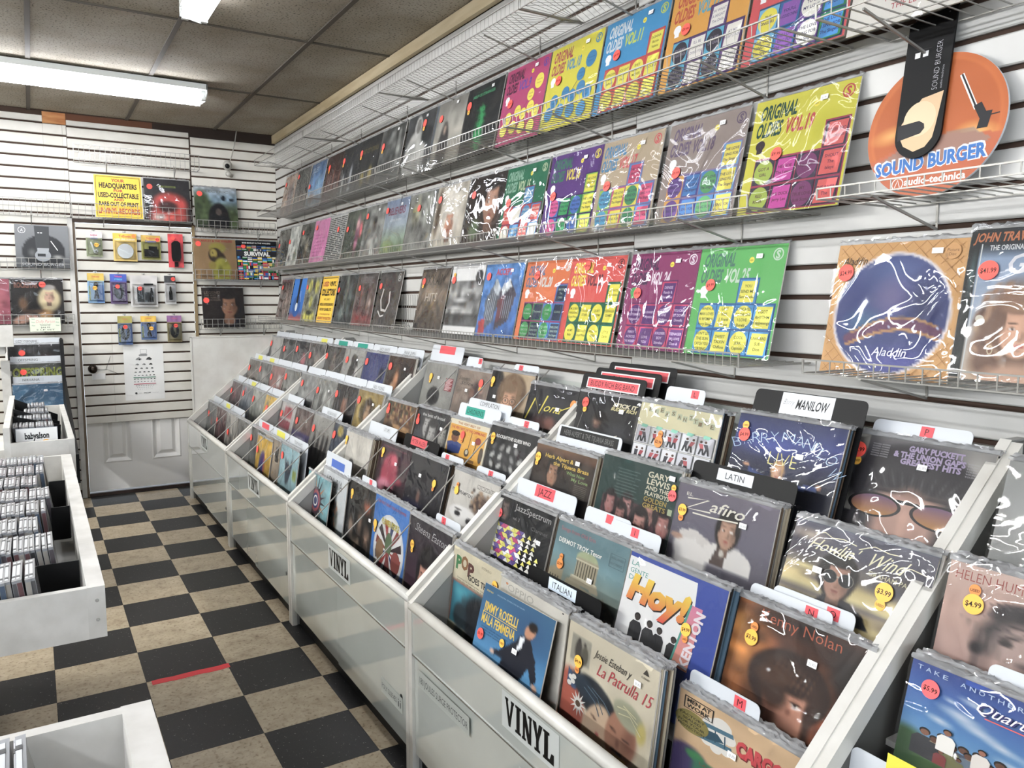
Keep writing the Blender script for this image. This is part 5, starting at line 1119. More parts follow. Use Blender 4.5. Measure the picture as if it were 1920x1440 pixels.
blotch('dark_crowd_photo', '#26221f', [(.2, .6, .12, .2, '#6c5c50'), (.5, .5, .12, .25, '#5c4c40'), (.75, .65, .14, .2, '#7c6454'), (.7, .25, .16, .14, '#8c5038'), (.4, .8, .2, .12, '#8c7864')], n=40, noise=.5, k=12)
def _blue():
    a = Art(44, '#2a74c4'); a.E(.52, .58, .44, .42, '#d8dce0', 30); a.E(.52, .58, .41, .39, '#e6e6e4', 30)
    for k in range(12):
        t = k * PI / 6 + .2; c = ['#a83030', '#24386c', '#8c3c34', '#3c2c30'][k % 4]
        a.P([(.52, .58), (.52 + .38 * math.cos(t - .14), .58 + .36 * math.sin(t - .14)), (.52 + .38 * math.cos(t + .14), .58 + .36 * math.sin(t + .14))], c)
    a.E(.28, .62, .12, .13, '#8c6c4c', 14); a.E(.76, .66, .13, .13, '#8c4038', 14); a.E(.52, .5, .10, .14, '#5c7050', 14); a.R(.48, .6, .56, .97, '#8c3a38'); a.T('FLOWER PEOPLE', .52, .30, .07, '#c4b84c', w=.5, al='C', b=.04); a.T('THE FIRST GREAT FRENCH SUMMER', .5, .08, .035, '#b84c4c', w=.84, al='C'); return a
ART['bluecircle'] = _blue
def _she():
    a = Art(60, '#2a242c'); a.g((0, '#2c282e'), (1, '#4a2c3c')); a.e(.8, .8, .3, .4, '#4c3040', .9); a.e(.56, .62, .28, .36, '#181214', .2); a.face(.46, .72, .40, skin='#c08a74', hair='#181214', lips='#a83c44'); a.e(.5, 1.05, .3, .18, '#b47c68', .3); a.T('Sheena Easton', .14, .16, .11, '#c8c8c8', w=.74, sh=.3, b=-.012, rot=.05); return a
ART['sheena'] = _she
def _wht():
    a = Art(40, '#d2cdc2'); a.z(.08, 5); a.e(.38, .74, .11, .16, '#2c2a2c', .2); a.p([(.28, .75), (.48, .75), (.5, 1), (.26, 1)], '#2c2a2c'); return a
ART['white_small_figure'] = _wht
def _pink():
    a = Art(50, '#3a2c30'); a.g((0, '#3c3034'), (.3, '#4a2c34'), (1, '#2c2428')); a.e(.42, .6, .3, .5, '#a83c50', .3); a.e(.5, .32, .12, .14, '#c04c60', .4); a.e(.35, .9, .34, .2, '#d8889c', .5); a.e(.75, .7, .14, .1, '#8c2c40', .6); a.z(.12, 8); a.T('THE MAN FROM PETER ALLEN', .06, .1, .04, '#8c4458', w=.76); return a
ART['pink_dancer'] = _pink
blotch('dark_arm_record', '#2a282c', [(.4, .78, .06, .2, '#7c5c50'), (.6, .5, .3, .3, '#232126'), (.3, .95, .4, .1, '#2c2a44')], n=36, noise=.12)
def _fra():
    a = Art(60, '#cfcbc2'); a.z(.05, 5); a.e(.72, .5, .26, .26, '#5c4a40', .4)
    for i in range(40): a.e(.72 + RNG.uniform(-.25, .25), .44 + RNG.uniform(-.2, .2), .04, .05, RNG.choice(['#8c7058', '#3c302c', '#a88c70']), .7)
    a.e(.78, .75, .14, .2, '#b08068', .4); a.e(.42, .82, .36, .18, '#e8e6e2', .12, rot=.15); a.e(.26, .8, .08, .06, '#2c2a2c', .3); a.e(.54, .86, .08, .07, '#2c2a2c', .3); a.e(.26, .72, .1, .015, '#4a4644', .5)
    a.R(.03, .33, .5, .42, '#d8d4cc'); a.T('PETER FRAMPTON', .04, .41, .07, '#3a3836', w=.46, b=.02, rot=.04); a.R(.56, .12, .96, .2, '#8c8880'); a.T('PREMONITION', .57, .19, .06, '#e0dcd4', w=.38, b=.02); return a
ART['frampton'] = _fra
def _lib():
    a = Art(40, '#6a5038'); rr = random.Random(3)
    for j in range(4):
        for i in range(16): a.r(.06 * i, .03 + .13 * j, .06 * i + .05, .13 + .13 * j, rr.choice(['#8c6c48', '#4a3424', '#a88458', '#5c2c24', '#3c4434', '#9c7c54']))
    a.p([(.3, .6), (.9, .62), (.95, .9), (.4, .95)], '#a8835a'); a.e(.2, .75, .2, .2, '#3c2c20', .5); a.e(.62, .58, .1, .1, '#5c4434', .4); return a.z(.2, 12)
ART['library_scene'] = _lib
def _bread():
    a = Art(60, '#3c3c3e'); a.g((0, '#2e2e30'), (1, '#56565a')); a.face(.36, .48, .3, skin='#a8a6a2', hair='#4a4848', lips='#6c6866'); a.face(.55, .74, .36, skin='#a4a29e', hair='#3c3a3a', lips='#6c6866'); a.face(.86, .66, .30, skin='#98968f', hair='#242424', lips='#6c6866'); a.T('the best of bread', .18, .21, .10, '#e8e8e4', w=.66); return a
ART['bread'] = _bread
def _chip():
    a = Art(8, '#e4a82c'); a.R(0, 0, 1, .13, '#e6dcc0'); a.R(0, 0, .04, 1, '#e6dcc0'); a.R(.96, 0, 1, 1, '#e6dcc0'); a.T('THE VERY BEST OF', .5, .10, .055, '#b8783c', w=.56, al='C', b=.03); a.T('THE VERY BEST OF THE CHIPMUNKS', .5, .24, .065, '#c03c24', w=.86, al='C', b=.03)
    a.P([(.04, .62), (.24, .54), (.42, .6), (.4, .84), (.1, .92)], '#243c7c'); a.E(.22, .46, .10, .13, '#7c4c34', 16); a.E(.22, .36, .11, .07, '#241c18', 14)
    a.L([(.62, .24), (.6, .66)], .012, '#3c2c1c'); a.E(.58, .76, .06, .1, '#5c5044', 14); a.E(.58, .74, .035, .06, '#c8c0a8', 12); a.L([(.78, .46), (.72, .86)], .014, '#3c2c1c'); a.E(.8, .40, .07, .09, '#8c2c24', 14); a.E(.92, .72, .05, .2, '#5c5044', 12); a.R(.3, .9, .8, .97, '#8c6430'); return a
ART['yellow_cartoon'] = _chip
def _guess():
    a = Art(40, '#202124'); rr = random.Random(5)
    for j in range(3):
        for i in range(6): a.e(.14 + .15 * i + rr.uniform(-.03, .03), .44 + .2 * j, .05, .1, rr.choice(['#8c8c8a', '#b8b8b4', '#5c5c5c', '#3c3c3e']), .4, rot=rr.uniform(-.6, .6))
    a.T("ROCKIN'/THE GUESS WHO", .14, .24, .07, '#e0e0dc', w=.72, b=.04); return a
ART['guesswho'] = _guess
def _gry():
    a = Art(40, '#96958f'); a.z(.06, 5); a.e(.42, .78, .2, .22, '#242224', .15); a.R(.72, .3, .95, .6, '#8c2c34')
    for i in range(9): a.R(.74, .32 + .03 * i, .93 - .03 * (i % 3), .34 + .03 * i, '#d8b8b8')
    return a
ART['grey_round_head'] = _gry
def _two():
    a = Art(44, '#86766a'); a.e(.62, .6, .22, .44, '#3c2c2c', .4); a.e(.5, .5, .1, .14, '#7c5c50', .5); a.e(.72, .4, .09, .12, '#a8887c', .4); a.e(.74, .75, .14, .3, '#8c7c74', .5); a.z(.15, 8); a.T('Steven', .06, .24, .09, '#3c342c', w=.3, sh=.3); a.T('Stiles', .14, .35, .09, '#3c342c', w=.34, sh=.3); a.R(.06, .42, .46, .425, '#5c5044'); return a
ART['brown_couple'] = _two
def _guy():
    a = Art(64, '#b8a283'); a.e(.05, .4, .3, .5, '#1c1a1c', .2); a.e(.55, .45, .34, .44, '#6a5440', .15); a.e(.54, .3, .3, .22, '#8a7050', .6); a.face(.54, .64, .54, skin='#c89878', hair='#7c6248', glasses=None, lips='#a85c50')
    for x in (.46, .63): a.O(x, .625, .075, .012, '#3c2c20', 20)
    a.e(.5, .36, .26, .12, '#7c6248', .5); return a
ART['round_glasses_man'] = _guy
def _nona():
    a = Art(40, '#232328'); a.e(.4, .85, .34, .3, '#4a2c28', .7); a.e(.55, .8, .14, .2, '#7c4c40', .6); a.e(.75, .9, .2, .06, '#d8d4d0', .7); a.e(.55, .35, .4, .2, '#34343a', .9); a.L([(.05, .8), (.16, .3), (.3, .62), (.4, .2)], .03, '#e4d44a'); a.T('ona', .36, .55, .2, '#e4d44a', w=.34, sh=.4); a.L([(.66, .5), (.95, .3)], .02, '#e4d44a'); return a
ART['nona'] = _nona
# second bin
blotch('dim_statue', '#6a6c68', [(.5, .5, .3, .4, '#4c4a4a'), (.3, .7, .2, .2, '#8a8a86')], n=24, noise=.3)
def _yp():
    a = Art(40, '#d8ac34'); a.e(.45, .62, .22, .4, '#3c4a9c', .3); a.e(.5, .4, .14, .16, '#5c3c7c', .5); a.e(.4, .85, .2, .2, '#a83c5c', .6); a.e(.6, .6, .06, .3, '#c8584c', .6); a.z(.2, 9); return a
ART['yellow_blue_painting'] = _yp
def _tan():
    a = Art(30, '#a59684'); a.e(.45, .45, .16, .28, '#5c5248', .3); a.e(.45, .5, .1, .16, '#8c7c6c', .5); a.z(.1, 6); a.R(.72, .12, .9, .42, '#2c2a28'); a.L([(.1, .8), (.4, .72), (.8, .85)], .012, '#4a4038'); return a
ART['tan_tree_head'] = _tan
def _hands():
    a = Art(30, '#9cc0c8'); d = '#3c4450'
    a.e(.45, .5, .1, .24, d, .25); a.e(.6, .45, .06, .3, d, .3, rot=.3); a.e(.35, .4, .05, .2, d, .3, rot=-.2); a.r(.75, .4, .95, .6, '#8c9c4c'); return a.z(.1, 7)
ART['pale_blue_hands'] = _hands
def _rw():
    a = Art(24, '#b8b4b0'); a.r(.3, .1, .8, .4, '#a84850'); a.r(.1, .48, .8, .74, '#8c3c48'); a.r(.1, .78, .8, .95, '#4a4c4c'); a.r(0, 0, .1, 1, '#5c5858'); return a.z(.1, 8)
ART['red_white_blocks'] = _rw
blotch('purple_brown_street', [(0, '#5c4c48'), (.6, '#6c5a54'), (.62, '#4a4468'), (1, '#5c5480')], [(.5, .3, .4, .2, '#7c6c64'), (.5, .74, .4, .03, '#c8c4d0'), (.5, .88, .4, .03, '#b4b0c4')], n=24, noise=.25)
def _fog():
    a = Art(36, '#8c8a84'); a.g((0, '#9a9892'), (1, '#7c7a74'))
    for x in (.2, .42, .64, .84): a.e(x, .68, .08, .32, '#3c3a38', .4); a.e(x, .42, .05, .08, '#5c544c', .5)
    return a.z(.12, 6)
ART['foggy_figures'] = _fog
blotch('dark_navy_yellow_tag', '#3c4452', [(.3, .15, .12, .14, '#a8944c', {'soft': .2}), (.6, .6, .3, .3, '#4a5464')], n=20, noise=.15)
blotch('pale_face_grey', '#8a8a88', [(.4, .5, .3, .4, '#a4a4a0'), (.5, .8, .24, .16, '#3c3c3c'), (.4, .4, .2, .1, '#6a6a68')], n=30, noise=.2)
blotch('grey_white_streaks', '#84847f', [(.2 + .16 * i, .5, .03, .5, c) for i, c in enumerate(('#b8b8b4', '#5c5c58', '#c8c8c4', '#6a6a66', '#aeaeaa'))], n=24, noise=.4)
blotch('dark_fading_face', '#333030', [(.5, .5, .22, .34, '#7c5a48'), (.5, .3, .2, .12, '#241c1a')], n=30, noise=.2, faces=[(.5, .5, .4, dict(skin='#845c48', hair='#241c18'))])
def _gold():
    a = Art(30, '#8c7848'); a.e(.5, .5, .42, .42, '#b09858', .1); a.e(.5, .5, .32, .34, '#5c5034', .2); a.face(.5, .5, .36, skin='#a88868', hair='#3c2c1c'); return a.z(.15, 9)
ART['gold_oval_portrait'] = _gold
blotch('dusky_woman', '#4a4844', [(.5, .6, .2, .4, '#6a645c'), (.5, .3, .1, .13, '#8c7868')], n=20, noise=.3)
def _monk():
    a = Art(34, '#a3a29c'); a.p([(.3, 1), (.36, .5), (.5, .2), (.64, .16), (.8, .5), (.86, 1)], '#3a3836'); a.e(.5, .26, .12, .14, '#3a3836', .2); a.e(.74, .6, .1, .2, '#c8c6c0', .4); return a.z(.08, 6)
ART['grey_robed_monk'] = _monk
blotch('navy_plain_note', '#333a6c', [(.5, .5, .5, .4, '#3c4478'), (.82, .5, .1, .2, '#23263c', {'soft': .1})], n=20, noise=.08)
blotch('brown_flame_face', '#3c2c24', [(.4, .6, .12, .4, '#c08458'), (.3, .8, .1, .2, '#e0b48c'), (.7, .4, .24, .4, '#241c1a')], n=26, noise=.2)
# farthest bin
blotch('clear_grey_pair', '#7c7c7a', [(.6, .4, .1, .1, '#b84c44'), (.4, .7, .2, .3, '#5c5c5a')], n=14, noise=.3)
blotch('maroon_portrait', '#6c4c4c', [(.4, .5, .2, .3, '#8c6464'), (.7, .7, .2, .3, '#4a3434')], n=14, noise=.25)
blotch('white_red_collage', '#a8a49c', [(.3, .4, .12, .12, '#b84c44'), (.6, .6, .2, .2, '#6a6460'), (.4, .8, .2, .14, '#8c4c44')], n=14, noise=.3)
blotch('ash_grey_profile', '#7a7874', [(.5, .5, .26, .4, '#565450')], n=14, noise=.25)
blotch('red_black_stage', '#5c4446', [(.4, .4, .2, .3, '#8c5458'), (.6, .8, .2, .3, '#3c3032')], n=14, noise=.3)
blotch('steel_blue_grey', '#747a80', [(.5, .6, .3, .3, '#5c646c'), (.3, .1, .1, .06, '#d04440')], n=14, noise=.3)
blotch('pale_green_white', '#9a9c92', [(.3, .5, .2, .3, '#7c8078'), (.7, .4, .2, .2, '#b8b8b0')], n=14, noise=.3)
blotch('bright_yellow_orange', '#d8b03c', [(.4, .6, .2, .3, '#e0a030'), (.2, .3, .1, .2, '#5c5a50')], n=14, noise=.12)
blotch('brown_collage', '#6c645c', [(.4, .5, .2, .2, '#94887c'), (.7, .7, .2, .2, '#4a423c')], n=14, noise=.4)
blotch('grey_street_pair', '#6f6e6a', [(.5, .6, .2, .4, '#8c8a84')], n=14, noise=.4)
blotch('salmon_white_block', '#8c625c', [(.72, .45, .12, .2, '#d0ccc8', {'soft': .1}), (.4, .7, .2, .2, '#a87468')], n=14, noise=.2)
blotch('grey_city_photo', '#75746f', [(.5, .5, .3, .3, '#8e8c86'), (.2, .8, .1, .2, '#54524e')], n=14, noise=.35)
blotch('white_black_text', '#b9b8b2', [(.1, .6, .12, .4, '#3c3c3c', {'soft': .1}), (.6, .4, .3, .04, '#8a8a86')], n=14, noise=.08)
blotch('charcoal_crowd', '#4a4a49', [(.4, .5, .2, .3, '#6a6966')], n=14, noise=.3)
blotch('dark_red_note', '#474647', [(.75, .6, .14, .2, '#a05058', {'soft': .2}), (.3, .5, .2, .3, '#5c5a58')], n=14, noise=.3)
blotch('grey_wide_portrait', '#625f5c', [(.6, .5, .2, .3, '#8c8278')], n=14, noise=.3)
# ------------------------------------------------------------------ records on the wall shelves
TW = math.asin(.07 / S)
def wall_rec(key, yl, ztop, desc, st=(), xt=1.455, **kw):
    return record(key, desc, (xt - .07, yl - S / 2, ztop - .314), math.degrees(TW) + random.uniform(-.6, .6), stickers=st, **kw)
R9 = ('r', '$9.99'); N_ = ''
row1 = [('tan_family', -.039, 'faded tan record with a blurred family group, first on the top shelf', [('r', N_, .15, .2)]),
 ('dark_crowd_tan', -.376, 'dark record with a row of tan figures, second on the top shelf', [('r', N_, .15, .15)]),
 ('blue_sea', -.71, 'blue sea record on the top wall shelf near the far corner', [('r', N_, .1, .5)]),
 ('dark_red_people', -1.07, 'dark red record with standing people on the top wall shelf', [('r', N_, .2, .25, .04, 'y')]),
 ('black_pale_figures', -1.385, 'black record with two small pale shapes on the top wall shelf', [('r', N_, .12, .25, .04, 'y')]),
 ('black_gold_skulls', -1.701, 'black record with gold shapes under an arch of letters, top wall shelf', [('r', N_, .1, .25, .04, 'y')]),
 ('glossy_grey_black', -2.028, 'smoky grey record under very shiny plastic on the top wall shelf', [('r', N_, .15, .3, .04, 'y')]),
 ('grey_robed_figure', -2.394, 'grey record with a pale hooded figure on the top wall shelf', [('r', N_, .68, .2, .04, 'y')]),
 ('grey_lone_woman', -2.72, 'grey record with a lone long-haired woman on the top wall shelf', [('r', N_, .25, .25, .036)]),
 ('black_green_hand', -3.051, 'black record with a green scaly shape on the top wall shelf', [('r', N_, .12, .25, .04, 'y')]),
 ('oldies9', -3.397, 'magenta record with yellow circles on the top wall shelf', [('r', '$9.99', .22, .47)]),
 ('oldies10', -3.729, 'yellow record with blue circles on the top wall shelf', [('r', '$9.99', .25, .42)]),
 ('oldies11', -4.062, 'blue record with a red and yellow grid on the top wall shelf', [('r', '$9.99', .27, .4)]),
 ('oldies12', -4.40, 'amber record with purple and white grid on the top wall shelf', [('r', '$9.99', .25, .43)]),
 ('oldies13', -4.732, 'red record with blue and green grid at the near end of the top shelf', [])]
for k, y, d, st in row1: wall_rec(k, y, 2.448, d, st, barcode=(.72, .1) if y < -2 else None)
wall_rec('white_red_lettering', -5.06, 2.44, 'white record with red lettering cut by the top right picture edge', barcode=None)
row2 = [('grey_pink_crowd', .17, 'narrow looking grey and pink record in the far corner of the middle shelf', [('r', N_, .2, .4)]),
 ('white_sketches', -.118, 'whitish record with small dark sketches on the middle wall shelf', [('r', N_, .2, .35)]),
 ('dark_green_group', -.435, 'dark olive record with a blurred group on the middle wall shelf', [('r', N_, .25, .2)]),
 ('plain_pink', -.762, 'bright pink record with lines of small print on the middle wall shelf', [('r', N_, .2, .16)]),
 ('black_white_dashes', -1.087, 'record covered in black and white dashes on the middle wall shelf', [('r', N_, .62, .3)]),
 ('green_pink_figure', -1.436, 'dark green record with a pink figure on the middle wall shelf', [('r', N_, .15, .35)]),
 ('grey_shirt_man', -1.753, 'grey photograph record of a man in a pale shirt, middle wall shelf', [('r', N_, .16, .18)]),
 ('hazy_field_sky', -2.08, 'hazy field record with big plum lettering on the middle wall shelf', [('r', N_, .1, .17)]),
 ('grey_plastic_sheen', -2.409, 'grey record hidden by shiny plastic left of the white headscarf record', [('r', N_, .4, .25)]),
 ('white_headscarf', -2.737, 'record with a portrait in a white headscarf on the middle wall shelf', [('r', N_, .14, .2)]),
 ('dark_close_face', -3.079, 'dark record with a large close face on the middle wall shelf', [('r', N_, .17, .25)]),
 ('oldies15', -3.393, 'dark green record with coloured grid on the middle wall shelf', [('r', '$9.99', .2, .47)]),
 ('oldies16', -3.733, 'purple record with bright square grid on the middle wall shelf', [('r', '$9.99', .17, .5)]),
 ('oldies17', -4.044, 'beige record with coloured grid under glaring plastic, middle wall shelf', [('r', '$9.99', .22, .5)]),
 ('oldies18', -4.392, 'mauve grey record with coloured grid under glaring plastic, middle wall shelf', [('r', '$9.99', .2, .5)]),
 ('oldies19', -4.736, 'yellow record with purple grid beside the orange turntable cutout', [('r', '$9.99', .32, .5)])]
for k, y, d, st in row2: wall_rec(k, y, 2.050, d, st, barcode=(.7, .12) if y < -1.5 else None)
row3 = [('reddish_brick', .159, 'reddish brown record in the far corner of the lowest wall shelf', [('r', N_, .2, .2)]),
 ('blue_turntable_ad', -.204, 'bright blue turntable advertisement card on the lowest wall shelf', []),
 ('yellow_grey_face', -.541, 'yellow and grey stencilled face record on the lowest wall shelf', [('r', N_, .12, .22)]),
 ('yellow_collector_sign', -.906, 'yellow USED VINYL COLLECTORS sign on the lowest wall shelf', []),
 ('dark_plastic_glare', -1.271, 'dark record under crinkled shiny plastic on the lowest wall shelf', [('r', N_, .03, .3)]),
 ('dark_red_trees', -1.606, 'grey and dark red record with bare trees on the lowest wall shelf', [('r', N_, .2, .28, .036)]),
 ('black_white_swirl', -1.961, 'dark record with white swirl left of the empty rack gap', [('r', N_, .12, .25)]),
 ('brown_ruined_hall', -2.536, 'brown record with hazy lettering just right of the empty rack gap', [('r', N_, .14, .2, .036, 'y')]),
 ('white_storm_photo', -2.886, 'white bordered storm cloud photograph record on the lowest wall shelf', [('r', N_, .12, .2, .036, 'y', True)]),
 ('blue_metal_engine', -3.214, 'blue record with a metal engine on the lowest wall shelf', [('r', N_, .13, .17, .036)]),
 ('oldies20', -3.55, 'orange record with blue and green grid on the lowest wall shelf', [('r', '$9.99', .3, .18)]),
 ('oldies23', -3.868, 'red record with green and yellow grid on the lowest wall shelf', [('r', '$9.99', .33, .1)]),
 ('oldies24', -4.215, 'plum record with purple and crimson grid on the lowest wall shelf', [('r', '$9.99', .2, .42)]),
 ('oldies25', -4.542, 'green record with blue and yellow grid at the near end of the lowest shelf', [('r', '$9.99', .2, .35)])]
for k, y, d, st in row3: wall_rec(k, y, 1.657, d, st, barcode=(.72, .12) if y < -3 else None, poly=k not in ('blue_turntable_ad', 'yellow_collector_sign'))
def big(key, yl, ztop, desc, st):
    return record(key, desc, (1.375, yl - S / 2, ztop - .316), 11, stickers=st)
big('blue_picture_disc', -5.035, 1.640, 'tan sleeve with a round blue picture disc on the right wall', [('r', '$24.99', .10, .22, .042)])
big('curly_haired_portrait', -5.36, 1.655, 'dark edged record with a curly haired smiling portrait, right picture edge', [('r', '$41.99', .15, .28, .042)])

# orange turntable cutout: round board plus black strap board
cy_, cz_, R_ = -5.262, 1.888, .158
t = thing('turntable_cutout', 'orange round cardboard turntable display with black strap on right wall', 'display', (1.405, cy_, 1.735), (-math.radians(8), 0, RZ))
def round_board():
    a = Art(72, '#b65800'); a.e(.5, .5, .5, .5, '#b85a12', .02)
    for r in np.linspace(.47, .2, 14): a.e(.5, .5, r, r, '#bd5f16' if int(r * 100) % 2 else '#b0540e', .03)
    a.e(.2, .52, .2, .08, '#dc9c4c', .9, rot=-.15); a.e(.82, .60, .18, .09, '#e0a858', .9, rot=.2); a.p([(.02, .72), (.45, .55), (.98, .62), (.98, 1), (.02, 1)], '#b4582c')
    a.p([(.06, .74), (.4, .58), (.78, .56), (.92, .66), (.5, .78)], '#8c7c78', .7)
    a.T('SOUND BURGER', .5, .795, .105, '#e8eef4', w=.83, al='C', b=.08, rot=-.06); a.T('SOUND BURGER', .5, .793, .095, '#2468b0', w=.80, al='C', b=.045, rot=-.06)
    a.T('audio-technica', .56, .905, .052, '#f0e8e0', w=.44, al='C', b=.03); a.O(.29, .89, .045, .007, '#f0e8e0'); a.L([(.27, .915), (.29, .86), (.31, .915)], .006, '#f0e8e0')
    a.L([(.66, .18), (.79, .44)], .030, '#e8e4e0'); a.L([(.662, .18), (.792, .44)], .012, '#1c1c20'); a.P([(.77, .42), (.82, .40), (.87, .49), (.83, .53)], '#1b1b1f'); a.P([(.83, .47), (.90, .47), (.88, .58), (.81, .58)], '#1b1b1f'); a.L([(.88, .50), (.95, .495)], .008, '#1b1b1f')
    return a
b = MB(); D2 = 2 * R_
b.prism([(R_ * math.cos(2 * PI * k / 56), R_ + R_ * math.sin(2 * PI * k / 56)) for k in range(56)], 'y', .0004, .006); b.obj('round_board', M_CARD, t)
me = round_board().mesh('round_print', D2)
import bmesh as _bm
bb = _bm.new(); bb.from_mesh(me)
for v in bb.verts:
    q = math.hypot(v.co.x, v.co.z - R_)
    if q > R_ - .0006: v.co.x *= (R_ - .0006) / q; v.co.z = R_ + (v.co.z - R_) * (R_ - .0006) / q
bb.to_mesh(me); bb.free()
link('round_print', me, t)
b = MB(); sx0, sx1, sb = -.082, .026, .088; w2 = (sx1 - sx0) / 2; xc = (sx0 + sx1) / 2
out = [(sx0, .40), (sx0, sb + w2)] + [(xc + w2 * math.cos(PI + PI * k / 16), sb + w2 + w2 * math.sin(PI + PI * k / 16)) for k in range(17)] + [(sx1, sb + w2), (sx1, .42)]
b.prism(out, 'y', -.009, -.0035); b.obj('strap_board', M_BLACK, t)
a = Art(1, '#141416', 3.1); a.h = []
a.P([(.96, 1.78), (.5, 1.86), (.10, 2.35), (.08, 2.62), (.2, 2.85), (.45, 3.0), (.7, 2.93), (.84, 2.75), (.88, 2.5)], '#d9b78c'); a.E(.5, 2.3, .36, .38, '#e6c8a0', 26); a.P([(.02, 2.38), (.5, 2.34), (.62, 2.42), (.64, 2.52), (.56, 2.62), (.04, 2.72)], '#1c1c20')
for x in (.2, .38): a.R(x, .82, x + .12, .94, '#e6e6e4')
a.R(.16, .77, .56, .775, '#3c3c40'); a.T('SOUND BURGER', .80, 1.72, .13, '#c8c8cc', w=1.05, rot=-PI / 2, b=-.02); a.T('audio-technica', .90, 1.72, .05, '#a0a0a4', w=.5, rot=-PI / 2)
a.E(.12, .08, .02, .02, '#55555a', 8); a.E(.86, .10, .02, .02, '#55555a', 8)
me = a.mesh('strap_print', .104); bb = _bm.new(); bb.from_mesh(me); bb.verts.ensure_lookup_table()
_bm.ops.delete(bb, geom=bb.verts[:a.n * 0 + (a.n + 1) * (a.my + 1)], context='VERTS'); bb.to_mesh(me); bb.free()
o = link('strap_print', me, t, (xc, -.0096, sb + .004))

# ------------------------------------------------------------------ records in the bins
BY = {1: -.08, 2: -1.45, 3: -2.79, 4: -4.13, 5: -5.49}
Y399 = ('y', '$3.99'); Y499 = ('y', '$4.99')
def bin_rec(key, b, r, c, desc, st=(), tl=None, tilt=None, n=0, what=None, pal=(0, 1, 2, 3, 4, 5), fwd=0.0, **kw):
    x, z = ROWM[r]; y = BY[b] - .02 - .335 * c
    if b <= 3: z += .012
    if b == 3: x += (0, 0, 0, .015, .03)[r]
    if tl: x, y, z = tl
    tilt = tilt if tilt is not None else (8.0 if r == 1 else 15.5) + random.uniform(-1, 1)
    th = math.radians(tilt)
    q = VS.get(key, .66 if key in FARVS else 1.0); st = [(s[0], s[1], s[2], s[3] * q) + tuple(s[4:]) for s in st]
    if kw.get('barcode'): kw['barcode'] = (kw['barcode'][0], kw['barcode'][1] * q)
    rec = record(key, desc, (x - S * math.sin(th) - fwd, y - S / 2, z - S * math.cos(th)), tilt, stickers=st, **kw)
    if n: stack(rec, n, what or desc, seed=b * 100 + r * 10 + c, pal=pal)
    return rec
D3 = .030
# fourth bin (large)
bin_rec('pop', 4, 1, 0, 'cream record with multicoloured POP letters and teal picture', [('y', '$4.99', .84, .2, D3)], (.803, -4.143, .726), n=2, what='with multicoloured letters')
bin_rec('plain_ivory', 4, 1, 1, 'ivory record mostly hidden behind the blue singer record', (), (.782, -4.472, .73), 9, n=5, what='with plain ivory cover')
bin_rec('rose', 4, 1, 1, 'blue record with a singer in a dark suit leaning forward', [('r', '$3.99', .1, .56, D3), ('y', 'USED', .42, .52, .022)], (.751, -4.455, .712), 15, barcode=(.6, .55), poly=False, yaw=3)
bin_rec('patrulla', 4, 1, 2, 'cream record with two illustrated faces and a white daisy', [('y', '$4.99', .17, .33, D3, 'o')], (.784, -4.80, .721), 8, n=6, what='with the white daisy', barcode=(.82, .22))
bin_rec('cargo_biplane', 4, 1, 3, 'tan record with a blue biplane among white clouds', (), (.846, -5.121, .672), 9, n=4, what='with the blue biplane', barcode=(.5, .56), sleeve=2)
bin_rec('jazz', 4, 2, 0, 'black record with colourful triangles beside the white jazz divider', [('p', '$5.99', .09, .28, D3)], (.983, -4.124, .864), 15, n=6, what='with colourful triangles', barcode=(.84, .5))
bin_rec('dermot', 4, 2, 1, 'grey teal record with a domed stone building', [('o', '$2.99', .16, .55, D3, 'o', True)], (.985, -4.464, .861), 15, n=5, what='with the domed building', barcode=(.6, .62))
bin_rec('hoy', 4, 2, 2, 'blue bordered white record with flaming yellow and red letters', [('y', '$4.99', .72, .57, D3, 'o')], (.951, -4.83, .875), 16, n=6, what='with flaming letters', pal=(2, 3, 2, 4))
bin_rec('kenny', 4, 2, 3, 'brown and orange record with half hidden long-haired head', [('y', '$3.99', .17, .38, .034, 'o', True)], (.985, -5.154, .858), 16.5, n=6, what='with the half hidden head', barcode=(.64, .4))
bin_rec('herb', 4, 3, 0, 'brown record with yellow lettering and a seated dark-haired man', [('y', '$2.99', .08, .28, D3, 'y')], (1.111, -4.155, 1.029), 15, n=6, what='with the seated man', barcode=(.74, .24))
bin_rec('gary', 4, 3, 1, 'dark green record with five faces at the bottom', [('p', '$4.99', .96, .34, D3, 'y', True)], (1.123, -4.498, 1.05), 14, n=5, what='with five faces', barcode=(.92, .14))
bin_rec('zafiro', 4, 3, 2, 'mauve grey record with a man in a white suit', [('y', '$3.99', .1, .38, D3, 'o')], (1.119, -4.819, 1.03), 14, n=6, what='with the white suit', barcode=(.72, .38))
bin_rec('howlin', 4, 3, 3, 'cloudy sunset record with a man in mirror sunglasses', [('y', '$3.99', .74, .52, .038, 'y')], (1.132, -5.18, 1.02), 21, n=5, what='with mirror sunglasses', barcode=(.26, .56))
bin_rec('stickit', 4, 4, 0, 'black record with a half lit face in front of red labelled cards', [('r', '$9.99', .13, .24, .034, 'y')], (1.28, -4.166, 1.193), 15, n=4, what='with the half lit face', barcode=(.72, .36))
bin_rec('pleasant', 4, 4, 1, 'cream record with a grid of small dancing couples', [('o', '$2.99', .34, .58, .034, 'o', True)], (1.244, -4.52, 1.199), 15, n=6, what='with dancing couples')
bin_rec('manilow', 4, 4, 2, 'dark blue concert record with neon style lettering', [('r', '$4.99', .1, .3, .036, 'y', True)], (1.284, -4.869, 1.207), 18, n=4, what='with neon lettering', barcode=(.66, .5))
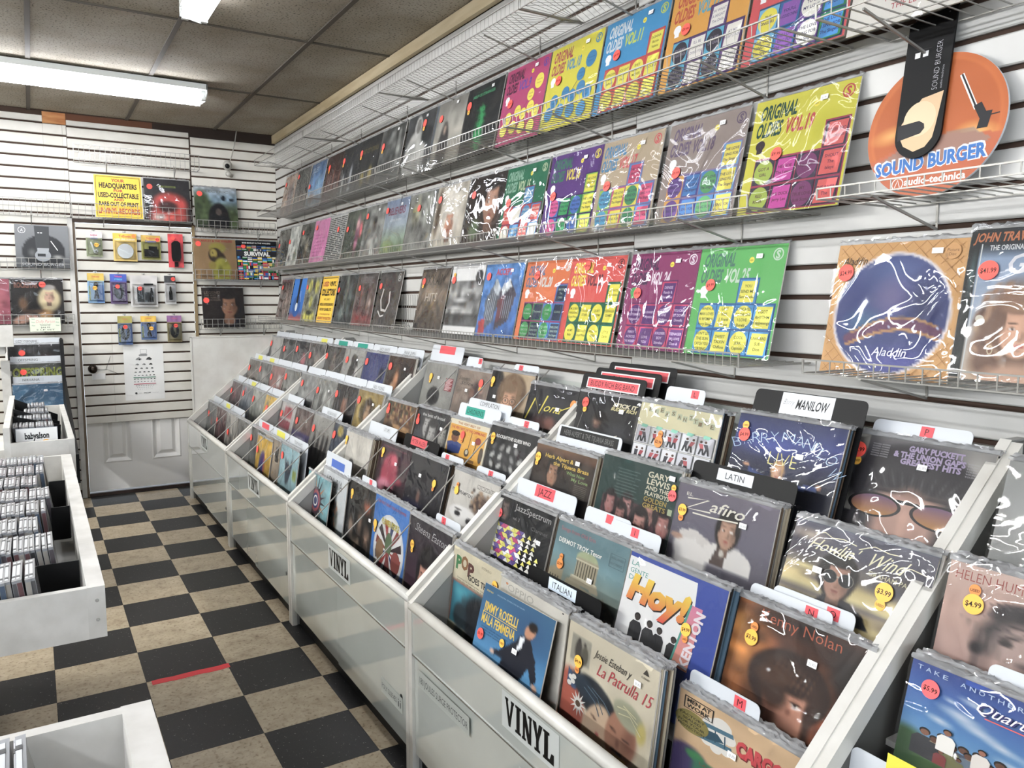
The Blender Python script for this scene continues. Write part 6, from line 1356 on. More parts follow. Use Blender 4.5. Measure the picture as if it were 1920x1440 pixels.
bin_rec('puckett', 4, 4, 3, 'record with a huge face wearing amber aviator glasses', [('r', '$7.99', .07, .22, .038, 'y')], (1.356, -5.16, 1.191), 22, n=5, what='with amber aviator glasses', barcode=(.56, .34))
# nearest bin
bin_rec('helen', 5, 3, 0, 'pink beige record with a charcoal drawn face at the right edge', [('y', '$4.99', .17, .44, .036, 'o', True)], (1.123, -5.529, 1.027), 15, n=5, what='with the charcoal drawn face')
bin_rec('quarter', 5, 2, 0, 'blue sky record with a crowd of people, bottom right corner', [('p', '$5.99', .13, .26, .032)], (1.008, -5.535, .867), 15, n=6, what='with the blue sky and crowd', pal=(2, 3, 2, 5))
bin_rec('plain_grey_sleeve', 5, 4, 0, 'plain grey record at the right picture edge above the drawn face', [('y', '$3.99', .2, .5, .034)], (1.284, -5.541, 1.199), 18, n=4, what='with plain grey cover')
for r, c, d in ((2, 1, 'blue grey'), (3, 1, 'dark'), (1, 0, 'brown'), (4, 1, 'pale')): pass
# middle bin
bin_rec('starburst', 3, 1, 0, 'pale blue record with a spiky starburst target at the end of the middle bin', [], (.775, -2.70, .70), 9)
bin_rec('lemuria', 3, 1, 0, 'white record with grey capital letters and a mosaic figure', [('r', N_, .0, .18, .036)], (.810, -2.814, .729), 8, n=4, what='with the mosaic figure', pal=(0, 0, 2, 5))
bin_rec('dark_crowd_photo', 3, 1, 1, 'dark record with a dim crowd photograph in the middle bin', [('y', N_, .17, .15, D3, 'y')], (.824, -3.126, .735), 8, n=3, what='with the dim crowd', barcode=(.85, .4))
bin_rec('bluecircle', 3, 1, 2, 'blue record with a big white circular collage', [('y', N_, .1, .35, .034, 'y')], (.814, -3.453, .744), 8, n=3, what='with the circular collage')
bin_rec('sheena', 3, 1, 3, 'dark plum record with a portrait and thin handwritten title', [('y', '$2.99', .14, .36, D3, 'y')], (.805, -3.803, .744), 7.5, n=4, what='with the handwritten title')
bin_rec('white_small_figure', 3, 2, 0, 'off-white record with a tiny black figure at its foot', [('y', N_, .08, .18, D3, 'y')], (.937, -2.782, .887), 13, n=6, what='with the tiny black figure', pal=(2, 3, 1, 2))
bin_rec('pink_dancer', 3, 2, 1, 'dark record with a pink dancer in the middle bin', [('y', N_, .13, .2, D3, 'y')], (.976, -3.125, .889), 15, barcode=(.6, .4))
bin_rec('dark_arm_record', 3, 2, 2, 'almost black record with a faint arm in the middle bin', [('y', N_, .76, .4, D3, 'o')], (.972, -3.452, .891), 15, n=6, what='with the faint arm', barcode=(.36, .4), pal=(2, 3, 2, 5))
bin_rec('frampton', 3, 2, 3, 'pale record with white mask and frizzy hair', [('y', N_, .16, .38, D3, 'o', True)], (.982, -3.803, .888), 15, n=4, what='with the white mask', barcode=(.74, .62))
bin_rec('library_scene', 3, 3, 0, 'brown record showing shelves of old books', [('r', N_, .1, .28, .034, 'r', True)], (1.128, -2.829, 1.024), 15, n=4, what='showing old books')
bin_rec('bread', 3, 3, 1, 'black and white record with three faces in the middle bin', [('r', N_, .1, .42, .032, 'r', True)], (1.14, -3.146, 1.028), 15, n=3, what='with three faces', barcode=(.82, .5))
bin_rec('yellow_cartoon', 3, 3, 2, 'orange yellow record with drawn microphones in the middle bin', [('r', N_, .42, .35, .032, 'o')], (1.139, -3.464, 1.022), 15, n=5, what='with drawn microphones', barcode=(.72, .52))
bin_rec('guesswho', 3, 3, 3, 'black record with scattered white figures in the middle bin', [('y', '$4.99', .1, .25, D3, 'y')], (1.143, -3.796, 1.039), 15, n=4, what='with scattered white figures', barcode=(.6, .35))
bin_rec('grey_round_head', 3, 4, 0, 'grey record with a round black head and red square', [('y', N_, .25, .33, .032, 'y')], (1.338, -2.826, 1.198), 15, n=5, what='with the round black head', barcode=(.5, .36))
bin_rec('brown_couple', 3, 4, 1, 'brown record with a standing couple in the middle bin', [('r', N_, .72, .25, .036, 'y')], (1.332, -3.169, 1.192), 15, n=3, what='with the standing couple', barcode=(.36, .5))
bin_rec('round_glasses_man', 3, 4, 2, 'tan record with a shaggy haired man in round glasses', [('y', N_, .08, .22, D3, 'y')], (1.326, -3.487, 1.21), 16, n=3, what='with round glasses', barcode=(.2, .62))
bin_rec('nona', 3, 4, 3, 'black record with yellow brush lettering in the middle bin', [('o', N_, .93, .3, .034, 'o')], (1.311, -3.803, 1.183), 17, n=4, what='with yellow brush lettering', barcode=(.66, .5), pal=(4, 4, 0, 2))
# second bin
B2 = [[('dim_statue', 'dim grey statue record'), ('tan_tree_head', 'tan record with a tree-like head'), ('pale_blue_hands', 'pale blue record with dark hands'), None],
      [('red_white_blocks', 'grey record with red and white blocks'), ('purple_brown_street', 'purple and brown street record'), ('foggy_figures', 'grey record with foggy figures'), ('dark_navy_yellow_tag', 'dark navy record with a yellow patch')],
      [('pale_face_grey', 'grey record with a pale face'), ('grey_white_streaks', 'streaky grey and white record'), ('dark_fading_face', 'dark record with a fading face'), ('gold_oval_portrait', 'gold record with an oval portrait')],
      [('dusky_woman', 'dusky grey record with a woman'), ('grey_robed_monk', 'pale grey record with a robed silhouette'), ('navy_plain_note', 'plain navy blue record'), ('brown_flame_face', 'brown record with a flame lit face')]]
rowname = ['front row', 'second row', 'third row', 'top row']
for r in range(4):
    for c in range(4):
        q = B2[r][c]
        if q: bin_rec(q[0], 2, r + 1, c, '%s in the %s of the second bin' % (q[1], rowname[r]), [('r', N_, random.uniform(.08, .2), random.uniform(.2, .35), .04)], n=(2 if r in (1, 3) else 1), what='%s, second bin' % q[1], pal=(2, 3, 5, 0), barcode=(.7, .3) if c % 2 else None)
bin_rec('yellow_blue_painting', 2, 1, 0, 'yellow record with a blue painted figure in the second bin', [('r', N_, .12, .3, .04)], (.79, -1.66, .712), 9)
B1 = [[('clear_grey_pair', 'clear grey record'), ('maroon_portrait', 'maroon portrait record'), ('white_red_collage', 'white record with red collage'), ('ash_grey_profile', 'ash grey profile record')],
      [('red_black_stage', 'red and black stage record'), ('steel_blue_grey', 'steel grey record'), ('pale_green_white', 'pale greenish record'), ('bright_yellow_orange', 'bright yellow record')],
      [('brown_collage', 'brown collage record'), ('grey_street_pair', 'grey street record'), ('salmon_white_block', 'salmon record with a white block'), ('grey_city_photo', 'grey city photo record')],
      [('white_black_text', 'white record with black text'), ('charcoal_crowd', 'charcoal crowd record'), ('dark_red_note', 'dark record with a red note'), ('grey_wide_portrait', 'grey wide portrait record')]]
for r in range(4):
    for c in range(4):
        q = B1[r][c]
        bin_rec(q[0], 1, r + 1, c, '%s in the %s of the farthest bin' % (q[1], rowname[r]), [('r', N_, random.uniform(.1, .3), random.uniform(.2, .4), .045)], n=1, what='%s, farthest bin' % q[1], pal=(2, 5, 3))

# ------------------------------------------------------------------ divider cards
def dcard(label, b, r, c, txt, bg, fg, base='white', wl=.16, hl=.035, dx=.05, dz=.05, dy=0.0, u=0.0, az=.04, tab=None, tf=.55, x=None, z=None, y=None, b_=0.0, tilt=None):
    xx, zz = ROWM[r]; yy = BY[b] - .02 - .335 * c - S / 2
    if b == 3: xx += (0, 0, 0, .015, .03)[r]; zz += .015
    a = None
    if bg: a = (title(txt, bg, fg, hl / wl, tf, b=b_), wl, u, az) if txt else (Art(1, bg, hl / wl), wl, u, az)
    return divider(label, y if y is not None else yy + dy, x or xx + dx, z or zz + dz, a, base=base, tab=tab, tilt=tilt or (8.5 if r == 1 else 15.5))
RD, TE, YE, BL = '#d8404a', '#1f8f7c', '#d8d24a', '#3f62b0'
dcard('white JAZZ divider card with red label behind the triangles record', 4, 2, 0, 'JAZZ', RD, '#2a1214', wl=.105, hl=.038, u=.0, dx=.055, dz=.055, tf=.6)
dcard('black LATIN divider card behind the white suit record', 4, 3, 2, 'LATIN', '#cfd2d5', '#1c1c1e', 'black', wl=.115, hl=.03, dx=.055, dz=.055, u=-.02, az=.038)
dcard('black ITALIAN divider card behind the blue singer record', 4, 1, 1, 'ITALIAN', '#d4e2ee', '#1c1c1e', 'black', wl=.125, hl=.032, dx=.055, dz=.04, dy=-.02, u=-.0, az=.038)
dcard('white card with long black title label behind the seated man record', 4, 3, 0, 'HERB ALPERT & THE TIJUANA BRASS', '#151515', '#6a6a68', wl=.30, hl=.032, dx=.065, dz=.06, dy=-.03, az=.037)
for i, (tx, lb, dz) in enumerate((('BUDDY RICH BIG BAND', 'front black card with red title label in the top row', .055), ('EARL KLUGH', 'middle black card with red label, half hidden in the top row', .075), ('', 'rear black card with red label, mostly hidden in the top row', .095))):
    t = dcard(lb, 4, 4, 0, None, None, None, 'black', dx=.03 + .03 * i, dz=dz, dy=.02 - .035 * i)
    a = Art(1, '#e8e4e2', .135); a.R(.02, .014, .98, .121, '#d64048'); 
    if tx: a.T(tx, .5, .76 * .135 + .0, .07, '#201014', al='C', w=.84 if i == 0 else .5)
    link('title_label', a.mesh('title_label', .27), t, (0, -.0004, .36 - .05))
t = dcard('black divider card with white handwritten label behind the neon lettering record', 4, 4, 2, None, None, None, 'black', dx=.05, dz=.072, dy=-.055, tilt=18)
a = Art(1, '#dcdfe2', .36); a.T('Barry', .05, .2, .10, '#1c1c20', w=.2, sh=.3, b=-.02); a.T('MANILOW', .3, .25, .16, '#101014', w=.6, sh=.15, b=.02); link('title_label', a.mesh('title_label', .155), t, (.0, -.0004, .36 - .058))
for lb, b_, r, c, tx, kw in (('white divider with red letter I behind the domed building record', 4, 2, 1, 'I', dict(dy=-.10, tab=(-.10, .10), dz=.036)), ('white divider with small red tab left of the domed building', 4, 2, 1, '', dict(dy=.02, dx=.06, dz=.042, tab=(-.11, .09))),
      ('white divider with red letter L behind the dancing couples record', 4, 4, 1, 'L', dict(tab=(-.12, .04), dz=.045)), ('white divider with red letter P behind the aviator glasses record', 4, 4, 3, 'P', dict(tilt=22, tab=(-.13, .10), dz=.028, dx=.1)),
      ('white divider with red letter M behind the biplane record', 4, 1, 3, 'M', dict(tab=(-.14, .05), dy=.05, dz=-.01, dx=.07)), ('white divider with red letter N behind the half hidden head', 4, 2, 3, 'N', dict(tab=(-.16, .05), dy=.015, dz=.012)), ('white divider with red letter O just behind the N divider', 4, 2, 3, 'O', dict(tab=(-.12, .08), dy=.005, dx=.065, dz=.020, u=.03)),
      ('white divider with red letter S behind the handwritten title record', 3, 1, 3, 'S', dict(tab=(-.06, .12), dz=.035)), ('white divider with red letter G behind the scattered white figures', 3, 3, 3, 'G', dict(tab=(-.12, .08), dz=.03)), ('white divider with red letter F behind the white mask record', 3, 2, 3, 'F', dict(tab=(-.10, .10), dz=.03)),
      ('white divider with red letter E behind the faint arm record', 3, 2, 2, 'E', dict(tab=(-.05, .13), dz=.03)), ('white divider with tiny red tab behind the dim crowd record', 3, 1, 1, '', dict(tab=(-.10, .06), dz=.03)), ('white divider with red letter D behind the round glasses record', 3, 4, 2, 'D', dict(tab=(-.05, .13), dz=.03)), ('white divider with small red letter B behind the standing couple', 3, 4, 1, 'B', dict(tab=(-.12, .02), dz=.035))):
    q = dict(wl=.03, hl=.024, az=.028, tf=.62); q.update(kw); dcard(lb, b_, r, c, tx or None, RD, '#3c0c10', **q)
dcard('black divider card with pink red label in the middle bin', 3, 2, 1, 'PETER ALLEN', '#cf4a50', '#4a1418', 'black', wl=.15, hl=.035, dx=.05, dz=.055, dy=-.1, u=-.02, az=.04)
t = dcard("white divider with green label over the drawn microphones record", 3, 3, 2, "CHILDREN'S", TE, '#103c34', wl=.15, hl=.035, dx=.045, dz=.04, u=-.03, az=.045)
t = dcard('taller white divider reading COMPILATION behind the green labelled one', 3, 3, 2, 'COMPILATION', '#c6cacd', '#3c3c3e', wl=.17, hl=.03, dx=.07, dz=.062, dy=-.035, az=.03, tf=.6)
dcard('white divider over the tiny black figure record', 3, 2, 0, 'LT UPS', '#c6cacd', '#4a4a4c', wl=.09, hl=.025, dx=.06, dz=.05, u=.05, az=.032)
dcard('white divider with red label over the round black head record', 3, 4, 0, None, RD, None, wl=.16, hl=.038, dx=.06, dz=.07, az=.04)
dcard('white divider with blue label above the mosaic figure record', 3, 1, 0, None, BL, None, wl=.17, hl=.035, dx=.03, dz=.07, az=.06)
for r, c, tx, bg, fg, lb in ((1, 0, None, RD, None, 'white divider with thin red strip, front row of second bin'), (1, 1, None, YE, None, 'white divider with yellow label, front row of second bin'), (1, 2, 'TOM WAITS', '#c6cacd', '#4a4a4c', 'white divider with grey name, front row of second bin'),
      (2, 2, 'WOLFGANG VAN HALEN', '#c6cacd', '#4a4a4c', 'white divider with long grey name in the second bin'), (3, 3, 'NEIL YOUNG', '#c6cacd', '#4a4a4c', 'white divider over the gold oval portrait record'), (3, 2, None, None, None, 'blank white divider over the fading face record'), (3, 1, None, None, None, 'blank white divider over the streaky grey record'), (3, 0, None, None, None, 'blank white divider over the pale face record'), (2, 0, None, None, None, 'blank white divider over the red and white blocks'),
      (4, 0, None, TE, None, 'white divider with green label over the dusky woman record'), (4, 1, None, TE, None, 'white divider with green label over the robed silhouette'), (4, 2, 'JACK WHITE', '#c6cacd', '#4a4a4c', 'white divider with name over the plain navy record'), (4, 3, 'FRANK ZAPPA', '#c6cacd', '#4a4a4c', 'white divider with name over the flame lit face')):
    dcard(lb, 2, r, c, tx, bg, fg, wl=.16, hl=.032, dx=.045, dz=.055)
for r in range(4):
    for c in range(4):
        if (r, c) in ((0, 3),): continue
        yl = (r, c) in ((0, 1), (1, 1), (2, 0), (2, 1), (3, 3))
        dcard('white divider %sover the %s, farthest bin' % ('with yellow label ' if yl else '', B1[r][c][1]), 1, r + 1, c, None, YE if yl else None, None, wl=.12, hl=.03, dx=.045, dz=.055)
dcard('white divider with yellow NEW label at the bottom right edge', 5, 1, 0, 'NEW', '#e4d62c', '#1c1c14', wl=.14, hl=.05, dx=.085, dz=.004, u=-.03, az=.032, tf=.5)
dcard('plain white divider behind the blue sky record at the right edge', 5, 2, 0, None, None, None, dx=.06, dz=.03, dy=-.14)
# ------------------------------------------------------------------ back wall display
def back_rec(key, xl, ztop, desc, st=(), **kw):
    return record(key, desc, (xl + S / 2, YB - .085, ztop - .317), 11, rz=0.0, stickers=st, **kw)
back_rec('red_explosion', .468, 2.413, 'black record with a red burst over the door', [('r', N_, .12, .2, .04)])
back_rec('garden_figure', .822, 2.377, 'garden photo record in the upper basket right of the door', [('r', N_, .13, .17, .042)])
back_rec('tan_yellow_cap', .802, 1.976, 'tan record with a figure in a yellow cap', [('r', N_, .12, .13, .042)])
back_rec('flag_grid', 1.126, 1.972, 'record covered with rows of small flags in the corner', [('r', N_, .18, .14, .036)])
back_rec('dark_thoughtful_portrait', .850, 1.592, 'dark portrait record with hand on chin in the lowest corner basket', [('r', N_, .1, .32, .045)])
back_rec('blonde_rock_singer', -.425, 1.640, 'record with a blonde singer left of the door', [('r', '$44.99', .6, .12, .042)])
back_rec('pink_half', -.755, 1.640, 'dull pink record cut by the left picture edge', ())
t = thing('shop_sign', 'yellow sign listing used and collectable records above the door', 'sign', (.292, YB - .075, 2.100), (-math.radians(9), 0, 0))
link('board', MB().box(-.163, .163, .0005, .004, 0, .315).mesh('board', M_CARD), t); link('sign_print', ART['headquarters']().mesh('sign_print', .316), t)
t = thing('turntable_box', 'grey turntable box in the wire basket left of the door', 'box', (-.215, YB - .075, 1.722), (-math.radians(7), 0, 0))
link('carton', MB().box(-.165, .165, .0005, .05, 0, .305).mesh('carton', mat('grey_carton', '#6a6b6d', .6)), t); link('printed_front', ART['grey_turntable_box']().mesh('printed_front', .33, .305), t)
a = Art(6, '#dfe6cf', .52); a.T('Dolly Parton', .5, .2, .12, '#d8607c', al='C', w=.6, sh=.25, b=-.01); a.T('"ROCKSTAR"', .5, .31, .07, '#2c2c2c', al='C', w=.36); a.T('$44.99', .5, .40, .06, '#2c2c2c', al='C', w=.3)
a.T('2 LP SET', .5, .48, .05, '#2c2c2c', al='C', w=.6)
for x in (.06, .84): 
    for y in (.08, .2, .32): a.T('New', x, y, .05, '#5c8c6c', w=.11, sh=.2)
t = thing('price_card', 'pale green handwritten price card hanging from the basket', 'price card', (-.228, YB - .125, 1.268), (-.05, 0, 0)); link('card', MB().box(-.095, .095, .0004, .0014, 0, .099).mesh('card', M_PAPER), t); link('card_print', a.mesh('card_print', .19), t)

# eye-chart style poster of pictures
a = Art(12, '#e9e8e4', 1.5); a.z(.03, 4); k = '#4a4a4a'; rr = random.Random(11)
a.R(.42, .13, .58, .135, k); a.R(.42, .13, .426, .25, k); a.R(.574, .13, .58, .25, k); a.R(.42, .245, .58, .25, k); a.P([(.38, .27), (.44, .25), (.57, .25), (.6, .28), (.58, .31), (.38, .31)], '#8c8c8a')
def tiny(u, v, q):
    a.P([(u - q, v + q * .4), (u - q * .5, v - q * .3), (u + q * .2, v - q * .5), (u + q, v + q * .1), (u + q * .7, v + q * .5)], rr.choice(['#5c5c5a', '#8c8c8a', '#3c3c3c'])); a.E(u + q * .3, v + q * .3, q * .25, q * .25, '#2c2c2c', 8)
for v, n, q, w in ((.38, 2, .08, .26), (.53, 3, .05, .34), (.64, 4, .038, .40), (.74, 5, .034, .44), (.83, 6, .026, .48), (.93, 7, .022, .50), (1.0, 7, .02, .50), (1.11, 8, .015, .42), (1.16, 8, .012, .38), (1.21, 8, .009, .34)):
    for i in range(n): tiny(.5 + w * (i / (n - 1) - .5), v, q)
a.R(.22, .876, .78, .896, '#2f7a5c'); a.R(.22, 1.055, .78, 1.073, '#b0384c'); a.E(.27, 1.31, .03, .025, '#2c2c2c', 12); a.T('www', .34, 1.32, .02, '#6a6a6a', w=.07); a.T('GRADO CLASSIC', .46, 1.325, .03, '#2c2c2c', w=.18, b=.03); a.T('record chart', .68, 1.32, .018, '#8c8c8c', w=.16)
t = thing('chart_poster', 'white chart poster of tiny pictures taped to the door slats', 'poster', (.414, YB - .0055, .722)); link('sheet', a.mesh('sheet', .280, .428), t)

# peg hooks with blister packs on the door
def tube_loop(b, pts, r): b.tube(pts, r, 6)
PK = mat('pack_print', rough=0.35, build=_print)
def pack(desc, x0, z1, x1, z0, top, body, kind, txts=(), st=None):
    w, h = x1 - x0, z1 - z0; asp = h / w; xc = (x0 + x1) / 2; yy = YB - .035
    hk = MB(); hk.tube([(xc, YB - .002, z1 + .008), (xc, YB - .06, z1 + .004), (xc, YB - .068, z1 + .014)], .0022, 6).tube([(xc - .012, YB - .006, z1 + .012), (xc + .012, YB - .006, z1 + .012)], .003, 6)
    tag(hk.obj('peg_hook', M_CHROME), 'chrome hook holding the %s' % desc, 'hook')
    t = thing('blister_pack', '%s on the door' % desc, 'blister pack', (xc, yy, z0), (-.03, 0, 0))
    a = Art(16, body, asp); a.g((0, top), (.24 * asp, top), (.26 * asp, body), (asp, body)); a.z(.12, 6)
    for q in txts: a.T(q[0], .5, q[1] * asp, q[2], q[3], al='C', mw=.86, b=.03)
    if kind == 'cable' or kind == 'plug': a.r(.55, .4 * asp, 1, asp, '#2f62b8', .7)
    if len(txts) and kind in ('cable', 'plug'): a.T('AUDIO', .17, .92 * asp, .12, '#c8d040', w=.5 * asp, rot=-PI / 2, b=.03)
    link('backing_card', MB().box(-w / 2, w / 2, .0004, .0016, 0, h).mesh('backing_card', M_CARD), t); link('card_print', a.mesh('card_print', w, h, PK), t)
    o = MB(); K = M_BLACK
    if kind == 'usb': 
        o.tube([(-.02, -.008, h * .55), (-.008, -.01, h * .3), (.0, -.011, h * .16), (.012, -.011, h * .13), (.02, -.011, h * .2), (.012, -.011, h * .28), (0, -.010, h * .22)], .006, 8); K = M_HOUSE
    elif kind == 'disc':
        o.tube([(0, -.002, h * .36), (0, -.010, h * .36)], [.36 * w, .34 * w], 28); K = M_CHROME
    elif kind == 'adapter': o.box(-.36 * w, .36 * w, -.022, -.002, h * .12, h * .42).box(-.12 * w, .3 * w, -.018, -.002, h * .42, h * .54)
    elif kind == 'case':
        o.prism([(-.3 * w, .3 * h), (-.22 * w, .18 * h), (.22 * w, .18 * h), (.3 * w, .3 * h), (.28 * w, .72 * h), (.12 * w, .78 * h), (-.12 * w, .78 * h), (-.28 * w, .72 * h)], 'y', -.03, -.002); o.box(-.12 * w, .12 * w, -.012, -.002, 0.02 * h, .16 * h)
    elif kind in ('cable', 'coil'):
        n = 40; q = .26 * w; rz_ = .24 * h
        for j in range(3): o.tube([((q - .006 * j) * math.cos(2 * PI * i / n), -.006 - .005 * j, h * .42 + (rz_ - .006 * j) * math.sin(2 * PI * i / n)) for i in range(n + 1)], .0042, 6)
        o.tube([(-.02, -.008, h * .5), (.0, -.014, h * .3)], .006, 6)
    elif kind == 'plug':
        o.ball((0, -.012, h * .62), .016, 12, 8, 1, .7, 1.1).tube([(-.004, -.010, h * .6), (-.002, -.011, h * .35), (-.012, -.011, h * .14)], .006, 6).tube([(.004, -.010, h * .6), (.004, -.011, h * .35), (.014, -.011, h * .14)], .006, 6)
    elif kind == 'kit':
        o.box(-.26 * w, -.02 * w, -.02, -.002, .16 * h, .62 * h).box(.02 * w, .20 * w, -.02, -.002, .16 * h, .46 * h).tube([(.27 * w, -.012, .16 * h), (.27 * w, -.012, .46 * h), (.27 * w, -.012, .52 * h), (.27 * w, -.012, .60 * h)], [.012, .012, .006, .006], 10).box(0, .34 * w, -.012, -.002, .70 * h, .74 * h)
    elif kind == 'bottle': o.tube([(0, -.012, .15 * h), (0, -.012, .42 * h), (0, -.012, .48 * h), (0, -.012, .50 * h), (0, -.012, .60 * h), (0, -.012, .62 * h)], [.012, .012, .006, .0065, .0065, .003], 12)
    o.obj('product', K, t, kind in ('bottle', 'plug', 'usb'))
    bl = MB(); q = .43 * w; zb0, zb1 = .06 * h, .72 * h
    bl.add([(-q, -.001, zb0), (q, -.001, zb0), (q, -.001, zb1), (-q, -.001, zb1), (-q * .86, -.026, zb0 + .01), (q * .86, -.026, zb0 + .01), (q * .86, -.026, zb1 - .01), (-q * .86, -.026, zb1 - .01)], [(4, 5, 6, 7), (0, 1, 5, 4), (1, 2, 6, 5), (2, 3, 7, 6), (3, 0, 4, 7)])
    if kind != 'case': bl.obj('clear_blister', M_BLISTER, t)
    if st: link('price_sticker', sticker_mesh(st[0], st[3] if len(st) > 3 else '', .030), t, ((st[1] - .5) * w, -.0285, (1 - st[2]) * h))
W_ = '#e8e8ea'
pack('white pack with a short white cable', .062, 1.994, .168, 1.812, '#e4d8dc', '#8c9470', 'usb', [('SanDisk', .16, .10, '#b0304c'), ('USB FLASH', .28, .07, '#3c4c8c')], ('y', .62, .54, '$9.99'))
pack('yellow pack with a clear round lens cleaner disc', .240, 1.990, .402, 1.784, '#e4c02c', '#d8b860', 'disc', [('TriSonic', .14, .11, '#c8402c'), ('LASER LENS CLEANER', .24, .07, '#e8e4d8')], ('o', .86, .1))
pack('yellow and black pack with a black cassette adapter', .431, 1.984, .567, 1.800, '#d0a83c', '#8c8a3c', 'adapter', [('TriSonic', .16, .10, '#c8402c'), ('Cassette', .28, .12, '#2c4a9c')], ('r', .82, .18, '$9.99'))
pack('red pack with a black carrying case', .620, 2.003, .729, 1.745, '#d4242c', '#c8202a', 'case', (), ('r', .3, .14))
pack('yellow and blue pack with a black twin plug cable', .056, 1.690, .166, 1.470, '#d8b43c', '#7ca4c8', 'plug', [('TriSonic', .14, .10, '#c8402c')], ('y', .42, .5, '$9.99'))
pack('blue and pink pack with a coiled black cable', .206, 1.686, .319, 1.463, '#2c4aa8', '#5c4470', 'coil', [('TriSonic', .1, .10, '#d8306c'), ('STEREO', .2, .1, '#4ac0d8')], ('r', .42, .42))
pack('large clear pack with a black cleaning kit', .342, 1.680, .531, 1.440, '#c8c4c0', '#cbc8c4', 'kit', (), ('r', .34, .42, '$9.99'))
pack('narrow clear pack with a small black spray bottle', .582, 1.680, .663, 1.462, '#3c3c3e', '#c8c6c4', 'bottle', (), ('r', .74, .12, '$9.99'))
pack('blue AUDIO pack at the left of the lowest pack row', .243, 1.371, .342, 1.153, '#a89c44', '#4a5c7c', 'cable', [('TriSonic', .12, .08, '#c8402c')], ('r', .5, .38, '$9.99'))
pack('blue AUDIO pack with yellow top in the lowest row', .402, 1.370, .512, 1.188, '#e0b42c', '#5c74a0', 'plug', [('TriSonic', .12, .08, '#c8402c')], ('y', .64, .52, '$9.99'))
pack('purple and red pack with coiled black cable in the lowest row', .588, 1.372, .694, 1.166, '#8c5c8c', '#7c7044', 'coil', [('TriSonic', .12, .08, '#c83c6c')], ('r', .56, .38, '$9.99'))

# ------------------------------------------------------------------ CD trays on the left
ME_CD = {}
def cd_mesh(i):
    if i not in ME_CD:
        r = random.Random(i); c = r.choice(['#2c2c2e', '#4a4448', '#3c4a5c', '#8a8680', '#5c5650', '#4a4a4c', '#54383a', '#2c3a38', '#6a6460'])
        b = MB(); b.box(-.0052, .0052, 0, .142, 0, .124)
        b.box(-.0044, .0044, -.0006, 0, .004, .118, 1).box(-.0044, .0012, .010, .132, .124, .1246, 2)
        for y in (.022, .108): b.box(-.0050, .0016, y, y + .010, .1244, .1252, 3)
        ME_CD[i] = b.mesh('jewel_case', [M_JEWEL, mat('cd_spine_%d' % i, c, .4), mat('cd_edge_white', '#bfc2c4', .25), mat('cd_gap_dark', '#1c1c1e', .4)])
    return ME_CD[i]
def cd_row(x1, y, z, n, label, group, seed, lean=.12, pitch=.0112):
    r = random.Random(seed)
    for k in range(n):
        o = link('compact_disc', cd_mesh(r.randrange(9)), None, (x1 - .007 - pitch * k, y + r.uniform(-.003, .003), z + r.uniform(0, .003)), (0, -lean + r.uniform(-.02, .02) if True else 0, r.uniform(-.01, .01)))
        tag(o, label, 'compact disc', group)
def tray(name, label, x0, x1, y0, y1, z0, z1, th=.034, fr=.018, left=True, left_h=0):
    """open wooden tray: y0 near, y1 far"""
    t = thing(name, label, 'display tray', (0, 0, 0))
    MB().box(x1 - th, x1, y0, y1, z0, z1).obj('side_board', M_WOODW, t)
    MB().box(x0, x0 + th, y0, y1, z0, z1 + left_h).obj('side_board', M_WOODW, t)
    MB().box(x0 + th, x1 - th, y0, y0 + fr, z0, z1 - .001).obj('end_board', M_WOODW, t)
    MB().box(x0 + th, x1 - th, y1 - fr, y1, z0, z1 - .001).obj('end_board', M_WOODW, t)
    MB().box(x0 + th, x1 - th, y0 + fr, y1 - fr, z0 + .005, z0 + .015).obj('tray_floor', M_BININ, t)
    return t
ZT = .90
t = tray('compact_disc_tray', 'long white wooden tray of CDs at the left, chipped corner', -.72, -.206, -4.488, -2.84, .788, ZT)
for (yy, zz) in ((-4.4886, .87), (-4.4886, .828)): MB().tube([(-.222, yy, zz), (-.222, yy + .002, zz)], [.004, .004], 10).obj('screw', M_CHROME, t)
ends = [-.315, -.278, -.300, -.292, -.272, -.300, -.290, -.282]
names = ['nearest', 'second', 'third', 'fourth', 'fifth', 'sixth', 'seventh', 'farthest']
for i, (y, xe) in enumerate(zip([-4.46, -4.25, -4.06, -3.88, -3.70, -3.50, -3.32, -3.13], ends)):
    cd_row(xe, y, .806, 15, 'CD case in the %s row of the long white tray' % names[i], 'CDs in the %s row of the long tray' % names[i], 40 + i, lean=.10 + .03 * (i % 3))
b = MB().box(-.330, -.245, -4.455 + .16, -4.455 + .163, .80, .905).obj('tray_divider', M_BLACK); tag(b, 'black plastic divider beside the nearest CD row of the long tray', 'divider')
b = MB().box(-.29, -.243, -3.72, -3.717, .80, .90).obj('tray_divider', M_BLACK); tag(b, 'black plastic divider in the middle of the long tray', 'divider')
b = MB().box(-.29, -.243, -3.34, -3.337, .80, .90).obj('tray_divider', M_BLACK); tag(b, 'black plastic divider near the far end of the long tray', 'divider')
t = tray('compact_disc_tray', 'white wooden CD tray filling the bottom left corner, nearest', -.72, -.205, -6.0, -5.262, .80, 1.0)
for k in range(8):
    last = k == 0
    o = link('compact_disc', cd_mesh(k % 7), None, (-.318 - .0155 * k, -5.435, .886), (0, -.20 if last else -.06, .02))
    tag(o, 'leaning end CD of the nearest tray with an orange side sticker' if last else 'CD case in the nearest tray at the bottom left corner', 'compact disc', None if last else 'CDs in the nearest tray')
    if last: link('price_sticker', sticker_mesh('o', '$9.99', .034), o, (.0056, .085, .085), (0, 0, PI / 2)); link('cd_cover', MB().box(.0052, .0055, .004, .140, .002, .122).mesh('cd_cover', mat('grey_insert', '#8c8a86', .2)), o)
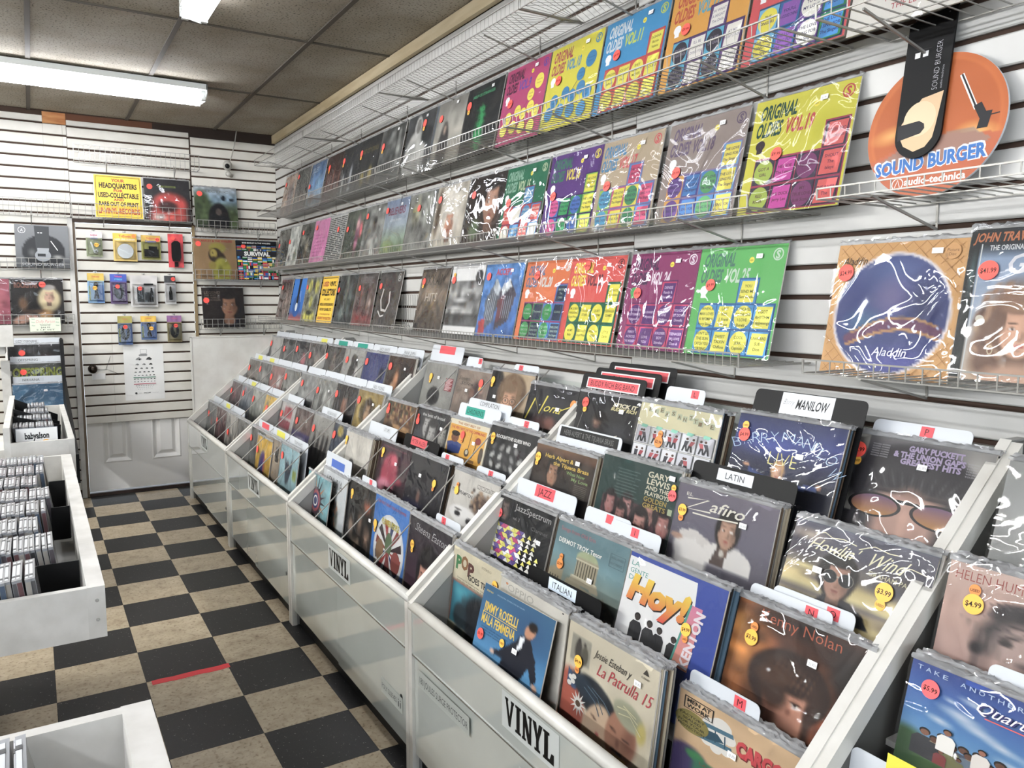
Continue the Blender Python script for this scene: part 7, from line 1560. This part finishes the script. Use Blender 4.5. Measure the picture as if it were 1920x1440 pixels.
t = tray('compact_disc_tray', 'raised white wooden CD box at the far end of the left display', -.425, -.188, -2.78, -1.60, .80, .95, th=.022, left_h=.06)
for i, (y, n, z) in enumerate(((-2.60, 13, .860), (-2.42, 11, .868), (-2.24, 8, .874), (-2.06, 6, .88))):
    cd_row(-.235 - .008 * i, y, z, n, 'CD case in row %s of the raised far box' % ('one', 'two', 'three', 'four')[i], 'CDs in row %s of the far box' % ('one', 'two', 'three', 'four')[i], 60 + i, lean=.14)
for i, y in enumerate((-2.43, -2.26, -1.95)):
    b = MB().prism([(-.40, .82), (-.235, .82), (-.225, .96 - .008 * i), (-.40, 1.01 + .010 * i)], 'y', y - .002, y + .001).obj('tray_divider', M_BLACK); tag(b, 'slanted black divider in the far CD box, %s' % ('front', 'middle', 'rear')[i], 'divider')
a = Art(10, '#5c3a34'); a.g((0, '#ececea'), (.42, '#ececea'), (.43, '#a04838'), (1, '#5c3a34')); a.T('babyalson', .5, .33, .2, '#1c1c1e', w=.6, al='C', b=.04)
t = thing('compact_disc', 'front CD with a white name band facing forward in the far box', 'compact disc', (-.315, -2.735, .872), (-.12, 0, 0)); link('jewel_case', MB().box(-.071, .071, .0005, .010, 0, .124).mesh('jewel_case', M_JEWEL), t); link('cd_cover', a.mesh('cd_cover', .138, .122), t); link('price_sticker', sticker_mesh('y', '', .03), t, (.03, -.002, .062))
# base cabinet and record rack behind the trays
MBX = MB().box(-1.3, -.52, -6.2, -2.8, .0, .786).box(-1.3, -.41, -2.0, -1.55, .0, .798).obj('display_base', M_WOODW); tag(MBX, 'white wooden base cabinet under the CD trays on the left', 'cabinet')
t = thing('record_rack', 'black sided record rack standing against the back wall left of the door', 'rack', (0, 0, 0))
MB().prism([(-.06, .5), (.30, .5), (.30, 1.215), (.02, 1.215), (-.06, .95), (-1.5, .66), (-1.5, .5)], 'x', -.150, -.128).obj('side_board', M_BLACK, t)
MB().prism([(-.06, .5), (.24, .5), (.24, 1.20), (.04, 1.20), (-.06, .95)], 'x', -.475, -.462).obj('side_board', M_WOODW, t)
for i, (y, z) in enumerate(((.02, .62), (.11, .74), (.20, .86))): MB().box(-.462, -.150, y - .09, y + .0, z - .012, z).obj('step', M_BININ, t)
MB().box(-.476, -.128, .0, .3, 0, .5).obj('base', M_BININ, t)
for key, x, y, z, d in (('dark_band_portrait', -.300, .14, 1.180, 'dark record with a reddish portrait at the top of the left rack'), ('yellow_lettered_grey', -.297, .055, 1.052, 'grey record with big yellow green lettering in the left rack'), ('plain_blue_water', -.285, -.03, .915, 'plain blue record at the front of the left rack')):
    th = math.radians(8); record(key, d, (x, y - S * math.sin(th), z - S * math.cos(th)), 8, rz=0.0, stickers=[('r', N_, .25, .18, .04)] if key != 'plain_blue_water' else (), barcode=(.6, .16) if key == 'plain_blue_water' else None)
for tx, x, y, z, lb in (('OZZY OSBOURNE', -.300, .175, 1.225, 'white divider card topping the rack left of the door'), ('OFFSPRING', -.297, .09, 1.100, 'white divider card above the yellow lettered record'), ('NIRVANA', -.285, .005, .968, 'white divider card above the plain blue record')):
    t = thing('divider_card', lb, 'divider card', (x, y - .05, z - .35), (-math.radians(8), 0, 0))
    link('card', MB().box(-.155, .155, .0004, .0016, 0, .354).mesh('card', M_CARD), t); aa = title(tx, '#c6cacd', '#4a4a4c', .16, .7); link('title_label', aa.mesh('title_label', .15), t, (-.05, -.0004, .318))
b = MB().box(-.62, -.412, -.60, -.54, 1.207, 1.338).obj('small_carton', M_WOODW); tag(b, 'white painted block at the left picture edge beside the rack', 'box')
b = MB().box(-.495, -.446, -.30, -.26, .0, 1.10).box(-.62, -.46, -.56, -.27, 1.16, 1.207)
b = b.box(-.446, -.440, -.29, -.27, 1.0, 1.03).box(-.446, -.440, -.29, -.27, .90, .93).obj('upright_post', M_WOODW); tag(b, 'white notched upright post left of the record rack', 'post')
